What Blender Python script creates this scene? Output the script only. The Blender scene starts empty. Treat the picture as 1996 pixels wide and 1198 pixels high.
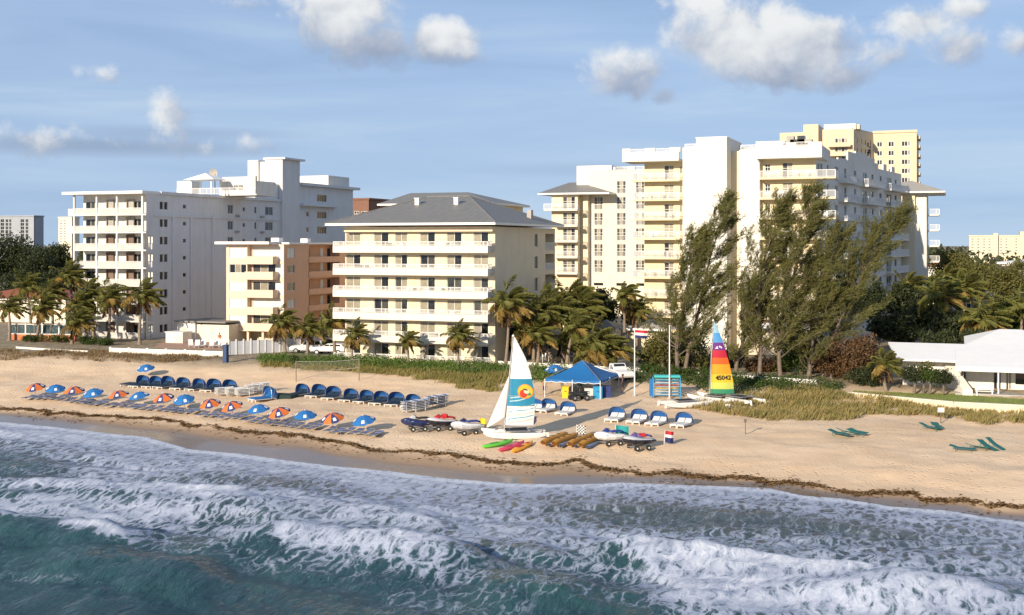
import bpy, math, random
import numpy as np
from mathutils import Vector, Matrix
random.seed(7); RNG = np.random.default_rng(11)
S = bpy.context.scene
COL = S.collection
# ------------------------------------------------------------------ camera, world, sun
F, CX, HY, HC, YAW = 2334.0, 998.0, 475.0, 17.5, math.radians(20.4)
CY_, SY_ = math.cos(YAW), math.sin(YAW)
cam = bpy.data.cameras.new('camera'); camo = bpy.data.objects.new('camera', cam); COL.objects.link(camo)
camo.location = (0, 0, HC); camo.rotation_euler = (math.pi/2, 0, YAW)
cam.sensor_width = 36; cam.lens = 36*F/1996; cam.shift_y = -(599-HY)/1996
cam.clip_start = 0.5; cam.clip_end = 9000
S.camera = camo
SUN_EL = math.radians(19); LDX, LDY = 0.235, 0.972      # light travels inland, a little along the shore
sun = bpy.data.lights.new('sun', 'SUN'); suno = bpy.data.objects.new('sun', sun); COL.objects.link(suno)
sun.energy = 4.6; sun.angle = math.radians(0.6); sun.color = (1.0, 0.85, 0.655)
suno.rotation_euler = Vector((LDX*math.cos(SUN_EL), LDY*math.cos(SUN_EL), -math.sin(SUN_EL))).to_track_quat('-Z', 'Y').to_euler()
S.view_settings.view_transform = 'Standard'; S.view_settings.look = 'None'
S.view_settings.gamma = 1.0; S.view_settings.use_curve_mapping = False
S.view_settings.exposure = 0.5

def px_ang(px, py):
    return math.atan((px-CX)/F)-YAW, math.atan((HY-py)/math.hypot(F, px-CX))
def make_world():
    w = bpy.data.worlds.new('World'); S.world = w; w.use_nodes = True
    w.cycles.sampling_method = 'MANUAL'; w.cycles.sample_map_resolution = 256
    nt = w.node_tree; N = nt.nodes; L = nt.links; N.clear()
    out = N.new('ShaderNodeOutputWorld'); bg = N.new('ShaderNodeBackground'); bg.inputs[1].default_value = 0.1
    L.new(bg.outputs[0], out.inputs[0])
    sky = N.new('ShaderNodeTexSky'); sky.sky_type = 'NISHITA'; sky.sun_disc = False
    sky.sun_elevation = SUN_EL; sky.sun_rotation = math.atan2(-LDX, -LDY)
    sky.air_density = 0.7; sky.dust_density = 0.0; sky.ozone_density = 4.0; sky.altitude = 0
    tc = N.new('ShaderNodeTexCoord'); sep = N.new('ShaderNodeSeparateXYZ'); L.new(tc.outputs['Generated'], sep.inputs[0])
    def M(op, a, b=None, c=None, clamp=False):
        n = N.new('ShaderNodeMath'); n.operation = op; n.use_clamp = clamp
        for i, v in enumerate((a, b, c)):
            if v is None: continue
            if isinstance(v, (int, float)): n.inputs[i].default_value = v
            else: L.new(v, n.inputs[i])
        return n.outputs[0]
    def noise(scale, det, rough, vec, dist=0.0):
        n = N.new('ShaderNodeTexNoise'); n.inputs['Scale'].default_value = scale; n.inputs['Detail'].default_value = det
        n.inputs['Roughness'].default_value = rough; n.inputs['Distortion'].default_value = dist; L.new(vec, n.inputs['Vector'])
        return n.outputs[0]
    az = M('ARCTAN2', sep.outputs[0], sep.outputs[1]); el = M('ARCSINE', sep.outputs[2])
    n1 = noise(26, 7, .58, tc.outputs['Generated'], .25)
    n2 = noise(70, 5, .6, tc.outputs['Generated'])
    # (px, py, rx, ry, tilt, weight) of every cumulus: a direction in the sky and an angular size
    blobs = [(672,28,100,84,.35,1.15),(735,78,80,48,.1,.95),(855,78,68,42,.15,.98),(905,104,50,18,.2,.55),
             (1222,140,74,48,.2,1.12),(1290,182,42,26,.2,.62),
             (1372,45,75,70,.3,1.05),(1465,75,120,72,.1,1.15),(1560,90,105,62,.1,1.05),(1640,148,70,34,.1,.72),(1500,140,130,36,.05,.85),
             (1790,45,85,42,.1,.66),(1870,85,62,36,.1,.62),(1735,108,44,36,.3,.6),(1990,82,44,34,0,.66),(1868,14,48,22,.1,.62),
             (332,222,34,52,-.35,.86),(352,265,26,34,-.3,.55),(208,146,50,20,.1,.46),(60,268,170,36,.05,.56),(300,280,190,26,.03,.44),(510,285,90,28,.0,.5),
             (640,2,60,14,0,.4),(470,6,60,16,0,.42)]
    cmb = N.new('ShaderNodeCombineXYZ'); L.new(az, cmb.inputs[0]); L.new(el, cmb.inputs[1])
    dens = None; num = None; den = None
    for (px, py, rx, ry, tl, wt) in blobs:
        a0, e0 = px_ang(px, py)
        mp = N.new('ShaderNodeMapping'); mp.vector_type = 'TEXTURE'; L.new(cmb.outputs[0], mp.inputs[0])
        mp.inputs['Location'].default_value = (a0, e0, 0); mp.inputs['Rotation'].default_value = (0, 0, -tl); mp.inputs['Scale'].default_value = (rx/F, ry/F, 1)
        ln = N.new('ShaderNodeVectorMath'); ln.operation = 'LENGTH'; L.new(mp.outputs[0], ln.inputs[0])
        b = M('MULTIPLY_ADD', ln.outputs['Value'], -.95*wt, 1.5*wt, clamp=True)
        dt = N.new('ShaderNodeVectorMath'); dt.operation = 'DOT_PRODUCT'; L.new(mp.outputs[0], dt.inputs[0]); dt.inputs[1].default_value = (-.42, .62, 0)
        dens = b if dens is None else M('MAXIMUM', dens, b)
        num = M('MULTIPLY', b, dt.outputs['Value']) if num is None else M('MULTIPLY_ADD', b, dt.outputs['Value'], num)
        den = b if den is None else M('ADD', den, b)
    # the same kind of cloud goes on round the rest of the sky
    nb = noise(5.5, 2, .5, tc.outputs['Generated'])
    far = M('MULTIPLY', M('GREATER_THAN', M('ABSOLUTE', M('ADD', az, YAW)), .47), M('MULTIPLY_ADD', nb, 7.0, -4.1, clamp=True))
    dens = M('MAXIMUM', dens, M('MULTIPLY', far, 1.0))
    inb = M('MINIMUM', M('MULTIPLY', dens, 4.0), 1.0)
    d = M('ADD', dens, M('MULTIPLY', M('ADD', M('SUBTRACT', n1, .5), M('MULTIPLY', M('SUBTRACT', n2, .5), .42)), 1.7))
    mr = N.new('ShaderNodeMapRange'); mr.interpolation_type = 'SMOOTHSTEP'; L.new(d, mr.inputs[0])
    mr.inputs[1].default_value = .30; mr.inputs[2].default_value = 1.0
    alpha = M('MULTIPLY', M('MULTIPLY', mr.outputs[0], inb), .96)
    shade = M('DIVIDE', num, M('ADD', den, .05))
    shade = M('ADD', shade, M('MULTIPLY', M('SUBTRACT', n1, .5), 1.6))
    mr2 = N.new('ShaderNodeMapRange'); mr2.interpolation_type = 'SMOOTHSTEP'; L.new(shade, mr2.inputs[0])
    mr2.inputs[1].default_value = -.62; mr2.inputs[2].default_value = .5
    cr = N.new('ShaderNodeMix'); cr.data_type = 'RGBA'; L.new(mr2.outputs[0], cr.inputs[0])
    cr.inputs[6].default_value = (2.3, 2.75, 3.7, 1); cr.inputs[7].default_value = (6.2, 6.3, 6.3, 1)
    # thin flat veils
    mp = N.new('ShaderNodeMapping'); mp.inputs['Scale'].default_value = (2.2, 2.2, 17); L.new(tc.outputs['Generated'], mp.inputs[0])
    v1 = noise(1.3, 6, .55, mp.outputs[0], .4)
    mr3 = N.new('ShaderNodeMapRange'); mr3.interpolation_type = 'SMOOTHSTEP'; L.new(v1, mr3.inputs[0])
    mr3.inputs[1].default_value = .42; mr3.inputs[2].default_value = .75; mr3.inputs[4].default_value = .75
    mr4 = N.new('ShaderNodeMapRange'); mr4.interpolation_type = 'SMOOTHSTEP'; L.new(v1, mr4.inputs[0])
    mr4.inputs[1].default_value = .46; mr4.inputs[2].default_value = .26; mr4.inputs[4].default_value = .5
    def mix(fac, a, b):
        n = N.new('ShaderNodeMix'); n.data_type = 'RGBA'
        L.new(fac, n.inputs[0])
        for i, v in ((6, a), (7, b)):
            if isinstance(v, tuple): n.inputs[i].default_value = v
            else: L.new(v, n.inputs[i])
        return n.outputs[2]
    hz = N.new('ShaderNodeMapRange'); hz.interpolation_type = 'SMOOTHSTEP'; L.new(sep.outputs[2], hz.inputs[0])
    hz.inputs[1].default_value = .02; hz.inputs[2].default_value = .55; hz.inputs[3].default_value = .9; hz.inputs[4].default_value = .35
    base = mix(hz.outputs[0], sky.outputs[0], (2.85, 3.8, 5.3, 1))
    c0 = mix(mr3.outputs[0], base, (3.9, 4.9, 6.0, 1))
    c0 = mix(mr4.outputs[0], c0, (2.0, 3.0, 4.6, 1))
    for (px, py, rx, ry, wt) in ((180,282,330,20,.85),(330,258,220,12,.45),(1150,330,260,14,.3)):      # flat grey-blue banks far off
        a0, e0 = px_ang(px, py); mp = N.new('ShaderNodeMapping'); mp.vector_type = 'TEXTURE'; L.new(cmb.outputs[0], mp.inputs[0])
        mp.inputs['Location'].default_value = (a0, e0, 0); mp.inputs['Scale'].default_value = (rx/F, ry/F, 1)
        ln = N.new('ShaderNodeVectorMath'); ln.operation = 'LENGTH'; L.new(mp.outputs[0], ln.inputs[0])
        bk = M('MULTIPLY', M('MULTIPLY_ADD', ln.outputs['Value'], -1.0, M('MULTIPLY_ADD', v1, 2.2, .15), clamp=True), wt)
        c0 = mix(bk, c0, (2.15, 2.85, 4.0, 1))
    c1 = mix(alpha, c0, cr.outputs[2])
    L.new(c1, bg.inputs[0])
make_world()

# ------------------------------------------------------------------ pixel -> place helpers
def ray(px, py=HY):
    a = (px-CX)/F
    return (a*CY_-SY_, a*SY_+CY_, (HY-py)/F)
def onY(px, py, Y):
    r = ray(px, py); t = Y/r[1]; return (t*r[0], Y, HC+t*r[2])
def onX(px, py, X):
    r = ray(px, py); t = X/r[0]; return (X, t*r[1], HC+t*r[2])
def onZ(px, py, z=0.0):
    r = ray(px, py); t = (z-HC)/r[2]; return (t*r[0], t*r[1], z)
WL = [(-420,760),(-200,790),(0,822),(100,831),(200,843),(290,852),(375,876),(470,884),(560,897),(650,908),(760,918),(870,932),(1000,942),(1120,944),(1210,940),(1300,944),
      (1400,947),(1500,951),(1570,966),(1650,972),(1740,987),(1850,995),(1940,1010),(2050,1022),(2300,1060)]
WLP = np.array([onZ(x, y)[:2] for x, y in WL]); WLP = WLP[np.argsort(WLP[:,0])]
def shoreY(X): return np.interp(X, WLP[:,0], WLP[:,1])
def smooth(a, b, x):
    t = np.clip((np.asarray(x, float)-a)/(b-a), 0, 1); return t*t*(3-2*t)
def terr(X, Y):
    X = np.asarray(X, float); Y = np.asarray(Y, float)
    q = Y-shoreY(X)
    z = np.where(q < 0, np.maximum(q*.06, -4), np.where(q < 11, q*.105, 1.155+np.minimum(q-11, 24)*.032))
    up = smooth(116, 130, Y)
    z = z*(1-up)+3.0*up
    return z
def terr1(X, Y): return float(terr(X, Y))
def gnd(px, py):
    z = 1.8
    for _ in range(40):
        p = onZ(px, py, z); z = .5*z+.5*terr1(p[0], p[1])
    p = onZ(px, py, z)
    return Vector((p[0], p[1], terr1(p[0], p[1])))

# ------------------------------------------------------------------ mesh helpers
ORG = {}
def tag(o, label=None, cat=None, group=None, kind=None):
    if label: o['label'] = label
    if cat: o['category'] = cat
    if group: o['group'] = group
    if kind: o['kind'] = kind
    return o
def thing(name, label, cat, loc=(0,0,0), rz=0.0, group=None, scale=1.0):
    o = bpy.data.objects.new(name, None); COL.objects.link(o); o.empty_display_size = .2
    o.location = loc; o.rotation_euler = (0, 0, rz); o.scale = (scale,)*3
    ORG[o.name] = Vector(loc)
    return tag(o, label, cat, group)
def link(name, me, parent=None, loc=(0,0,0), rz=0.0):
    o = bpy.data.objects.new(name, me); COL.objects.link(o)
    o.location = loc; o.rotation_euler = (0, 0, rz)
    if parent is not None:
        o.parent = parent; ORG[o.name] = ORG.get(parent.name, Vector((0,0,0)))
    return o
def mesh_np(name, V, Q, mat=None, smooth_=False, uv=None):
    """fast mesh from numpy arrays: V (n,3), Q (m,k) all faces with k corners"""
    V = np.asarray(V, np.float32); Q = np.asarray(Q, np.int32); m, k = Q.shape
    me = bpy.data.meshes.new(name); me.vertices.add(len(V)); me.vertices.foreach_set('co', V.ravel())
    me.loops.add(m*k); me.loops.foreach_set('vertex_index', Q.ravel())
    me.polygons.add(m); me.polygons.foreach_set('loop_start', np.arange(0, m*k, k, dtype=np.int32))
    me.update(calc_edges=True); me.validate()
    if smooth_: me.polygons.foreach_set('use_smooth', np.ones(m, bool))
    if mat: me.materials.append(mat)
    return me
def attr(me, name, vals):
    a = me.attributes.new(name, 'FLOAT', 'POINT'); a.data.foreach_set('value', np.asarray(vals, np.float32).ravel())
class MB:
    def __init__(s, xf=None): s.v = []; s.f = []; s.xf = xf
    def add(s, vs, fs):
        n = len(s.v)
        s.v += [s.xf(*p) for p in vs] if s.xf else [tuple(p) for p in vs]
        s.f += [tuple(i+n for i in f) for f in fs]; return s
    def box(s, x0, x1, y0, y1, z0, z1):
        return s.add([(x0,y0,z0),(x1,y0,z0),(x1,y1,z0),(x0,y1,z0),(x0,y0,z1),(x1,y0,z1),(x1,y1,z1),(x0,y1,z1)],
              [(3,2,1,0),(4,5,6,7),(0,1,5,4),(1,2,6,5),(2,3,7,6),(3,0,4,7)])
    def quad(s, a, b, c, d): return s.add([a, b, c, d], [(0,1,2,3)])
    def prism(s, pts, z0, z1):
        n = len(pts)
        return s.add([(p[0],p[1],z0) for p in pts]+[(p[0],p[1],z1) for p in pts],
              [tuple(reversed(range(n))), tuple(range(n,2*n))]+[(i,(i+1)%n,(i+1)%n+n,i+n) for i in range(n)])
    def tube(s, path, rad, n=6, cap=True):
        P = [Vector(p) for p in path]; R = rad if isinstance(rad, (list, tuple)) else [rad]*len(P)
        vs = []; up = Vector((0,0,1))
        for i, p in enumerate(P):
            d = (P[min(i+1,len(P)-1)]-P[max(i-1,0)]).normalized()
            a = d.cross(up if abs(d.z) < .9 else Vector((1,0,0))).normalized(); b = a.cross(d)
            for k in range(n):
                t = 2*math.pi*k/n; vs.append(p+a*(R[i]*math.cos(t))+b*(R[i]*math.sin(t)))
        fs = [(i*n+k, i*n+(k+1)%n, (i+1)*n+(k+1)%n, (i+1)*n+k) for i in range(len(P)-1) for k in range(n)]
        if cap: fs += [tuple(range(n)), tuple((len(P)-1)*n+k for k in reversed(range(n)))]
        return s.add(vs, fs)
    def loft(s, rings, cap=True, closed=True):
        n = len(rings[0]); vs = [p for r in rings for p in r]
        m = n if closed else n-1
        fs = [(i*n+k, i*n+(k+1)%n, (i+1)*n+(k+1)%n, (i+1)*n+k) for i in range(len(rings)-1) for k in range(m)]
        if cap: fs += [tuple(reversed(range(n))), tuple((len(rings)-1)*n+k for k in range(n))]
        return s.add(vs, fs)
    def bar(s, a, b, r): return s.tube([a, b], r, 5)
    def build(s, name, mat, parent=None, label=None, world=True, smooth_=False, bevel=0, kind=None):
        me = bpy.data.meshes.new(name); V = s.v
        if parent is not None and world:
            o_ = ORG.get(parent.name, Vector((0,0,0))); V = [(p[0]-o_.x, p[1]-o_.y, p[2]-o_.z) for p in V]
        me.from_pydata([tuple(p) for p in V], [], s.f); me.update()
        if smooth_:
            me.polygons.foreach_set('use_smooth', [True]*len(me.polygons))
        me.materials.append(mat)
        o = link(name, me, parent)
        if bevel:
            b = o.modifiers.new('bevel', 'BEVEL'); b.width = bevel; b.segments = 2; b.limit_method = 'ANGLE'
        if label: o['label'] = label
        if kind: o['kind'] = kind
        return o
def copy_tree(o, parent=None):
    c = o.copy(); COL.objects.link(c)
    if parent is not None: c.parent = parent
    for ch in o.children: copy_tree(ch, c)
    return c

# ------------------------------------------------------------------ materials
MT = {}
def mat(name, col, rough=.7, var=.0, vscale=1.5, bump=0.0, bscale=20, spec=.4, metal=0, streak=0.0, col2=None, trans=0.0):
    if name in MT: return MT[name]
    m = bpy.data.materials.new(name); m.use_nodes = True; nt = m.node_tree; N = nt.nodes; L = nt.links
    b = N['Principled BSDF']; b.inputs['Roughness'].default_value = rough; b.inputs['Metallic'].default_value = metal
    b.inputs['Specular IOR Level'].default_value = spec
    b.inputs['Base Color'].default_value = (*col, 1)
    g = N.new('ShaderNodeNewGeometry')
    if var or streak or col2:
        n = N.new('ShaderNodeTexNoise'); n.inputs['Scale'].default_value = vscale; n.inputs['Detail'].default_value = 6; n.inputs['Roughness'].default_value = .62
        L.new(g.outputs['Position'], n.inputs['Vector'])
        r = N.new('ShaderNodeMapRange'); r.inputs[1].default_value = .3; r.inputs[2].default_value = .7; L.new(n.outputs[0], r.inputs[0])
        mx = N.new('ShaderNodeMix'); mx.data_type = 'RGBA'; L.new(r.outputs[0], mx.inputs[0])
        c2 = col2 or tuple(c*(1-var) for c in col)
        mx.inputs[6].default_value = (*c2, 1); mx.inputs[7].default_value = (*col, 1)
        res = mx.outputs[2]
        if streak:      # rain streaks running down a rendered wall
            mp = N.new('ShaderNodeMapping'); mp.inputs['Scale'].default_value = (2.3, 2.3, .12); L.new(g.outputs['Position'], mp.inputs[0])
            n2 = N.new('ShaderNodeTexNoise'); n2.inputs['Scale'].default_value = 1.0; n2.inputs['Detail'].default_value = 5; L.new(mp.outputs[0], n2.inputs['Vector'])
            r2 = N.new('ShaderNodeMapRange'); r2.inputs[1].default_value = .52; r2.inputs[2].default_value = .78; r2.inputs[4].default_value = streak; L.new(n2.outputs[0], r2.inputs[0])
            m2 = N.new('ShaderNodeMix'); m2.data_type = 'RGBA'; L.new(r2.outputs[0], m2.inputs[0]); L.new(res, m2.inputs[6])
            m2.inputs[7].default_value = (col[0]*.5, col[1]*.47, col[2]*.43, 1); res = m2.outputs[2]
        L.new(res, b.inputs['Base Color'])
    if bump:
        n3 = N.new('ShaderNodeTexNoise'); n3.inputs['Scale'].default_value = bscale; n3.inputs['Detail'].default_value = 4; L.new(g.outputs['Position'], n3.inputs['Vector'])
        bp = N.new('ShaderNodeBump'); bp.inputs['Strength'].default_value = bump; bp.inputs['Distance'].default_value = .05; L.new(n3.outputs[0], bp.inputs['Height']); L.new(bp.outputs[0], b.inputs['Normal'])
    if trans:
        t = N.new('ShaderNodeBsdfTranslucent'); t.inputs[0].default_value = (*[min(1, c*1.25) for c in col], 1)
        a = N.new('ShaderNodeMixShader'); a.inputs[0].default_value = trans; L.new(b.outputs[0], a.inputs[1]); L.new(t.outputs[0], a.inputs[2])
        L.new(a.outputs[0], N['Material Output'].inputs[0])
    MT[name] = m; return m
def leafmat(name, c1, c2, scale=.9, trans=.3):
    return mat(name, c1, rough=.6, col2=c2, vscale=scale, spec=.25, trans=trans)
M_white = mat('white_stucco', (.75,.725,.665), .8, .12, .5, .15, 8, streak=.26)
M_whiteB = mat('white_painted_stucco', (.72,.72,.72), .8, .1, .35, .12, 8, streak=.3)
M_cream = mat('cream_stucco', (.76,.66,.48), .8, .1, .5, .12, 8, streak=.2)
M_creamW = mat('cream_white_band', (.74,.70,.60), .75, .1, .7, .1, 8, streak=.22)
M_yellow = mat('yellow_stucco', (.76,.65,.43), .8, .08, .5, .1, 8, streak=.1)
M_pale = mat('pale_cream_stucco', (.75,.69,.56), .8, .08, .5, .1, 8, streak=.14)
M_pinkF = mat('apricot_stucco', (.75,.575,.44), .8, .08, .5, .1, 8, streak=.14)
M_pink = mat('salmon_stucco', (.70,.43,.29), .8, .1, .5, .1, 8, streak=.14)
M_tan = mat('tan_stucco', (.68,.56,.39), .8, .08, .3, .1, 8, streak=.1)
M_brownp = mat('brown_partition', (.20,.14,.11), .8, .2, 1.0)
M_trim = mat('white_trim', (.80,.79,.76), .6, .06, 1.2)
M_rail = mat('white_railing_paint', (.78,.77,.75), .5, .05, 2)
M_roof = mat('grey_metal_roof', (.22,.215,.205), .55, .22, 1.4, .2, 6, spec=.5)
M_roofW = mat('white_membrane_roof', (.86,.86,.85), .6, .06, .8, .1, 5)
M_roofR = mat('red_tile_roof', (.35,.11,.06), .8, .35, 2.5, .5, 6)
M_frame = mat('window_frame_paint', (.70,.69,.66), .5)
M_glass = mat('dark_window_glass', (.015,.018,.02), .06, spec=.6)
M_glass2 = mat('grey_window_glass', (.07,.07,.065), .1, .3, .8, spec=.6)
M_curt = mat('curtained_window_glass', (.30,.27,.20), .35, .35, 3.0, spec=.5)
M_dark = mat('dark_interior', (.03,.03,.032), .9)
M_conc = mat('concrete', (.42,.40,.37), .85, .2, 1.0, .2, 8)
M_pave = mat('paving', (.45,.38,.31), .85, .25, .7, .2, 6)
M_black = mat('black_rubber', (.02,.02,.022), .7)
M_metal = mat('galvanised_metal', (.45,.46,.47), .4, .1, 3, metal=.7)
M_bark = mat('grey_bark', (.20,.155,.12), .9, .4, 3, .6, 10)
M_palmbark = mat('palm_bark', (.27,.215,.165), .9, .35, 4, .6, 9)
# ------------------------------------------------------------------ ground, sea, wrack line
def vnoise(x, y, seed=0):
    r = np.random.default_rng(seed); T = r.random((256, 256))
    xi = np.floor(x).astype(int); yi = np.floor(y).astype(int); fx = x-xi; fy = y-yi
    fx = fx*fx*(3-2*fx); fy = fy*fy*(3-2*fy); a = xi & 255; b = yi & 255; a1 = (a+1) & 255; b1 = (b+1) & 255
    return (T[a,b]*(1-fx)+T[a1,b]*fx)*(1-fy)+(T[a,b1]*(1-fx)+T[a1,b1]*fx)*fy
def fbm(x, y, oct=4, seed=0, gain=.5):
    s = 0; a = 1; n = 0
    for o in range(oct):
        s = s+a*vnoise(x*2**o+o*17.3, y*2**o+o*9.1, seed+o); n += a; a *= gain
    return s/n
def grid_mesh(name, xs, ys, zf, m):
    X, Y = np.meshgrid(xs, ys, indexing='ij'); Z = zf(X, Y)
    nx, ny = len(xs), len(ys); idx = np.arange(nx*ny).reshape(nx, ny)
    Q = np.stack([idx[:-1,:-1], idx[1:,:-1], idx[1:,1:], idx[:-1,1:]], -1).reshape(-1, 4)
    return mesh_np(name, np.stack([X, Y, Z], -1).reshape(-1, 3), Q, m, True), X, Y, Z

# wrack line (where seaweed lies), traced on the sand
WR = [(-300,760),(-120,786),(0,801),(90,803),(160,812),(235,818),(330,824),(420,832),(500,842),(560,850),(640,862),(700,876),(780,886),(850,890),(940,902),(1000,906),(1060,908),(1120,904),
      (1200,916),(1250,922),(1320,918),(1400,930),(1480,934),(1540,938),(1610,952),(1680,962),(1780,962),(1800,974),(1880,974),(1930,992),(1996,996),(2080,1004),(2250,1030)]
WRP = np.array([gnd(x, y)[:2] for x, y in WR]); WRP = WRP[np.argsort(WRP[:,0])]
def wrackY(X): return np.interp(X, WRP[:,0], WRP[:,1])

def sand_material():
    m = bpy.data.materials.new('beach_sand'); m.use_nodes = True; nt = m.node_tree; N = nt.nodes; L = nt.links
    b = N['Principled BSDF']; g = N.new('ShaderNodeNewGeometry'); P = g.outputs['Position']
    def noise(s, d, r=.6):
        n = N.new('ShaderNodeTexNoise'); n.inputs['Scale'].default_value = s; n.inputs['Detail'].default_value = d; n.inputs['Roughness'].default_value = r
        L.new(P, n.inputs['Vector']); return n.outputs[0]
    def ramp(v, a, c, lo=0., hi=1.):
        r = N.new('ShaderNodeMapRange'); r.interpolation_type = 'SMOOTHSTEP'; L.new(v, r.inputs[0])
        r.inputs[1].default_value = a; r.inputs[2].default_value = c; r.inputs[3].default_value = lo; r.inputs[4].default_value = hi; return r.outputs[0]
    def mix(f, a, c):
        n = N.new('ShaderNodeMix'); n.data_type = 'RGBA'
        for i, v in ((0, f), (6, a), (7, c)):
            if isinstance(v, tuple): n.inputs[i].default_value = v
            elif isinstance(v, float): n.inputs[i].default_value = v
            else: L.new(v, n.inputs[i])
        return n.outputs[2]
    def A(nm):
        a = N.new('ShaderNodeAttribute'); a.attribute_name = nm; return a.outputs['Fac']
    big = noise(.16, 5); mid = noise(1.2, 6, .65); fine = noise(7, 5, .7)
    dry = mix(ramp(big, .3, .7), (.67,.485,.315,1), (.735,.56,.385,1))
    dry = mix(ramp(fine, .54, .72, 0, .5), dry, (.44,.30,.185,1))
    dry = mix(ramp(mid, .54, .72, 0, .3), dry, (.48,.34,.215,1))
    wet = A('wet'); sat = A('sat'); inl = A('inland'); foot = A('foot')
    col = mix(wet, dry, (.33,.225,.145,1)); col = mix(sat, col, (.20,.155,.125,1))
    soil = mix(ramp(mid, .35, .65), (.17,.14,.085,1), (.36,.285,.195,1)); col = mix(inl, col, soil)
    L.new(col, b.inputs['Base Color'])
    ro = N.new('ShaderNodeMapRange'); L.new(sat, ro.inputs[0]); ro.inputs[3].default_value = .95; ro.inputs[4].default_value = .14; L.new(ro.outputs[0], b.inputs['Roughness'])
    b.inputs['Specular IOR Level'].default_value = .45
    # trampled sand: footprints are pits, many in the walked-over strip
    v = N.new('ShaderNodeTexVoronoi'); v.inputs['Scale'].default_value = 2.3; v.inputs['Randomness'].default_value = 1; L.new(P, v.inputs['Vector'])
    pit = ramp(v.outputs['Distance'], .08, .34)
    def mul(a, c):
        n = N.new('ShaderNodeMath'); n.operation = 'MULTIPLY'
        for i, x in enumerate((a, c)):
            if isinstance(x, float): n.inputs[i].default_value = x
            else: L.new(x, n.inputs[i])
        return n.outputs[0]
    def add(a, c):
        n = N.new('ShaderNodeMath'); n.operation = 'ADD'; L.new(a, n.inputs[0]); L.new(c, n.inputs[1]); return n.outputs[0]
    hgt = add(mul(mul(pit, foot), .5), add(mul(mid, .55), mul(fine, .22)))
    dryness = N.new('ShaderNodeMath'); dryness.operation = 'SUBTRACT'; dryness.inputs[0].default_value = 1.0; L.new(wet, dryness.inputs[1])
    bp = N.new('ShaderNodeBump'); bp.inputs['Distance'].default_value = .11
    L.new(ramp(dryness.outputs[0], 0, 1, .06, .8), bp.inputs['Strength']); L.new(hgt, bp.inputs['Height']); L.new(bp.outputs[0], b.inputs['Normal'])
    return m
gx = np.concatenate([np.array([-6000,-3000,-1500,-800,-500,-350,-250,-190]), np.arange(-160, 62, .65), np.array([75,100,150,250,400,800,2000,6000])])
gy = np.concatenate([np.array([-40,10,40,55]), np.arange(64, 134, .45), np.array([138,145,155,170,200,260,400,700,1300,2500,5000,8000])])
def gz(X, Y):
    z = terr(X, Y); q = Y-shoreY(X)
    act = smooth(1, 6, q)*(1-smooth(128, 133, Y))
    z = z+act*((fbm(X*.25, Y*.25, 4, 3)-.5)*.38+(fbm(X*.9, Y*.9, 3, 5)-.5)*.20)
    z = z+smooth(-2.6, 0, Y-wrackY(X))*(1-smooth(0, 3.2, Y-wrackY(X)))*.10*smooth(.5, 3, q)*(.4+1.2*fbm(X*.12, Y*.05, 2, 9))
    return z
me, GX, GY, GZ = grid_mesh('beach', gx, gy, gz, sand_material())
q = GY-shoreY(GX); dw = GY-wrackY(GX)+(fbm(GX*.3, GY*.3, 4, 21)-.5)*1.6
attr(me, 'wet', 1-smooth(-1.5, 1.2, dw))
attr(me, 'sat', 1-smooth(.36, .78, q/np.maximum(q-(GY-wrackY(GX)), 1.0)+(fbm(GX*.10, GY*.25, 3, 23)-.5)*.5))
attr(me, 'inland', smooth(121, 131, GY+(fbm(GX*.2, GY*.2, 3, 29)-.5)*5))
attr(me, 'foot', .25+.75*smooth(.42, .58, fbm(GX*.07, GY*.11, 3, 31)))
o = link('ground', me); tag(o, 'pale tan beach sand, wet and dark along the waterline', None, None, 'structure')

# --- sea
def pl(pts, z=0.0): return np.array([onZ(x, y, z)[:2] for x, y in pts])
def seg_dist(X, Y, P):
    """distance to polyline, signed + on the shore side, and the parameter 0..1 along it"""
    best = np.full(X.shape, 1e9); sg = np.zeros(X.shape); tt = np.zeros(X.shape); n = len(P)-1
    for i in range(n):
        a, b = P[i], P[i+1]; d = b-a; l2 = (d**2).sum()
        t = np.clip(((X-a[0])*d[0]+(Y-a[1])*d[1])/l2, 0, 1)
        dx = X-(a[0]+t*d[0]); dy = Y-(a[1]+t*d[1]); D = np.hypot(dx, dy)
        k = D < best; best = np.where(k, D, best); sg = np.where(k, np.sign(d[0]*dy-d[1]*dx), sg); tt = np.where(k, (i+t)/n, tt)
    return best*sg, tt
sx = np.concatenate([np.array([-3000,-1200,-600,-350,-240,-190]), np.arange(-165, 58, .3), np.array([66,80,110,180,400,1500,4000])])
sy = np.concatenate([np.array([-3000,-1200,-500,-200,-80,-20,10,28,38,44]), np.arange(48, 108, .24)])
SX, SY = np.meshgrid(sx, sy, indexing='ij')
Q_ = shoreY(SX)-SY          # metres seaward of the waterline
off = smooth(0, 9, Q_); nearf = smooth(44, 48, SY)
Z = np.zeros(SX.shape); FO = np.zeros(SX.shape)
wx = SX+6*(fbm(SX*.03, SY*.03, 2, 41)-.5); wy = SY+5*(fbm(SX*.035, SY*.03, 2, 43)-.5)
Z += off*((fbm(wx*.045, wy*.16, 3, 45)-.5)*1.15+(fbm(wx*.16, wy*.42, 3, 47)-.5)*.62+(fbm(wx*.8, wy*.65, 4, 49, .6)-.5)*.42)
Z += (1-off)*smooth(0, 3, Q_)*(fbm(SX*.5, SY*.8, 3, 51)-.5)*.16
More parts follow.
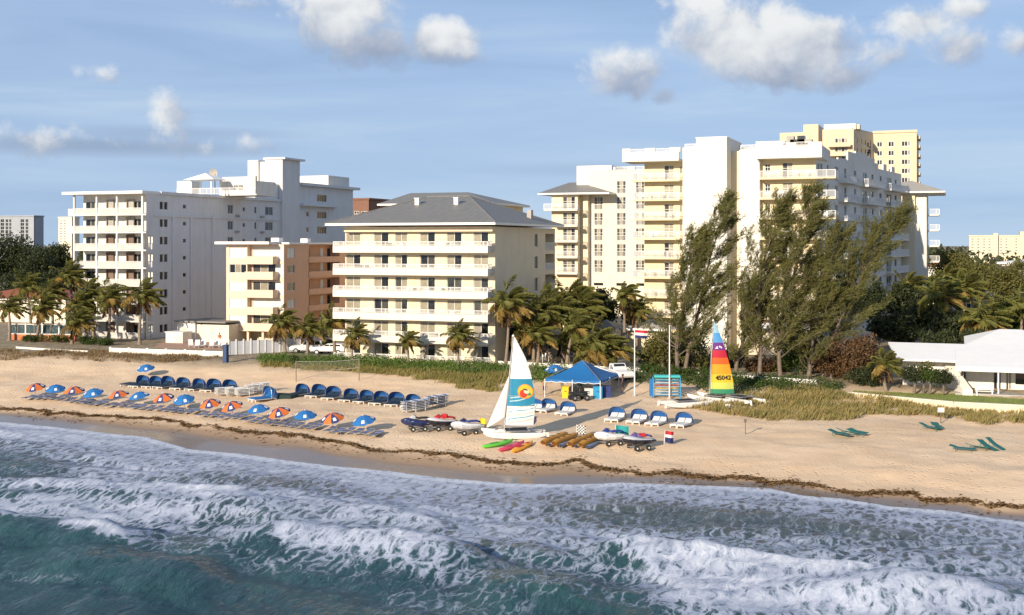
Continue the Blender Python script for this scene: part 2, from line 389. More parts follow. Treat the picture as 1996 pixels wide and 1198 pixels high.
# breaking crests: polyline on the picture, height, width of the seaward back, foam strength, foam reach seaward / shoreward
def crest(pts, A, back, front, fs, fsea, fshore, wob=1.0, zc=.7):
    P = pl(pts, zc)
    d, t = seg_dist(SX+wob*(fbm(SX*.35, SY*.35, 3, 61)-.5)*2.2, SY+wob*(fbm(SX*.35+50, SY*.35, 3, 63)-.5)*2.2, P)
    env = smooth(0, .28, t)*(1-smooth(.72, 1, t))
    h = np.where(d > 0, np.exp(-(d/front)**2), np.exp(-(d/back)**2))*A*env
    f = fs*env*np.where(d > 0, np.exp(-(d/fshore)**2), np.exp(-(d/fsea)**2))
    return h, f
for c in [([(-300,985),(-100,1003),(40,1010),(160,1020),(260,1045),(340,1085)], 1.15, 4.2, 2.4, .62, .5, 3.6),
          ([(100,1018),(170,1024),(225,1036),(256,1052)], .2, 1.5, 1.6, 1.0, .9, 1.5),
          ([(330,1075),(440,1050),(560,1034),(700,1040),(820,1058),(905,1085),(960,1120)], 1.1, 3.6, 2.6, .55, 1.6, 3.2),
          ([(480,1060),(540,1045),(640,1046),(760,1056),(850,1072),(930,1108)], .25, 2.0, 2.4, .82, 3.4, 1.6),
          ([(1140,1092),(1200,1066),(1260,1058),(1400,1075),(1550,1100),(1750,1128),(1950,1150),(2200,1180)], 1.1, 3.2, 2.0, .85, 3.2, 1.3),
          ([(1180,1120),(1330,1115),(1600,1140),(1900,1180),(2200,1215)], .15, 5, 3, .74, 6.5, 3.6),
          ([(-200,905),(0,930),(130,936),(260,946),(400,958),(520,972),(600,990)], .7, 2.6, 1.7, .82, 2.6, 2.0),
          ([(-150,955),(60,962),(220,972),(380,980),(480,984)], .1, 3, 3, .7, 3.2, 2.6),
          ([(690,975),(780,980),(850,1000),(885,1025)], .3, 1.4, 1.2, .75, .8, .7),
          ([(430,940),(620,955),(760,968),(900,975)], .25, 1.6, 1.3, .3, 1.5, 1.5),
          ([(880,1010),(1000,1040),(1120,1060),(1230,1060)], .25, 1.6, 1.3, .35, 1.6, 1.5),
          ([(880,1130),(1000,1115),(1080,1122),(1130,1150)], .7, 3.2, 2.2, .1, 1.2, 1.2),
          ([(40,1110),(180,1090),(330,1100),(450,1125)], .8, 3.6, 2.6, .02, 1, 1)]:
    h, f = crest(*c); Z += h; FO = np.maximum(FO, f)
# lacy old foam between the last breaker and the sand
reach = np.interp(SX, [-130,-95,-75,-55,-40,-25,-10,5,30], [20,17,16,20,26,28,27,24,24])
lace = .57*(1-smooth(.45, 1.15, Q_/reach))*(.55+.9*fbm(SX*.10, SY*.16, 3, 71))
for (x, y, rx, ry, k) in [(1440,1010,14,4.0,.36),(480,940,7,1.8,.3),(1010,975,6,2.2,.14),(1850,1010,6,2,.1)]:   # clearer holes
    p = onZ(x, y); lace -= k*np.exp(-((SX-p[0])/rx)**2-((SY-p[1])/ry)**2)
lace += .5*np.exp(-((Q_-.5)/.8)**2)+.16*np.exp(-((Q_-3.5)/3)**2)
lace = np.where(Q_ < 0, .75, lace)
FO = np.maximum(FO, np.clip(lace, 0, 1))
FO += .22*smooth(.52, .72, fbm(wx*.09, wy*.3, 4, 77))*smooth(0, 25, Q_)*(1-smooth(30, 50, Q_))
Z += np.clip(FO-.5, 0, 1)*(fbm(SX*1.5, SY*.8, 3, 79)-.35)*.32*off
Z *= np.where(nearf > 0, 1, .0)*smooth(44, 50, SY)*(1-smooth(45, 66, SX))*smooth(-190, -150, SX)
Z += np.where(Q_ > 0, .0, 0)
Z = np.maximum(Z, np.where(Q_ < 8, -.05, -5))+.012*smooth(-.5, 1, Q_)
Z = np.where(Q_ < -.3, -1.2, Z)
def sea_material():
    m = bpy.data.materials.new('sea_water'); m.use_nodes = True; nt = m.node_tree; N = nt.nodes; L = nt.links
    w = N['Principled BSDF']; out = N['Material Output']; g = N.new('ShaderNodeNewGeometry'); P = g.outputs['Position']
    def noise(s, d, r=.6, vec=P, dist=0.):
        n = N.new('ShaderNodeTexNoise'); n.inputs['Scale'].default_value = s; n.inputs['Detail'].default_value = d; n.inputs['Roughness'].default_value = r; n.inputs['Distortion'].default_value = dist
        L.new(vec, n.inputs['Vector']); return n.outputs[0]
    def ramp(v, a, c, lo=0., hi=1.):
        r = N.new('ShaderNodeMapRange'); r.interpolation_type = 'SMOOTHSTEP'; L.new(v, r.inputs[0])
        for i, x in ((1, a), (2, c), (3, lo), (4, hi)):
            if isinstance(x, (int, float)): r.inputs[i].default_value = x
            else: L.new(x, r.inputs[i])
        return r.outputs[0]
    def mth(op, a, c):
        n = N.new('ShaderNodeMath'); n.operation = op
        for i, x in enumerate((a, c)):
            if isinstance(x, (int, float)): n.inputs[i].default_value = x
            else: L.new(x, n.inputs[i])
        return n.outputs[0]
    def mix(f, a, c):
        n = N.new('ShaderNodeMix'); n.data_type = 'RGBA'
        for i, v in ((0, f), (6, a), (7, c)):
            if isinstance(v, tuple): n.inputs[i].default_value = v
            else: L.new(v, n.inputs[i])
        return n.outputs[2]
    at = N.new('ShaderNodeAttribute'); at.attribute_name = 'foam'; dens = at.outputs['Fac']
    sh = N.new('ShaderNodeAttribute'); sh.attribute_name = 'shallow'
    mp = N.new('ShaderNodeMapping'); mp.inputs['Scale'].default_value = (1.15, .52, .6); L.new(P, mp.inputs[0])
    wn = N.new('ShaderNodeTexNoise'); wn.inputs['Scale'].default_value = .7; wn.inputs['Detail'].default_value = 4; L.new(P, wn.inputs['Vector'])
    va = N.new('ShaderNodeVectorMath'); va.operation = 'MULTIPLY_ADD'; L.new(wn.outputs[1], va.inputs[0]); va.inputs[1].default_value = (1.7, 1.7, 0); L.new(mp.outputs[0], va.inputs[2])
    def cells(s):
        v = N.new('ShaderNodeTexVoronoi'); v.feature = 'DISTANCE_TO_EDGE'; v.inputs['Scale'].default_value = s; L.new(va.outputs[0], v.inputs['Vector']); return v.outputs['Distance']
    c1, c2 = cells(1.25), cells(3.3)
    n1 = noise(1.7, 7, .68, va.outputs[0], .3); n2 = noise(5, 5, .7, va.outputs[0])
    mp3 = N.new('ShaderNodeMapping'); mp3.inputs['Scale'].default_value = (2.4, .34, 1); mp3.inputs['Rotation'].default_value = (0, 0, .12); L.new(P, mp3.inputs[0])
    st = noise(.8, 5, .65, mp3.outputs[0], .6)
    edge = mth('ADD', mth('MULTIPLY', ramp(c1, 0, .30, 1, 0), .55), mth('MULTIPLY', ramp(c2, 0, .30, 1, 0), .30))
    pat = mth('ADD', mth('MULTIPLY', edge, .62), mth('ADD', mth('MULTIPLY', n1, .50), mth('ADD', mth('MULTIPLY', n2, .22), mth('ADD', mth('MULTIPLY', st, .18), mth('MULTIPLY', noise(15, 4, .7, va.outputs[0]), .16)))))
    fo = ramp(mth('ADD', mth('MULTIPLY', dens, .86), pat), 1.03, 1.47)
    fo = mth('MINIMUM', fo, ramp(dens, .02, .3, .0, 1.))
    body = mix(ramp(noise(.12, 4), .3, .7), (.018,.054,.073,1), (.030,.084,.092,1))
    body = mix(sh.outputs['Fac'], body, (.11,.12,.135,1))
    L.new(body, w.inputs['Base Color']); w.inputs['Roughness'].default_value = .09; w.inputs['IOR'].default_value = 1.33
    mp2 = N.new('ShaderNodeMapping'); mp2.inputs['Scale'].default_value = (1.5, .55, 1); L.new(P, mp2.inputs[0])
    rip = mth('ADD', noise(1.5, 6, .62, mp2.outputs[0]), mth('MULTIPLY', noise(.45, 3, .5, mp2.outputs[0]), 1.2))
    bp = N.new('ShaderNodeBump'); bp.inputs['Strength'].default_value = 1.0; bp.inputs['Distance'].default_value = .36; L.new(rip, bp.inputs['Height']); L.new(bp.outputs[0], w.inputs['Normal'])
    f = N.new('ShaderNodeBsdfPrincipled'); f.inputs['Roughness'].default_value = .85; f.inputs['Specular IOR Level'].default_value = .2
    L.new(mix(ramp(mth('ADD', mth('MULTIPLY', dens, .7), mth('MULTIPLY', pat, .55)), .85, 1.55), (.33,.38,.50,1), (.78,.81,.86,1)), f.inputs['Base Color'])  # blue-grey paints the shaded tone into thinner foam, crests go white
    bf = N.new('ShaderNodeBump'); bf.inputs['Strength'].default_value = .5; bf.inputs['Distance'].default_value = .2; L.new(mth('ADD', n1, mth('MULTIPLY', n2, .5)), bf.inputs['Height']); L.new(bf.outputs[0], f.inputs['Normal'])
    ms = N.new('ShaderNodeMixShader'); L.new(fo, ms.inputs[0]); L.new(w.outputs[0], ms.inputs[1]); L.new(f.outputs[0], ms.inputs[2]); L.new(ms.outputs[0], out.inputs[0])
    return m
nx, ny = SX.shape; idx = np.arange(nx*ny).reshape(nx, ny)
QQ = np.stack([idx[:-1,:-1], idx[1:,:-1], idx[1:,1:], idx[:-1,1:]], -1).reshape(-1, 4)
keep = (Q_.ravel() > -2.0)[QQ].any(1)
me = mesh_np('sea', np.stack([SX, SY, Z], -1).reshape(-1, 3), QQ[keep], sea_material(), True)
attr(me, 'foam', np.clip(FO, 0, 1.6)); attr(me, 'shallow', (1-smooth(1, 26, Q_))*.72)
o = link('sea', me); tag(o, 'green sea with breaking waves and lacy foam', None, None, 'structure')

# --- seaweed wrack: a countless tangle of strands along the line
def wrack():
    n = 17000; X = RNG.uniform(-135, 30, n); dens = fbm(X*.22, X*0+3, 4, 83); k = RNG.random(n) < smooth(.22, .55, dens)+.22; X = X[k]; n = len(X)
    off_ = (fbm(X*.33, X*0, 3, 85)-.5)*2.4+RNG.normal(0, .22, n)+np.where(RNG.random(n) < .09, RNG.uniform(-2.2, 1.2, n), 0)
    Y = wrackY(X)+off_; Zz = gz(X, Y)+RNG.uniform(.01, .09, n)
    a = RNG.uniform(0, 6.28, n); l = RNG.uniform(.10, .34, n); w = RNG.uniform(.03, .09, n)
    dx, dy = np.cos(a)*l, np.sin(a)*l; ex, ey = -np.sin(a)*w, np.cos(a)*w; t = RNG.uniform(-.03, .09, n)
    V = np.stack([np.stack([X-dx, Y-dy, Zz-.03], -1), np.stack([X+ex, Y+ey, Zz+t], -1), np.stack([X+dx, Y+dy, Zz-.02], -1), np.stack([X-ex, Y-ey, Zz+t*.4], -1)], 1).reshape(-1, 3)
    me = mesh_np('seaweed', V, np.arange(4*n).reshape(-1, 4), mat('dry_seaweed', (.25,.145,.055), .9, col2=(.12,.07,.03), vscale=2.0))
    tag(link('seaweed_line', me), 'ragged brown line of washed-up seaweed along the wet sand', None, None, 'stuff')
wrack()
# ------------------------------------------------------------------ facade tools
WIN_CACHE = {}
class Fac:
    """a facade plane: a runs along it, d into the building, z up. theta 0 faces the sea, 90 deg faces along the shore"""
    def __init__(s, bld, ox, oy, theta=0.0):
        s.b = bld; s.o = (ox, oy); s.th = theta; s.c = math.cos(theta); s.s = math.sin(theta)
    def xf(s, a, d, z): return (s.o[0]+a*s.c-d*s.s, s.o[1]+a*s.s+d*s.c, z)
    def mb(s): return MB(s.xf)
    def az(s, px, py=HY, d=0.0):
        r = ray(px, py); nx, ny = -s.s, s.c
        t = ((s.o[0]*nx+s.o[1]*ny)+d)/(r[0]*nx+r[1]*ny)
        x, y = t*r[0]-s.o[0], t*r[1]-s.o[1]
        return x*s.c+y*s.s, HC+t*r[2]
    def a(s, px, d=0.0): return s.az(px, HY, d)[0]
    def z(s, px, py, d=0.0): return s.az(px, py, d)[1]
    def wall(s, a0, a1, z0, z1, holes, m, name='wall', d=0.0, rev=.22, label=None):
        As = sorted({a0, a1}|{h[i] for h in holes for i in (0, 1) if a0 < h[i] < a1}); Zs = sorted({z0, z1}|{h[i] for h in holes for i in (2, 3) if z0 < h[i] < z1})
        b = s.mb()
        for i in range(len(As)-1):
            for j in range(len(Zs)-1):
                ca, cz = (As[i]+As[i+1])/2, (Zs[j]+Zs[j+1])/2
                if any(h[0] < ca < h[1] and h[2] < cz < h[3] for h in holes): continue
                b.quad((As[i],d,Zs[j]), (As[i+1],d,Zs[j]), (As[i+1],d,Zs[j+1]), (As[i],d,Zs[j+1]))
        for (h0, h1, y0, y1) in holes:
            b.quad((h0,d,y0),(h0,d,y1),(h0,d+rev,y1),(h0,d+rev,y0)); b.quad((h1,d,y0),(h1,d+rev,y0),(h1,d+rev,y1),(h1,d,y1))
            b.quad((h0,d,y1),(h1,d,y1),(h1,d+rev,y1),(h0,d+rev,y1)); b.quad((h0,d,y0),(h0,d+rev,y0),(h1,d+rev,y0),(h1,d,y0))
        return b.build(name, m, s.b, label)
    def win(s, h, n=2, mats=None, d=0.0, trans=False, sill=False, fw=.07):
        """a framed window filling hole h: frame, one pane object per light"""
        a0, a1, z0, z1 = h; w, ht = a1-a0, z1-z0
        key = (round(w, 2), round(ht, 2), n, trans, sill, fw)
        if key not in WIN_CACHE:
            b = MB()
            b.box(0, fw, .09, .17, 0, ht).box(w-fw, w, .09, .17, 0, ht).box(fw, w-fw, .09, .17, 0, fw).box(fw, w-fw, .09, .17, ht-fw, ht)
            for k in range(1, n): b.box(w*k/n-fw*.45, w*k/n+fw*.45, .095, .165, fw, ht-fw)
            if trans: b.box(fw, w-fw, .1, .16, ht*.62, ht*.62+fw*.8)
            if sill: b.box(-.06, w+.06, -.06, .1, -.09, -.002)
            me = bpy.data.meshes.new('window'); me.from_pydata(b.v, [], b.f); me.materials.append(M_frame)
            p = MB().quad((0,.14,0),(w/n,.14,0),(w/n,.14,ht),(0,.14,ht)); pms = {}
            WIN_CACHE[key] = (me, p, pms)
        me, p, pms = WIN_CACHE[key]
        og = ORG[s.b.name]; x, y, _ = s.xf(a0, d, 0)
        o = link('window', me, s.b, (x-og.x, y-og.y, z0-og.z), s.th)
        for k in range(n):
            m = (mats[k % len(mats)] if mats else random.choice([M_glass, M_glass, M_glass2, M_curt]))
            if m.name not in pms:
                pm = bpy.data.meshes.new('pane'); pm.from_pydata(p.v, [], p.f); pm.materials.append(m); pms[m.name] = pm
            link('pane', pms[m.name], o, (w*k/n, 0, 0))
        return o
    def rail(s, a0, a1, d, z0, h=1.0, m=None, sp=.16, name='railing', ends=None, r=.022):
        b = s.mb(); m = m or M_rail
        b.box(a0, a1, d-.03, d+.03, z0+h-.06, z0+h); b.box(a0, a1, d-.025, d+.025, z0+.06, z0+.11)
        n = max(2, int((a1-a0)/sp))
        for k in range(n+1):
            x = a0+(a1-a0)*k/n; w = .045 if k % 9 == 0 or k == n else r
            b.box(x-w, x+w, d-.02, d+.02, z0 if w > r else z0+.1, z0+h-.05)
        if ends:
            for side, d1 in ends:
                x = a0 if side < 0 else a1
                b.box(x-.03, x+.03, d+.03, d1, z0+h-.06, z0+h); b.box(x-.025, x+.025, d+.03, d1, z0+.06, z0+.11)
                kk = max(2, int((d1-d)/sp))
                for k in range(1, kk): y = d+(d1-d)*k/kk; b.box(x-.02, x+.02, y-r, y+r, z0+.1, z0+h-.05)
        return b.build(name, m, s.b)
    def chairset(s, a, d, z):
        pass
def hip(bld, x0, x1, y0, y1, ze, rx0, rx1, ry, zr, m=None, ov=0.0, th=.28, name='roof', seams=True):
    b = MB(); e = [(x0,y0,ze),(x1,y0,ze),(x1,y1,ze),(x0,y1,ze)]; r = [(rx0,ry,zr),(rx1,ry,zr)]
    b.add(e+r, [(0,1,5,4),(1,2,5),(2,3,4,5),(3,0,4)])
    o = b.build(name, m or M_roof, bld)
    f = MB(); f.box(x0, x1, y0, y1, ze-th, ze-.004); f.build('eave', M_trim, o)
    if seams:   # hip and ridge caps, standing seams on the sea slope and the shore slope
        s = MB()
        for p, q_ in ((e[0],r[0]),(e[1],r[1]),(e[2],r[1]),(e[3],r[0]),(r[0],r[1])): s.tube([p, q_], .11, 5)
        s.build('ridge_cap', M_roof, o)
        s = MB(); n = int((x1-x0)/.9)
        for k in range(1, n):
            x = x0+(x1-x0)*k/n
            t = 1.0 if rx0 <= x <= rx1 else ((x-x0)/(rx0-x0) if x < rx0 else (x1-x)/(x1-rx1))
            s.add([(x-.02,y0,ze+.01),(x+.02,y0,ze+.01),(x+.02,y0+(ry-y0)*t,ze+(zr-ze)*t+.05),(x-.02,y0+(ry-y0)*t,ze+(zr-ze)*t+.05),(x-.02,y0,ze+.06),(x+.02,y0,ze+.06)],[(0,1,5,4),(4,5,2,3)])
        n = int((y1-y0)/.9)
        for k in range(1, n):
            y = y0+(y1-y0)*k/n; t = (y-y0)/(ry-y0) if y < ry else (y1-y)/(y1-ry)
            s.add([(x1,y-.02,ze+.06),(x1,y+.02,ze+.06),(x1+(rx1-x1)*t,y+.02,ze+(zr-ze)*t+.05),(x1+(rx1-x1)*t,y-.02,ze+(zr-ze)*t+.05)],[(0,1,2,3)])
        s.build('standing_seam', M_roof, o)
    return o
GZ0 = 3.0
# ------------------------------------------------------------------ cream hotel with grey hipped roof
def cream_hotel():
    X0, X1 = onY(648.5,0,132.4)[0], onY(950.5,0,132.4)[0]; XR = onY(965,0,134)[0]; YB = onX(1082,0,XR)[1]
    b = thing('cream_hotel', 'cream six-storey hotel with white balcony bands and grey hipped roof', 'building', ((X0+XR)/2, 140, GZ0))
    f = Fac(b, 0, 134.0); XL = X0+.9
    cols = [(675,702.6,2),(728.8,757.3,2),(770,794,2),(819,848,2),(871,900,2),(923,952,2)]
    holes = []; FL = [2.97+2.75*i for i in range(6)]
    for i, z in enumerate(FL):
        for (p0, p1, n) in cols: holes.append((f.a(p0), f.a(p1), z+.06, z+2.22))
    f.wall(XL, XR, GZ0-.2, 19.6, holes, M_cream, rev=.25)
    for h in holes:
        r = random.random(); f.win(h, 2, [M_curt, M_glass] if r < .4 else ([M_curt, M_curt] if r < .72 else ([M_glass, M_glass2] if r < .88 else [M_glass2, M_curt])))
    # tan panel strip in the middle bay
    for z in FL[1:]:
        f.mb().box(f.a(797), f.a(811), -.03, -.002, z+.1, z+2.25).build('wall_panel', M_yellow, b)
    d = 132.4-134.0
    for i in range(5):
        zb = 5.42+2.75*i
        f.mb().box(X0, X1, d, -.01, zb, zb+.3).build('balcony_slab', M_creamW, b)
        f.mb().box(X0, X1, d, d+.16, zb+.302, zb+.86).box(X0, X0+.16, d+.162, -.012, zb+.302, zb+.86).box(X1-.16, X1, d+.162, -.012, zb+.302, zb+.86).build('balcony_parapet', M_creamW, b)
        f.rail(X0+.05, X1-.05, d+.08, zb+.862, .52, ends=((1,-.02),(-1,-.02)))
        f.mb().box(X1+.02, XR-.12, -.42, -.012, zb+.28, zb+.42).build('corner_ledge', M_creamW, b)
        f.rail(X1+.08, XR-.15, -.36, zb+.422, .9)
        for k in range(3):      # balcony furniture glimpsed through the rails
            x = random.uniform(X0+1, X1-1.5); c = f.mb()
            c.box(x, x+.5, -1.1, -.62, zb+.66, zb+.72).box(x, x+.5, -.68, -.6, zb+.72, zb+1.2)
            for u in (.03, .44):
                for v in (-1.08, -.66): c.box(x+u, x+u+.04, v, v+.04, zb+.3, zb+.66)
            c.build('balcony_chair', random.choice([M_rail, M_glass2]), b)
    f.rail(X0+.3, X1+.6, d-.2, GZ0, 1.0)
    f.mb().box(XL, XL+.3, -.3, -.01, 19.02, 19.6).box(XL+.3, XR, -.9, -.01, 19.0, 19.6).build('roof_beam', M_cream, b)
    g = Fac(b, XR, 134.0, math.pi/2)          # side wall
    W = YB-134; hs = []
    for (y0, y1) in [(315,405),(460,545),(600,690),(742,830),(880,960)]:
        a0, z1 = g.az(1042, 360+y0/3.328); a1, z0 = g.az(1048.5, 360+y1/3.328); hs.append((a0, a1, z0, z1))
    rec = []
    for i in range(1, 6): rec.append((g.a(1063), g.a(1080), FL[i]-.05, FL[i]+2.15))
    g.wall(0, W, GZ0-.2, 19.6, hs+rec, M_cream, rev=.2)
    for h in hs: g.win(h, 1, [M_glass], fw=.1)
    for h in rec:
        g.mb().quad((h[0],1.6,h[2]),(h[1],1.6,h[2]),(h[1],1.6,h[3]),(h[0],1.6,h[3])).quad((h[0],.2,h[2]),(h[0],1.6,h[2]),(h[0],1.6,h[3]),(h[0],.2,h[3])).quad((h[1],.2,h[2]),(h[1],1.6,h[2]),(h[1],1.6,h[3]),(h[1],.2,h[3])).quad((h[0],.2,h[2]),(h[1],.2,h[2]),(h[1],1.6,h[2]),(h[0],1.6,h[2])).quad((h[0],.2,h[3]),(h[1],.2,h[3]),(h[1],1.6,h[3]),(h[0],1.6,h[3])).build('recessed_balcony', M_cream, b)
        g.rail(h[0]+.03, h[1]-.03, .05, h[2], 1.0)
    MB().box(XL+.01, XR-1.7, 134.3, YB, GZ0-.2, 19.55).build('core', M_cream, b)
    ex0, ex1 = onY(634,0,131.6)[0], XR+1.0
    r = hip(b, ex0, ex1, 131.5, YB+.9, 20.05, onY(832,0,145.3)[0], onY(914.5,0,145.3)[0], 145.3, 23.75)
    for px in (814, 890):
        x, y, z = onY(px, 395, 141.0); z = 20.05+(141-131.5)/(145.3-131.5)*3.7
        MB().box(x-.28, x+.28, y-.28, y+.28, z-.4, z+.75).box(x-.36, x+.36, y-.36, y+.36, z+.752, z+.85).build('roof_vent', M_trim, r)
    x, y, z = onX(1033, 405, XR-1.2); MB().box(x-.3, x+.3, y-.4, y+.4, 19.9, 22.0).build('flue', M_conc, r)
    return X0, X1, XR, YB
CH = cream_hotel()
def rear_pavilion():
    Y = 178.0; x0 = onY(735,0,Y)[0]; x1 = onY(960,0,Y)[0]; ze = onY(735,397,Y)[2]; xm = onY(800,0,Y+9)[0]
    b = thing('rear_pavilion', 'grey hipped roof with white eave rising behind the cream hotel', 'building', ((x0+x1)/2, Y+8, GZ0))
    MB().box(x0+1.2, x1-1, Y+1, Y+17, GZ0, ze-.29).build('wall', M_cream, b)
    hip(b, x0, x1, Y, Y+18, ze, xm, x1-8, Y+9, onY(800,376,Y+9)[2], seams=False)
rear_pavilion()

# ------------------------------------------------------------------ apricot apartment block
def apricot_block():
    Y = 153.0; f0 = Fac(None, 0, Y); XL, XB, XR = f0.a(441), f0.a(531), f0.a(547)
    b = thing('apricot_apartments', 'apricot five-storey apartment block with salmon side wall', 'building', ((XL+XR)/2, Y+8, GZ0))
    f = Fac(b, 0, Y); py = lambda zy: 290+zy/2.852
    rows = [(545,605),(640,690),(738,790),(832,885),(925,975)]; A = []; Bh = []
    zs = []
    for (y0, y1) in rows:
        z1 = f.z(480, py(y0)); z0 = f.z(480, py(y1)); zs.append((z0, z1))
        A.append((f.a(447), f.a(480), z0, z1)); Bh.append((f.a(486), f.a(545), z0-.55, z1+.05))
    ztop = f.z(480, 476); zg = zs[-1][0]-1.0
    M_shut = mat('white_shutter', (.74,.72,.66), .7, .1, 3)
    f.wall(XL, f.a(482), zg, ztop, A, M_pinkF)
    f.wall(f.a(482), XR, zg, ztop, Bh, M_pinkF, d=.9)
    f.mb().quad((f.a(482),0,zg),(f.a(482),.9,zg),(f.a(482),.9,ztop),(f.a(482),0,ztop)).build('wall', M_pinkF, b)
    for i, h in enumerate(A): f.win(h, 3, [M_shut] if i in (0,3,4) else [M_glass, M_curt, M_glass] if i == 1 else [M_shut])
    for i, h in enumerate(Bh):
        f.win(h, 4, [M_shut] if i in (0,3) else [M_glass2, M_curt, M_glass, M_shut], d=.9)
        z0 = h[2]-.1
        f.mb().box(f.a(481), XB+.4, -.55, .88, z0-.28, z0).build('balcony_slab', M_pinkF, b)
        f.mb().box(f.a(481), XB+.4, -.55, -.42, z0+.002, z0+.88).box(XB+.27, XB+.4, -.418, .87, z0+.002, z0+.88).build('balcony_parapet', M_pinkF, b)
    # open ground floor on columns
    for px in (443, 481, 510): x = f.a(px); f.mb().box(x, x+.35, .0, .4, GZ0-.2, zg).build('column', M_pinkF, b)
    f.mb().box(XL+.1, XR-.1, 3.2, 3.4, GZ0-.2, zg).build('recessed_wall', M_yellow, b)
    f.mb().box(f.a(428), f.a(533), -1.3, 2.0, ztop+.03, ztop+.42).build('roof_slab', M_trim, b)
    g = Fac(b, XR, Y+.9, math.pi/2); W = g.a(676)
    hs = []; rec = []
    for i, (z0, z1) in enumerate(zs):
        if i < 4: hs.append((g.a(560), g.a(575), z0, z1-.15))
        rec.append((g.a(602), g.a(662), z0-.65, z1+.3))
    g.wall(0, W, zg-1.5, ztop, hs+rec, M_pink)
    for i, h in enumerate(hs): g.win(h, 2, [M_shut] if i in (0, 3) else [M_glass, M_glass2])
    for h in rec:
        g.mb().quad((h[0],1.5,h[2]),(h[1],1.5,h[2]),(h[1],1.5,h[3]),(h[0],1.5,h[3])).quad((h[0],.2,h[2]),(h[0],1.5,h[2]),(h[0],1.5,h[3]),(h[0],.2,h[3])).quad((h[1],.2,h[2]),(h[1],1.5,h[2]),(h[1],1.5,h[3]),(h[1],.2,h[3])).quad((h[0],.2,h[3]),(h[1],.2,h[3]),(h[1],1.5,h[3]),(h[0],1.5,h[3])).quad((h[0],.2,h[2]),(h[1],.2,h[2]),(h[1],1.5,h[2]),(h[0],1.5,h[2])).build('corridor', M_pink, b)
        for u in (.18, .62, .86):
            a = h[0]+(h[1]-h[0])*u; g.mb().box(a, a+.85, 1.42, 1.49, h[2]+.05, h[2]+2.0).build('door', M_trim if u == .62 else M_dark, b)
        g.mb().box(h[0]-.1, h[1]+.3, -.12, .06, h[2]-.15, h[2]+.75).build('corridor_parapet', M_pink, b)
    MB().box(XL+.05, XR-1.6, Y+1.3, Y+W, zg, ztop-.02).build('core', M_pinkF, b)
    MB().box(XL-.2, XR+.25, Y+2.0, Y+W+.4, ztop+.03, ztop+.3).build('roof_edge', M_trim, b)
    MB().box(XL+4, XL+5.4, Y+6, Y+7.2, ztop+.3, ztop+1.0).box(XL+7.4, XL+8.6, Y+9, Y+10, ztop+.3, ztop+.9).build('roof_unit', M_trim, b)
apricot_block()

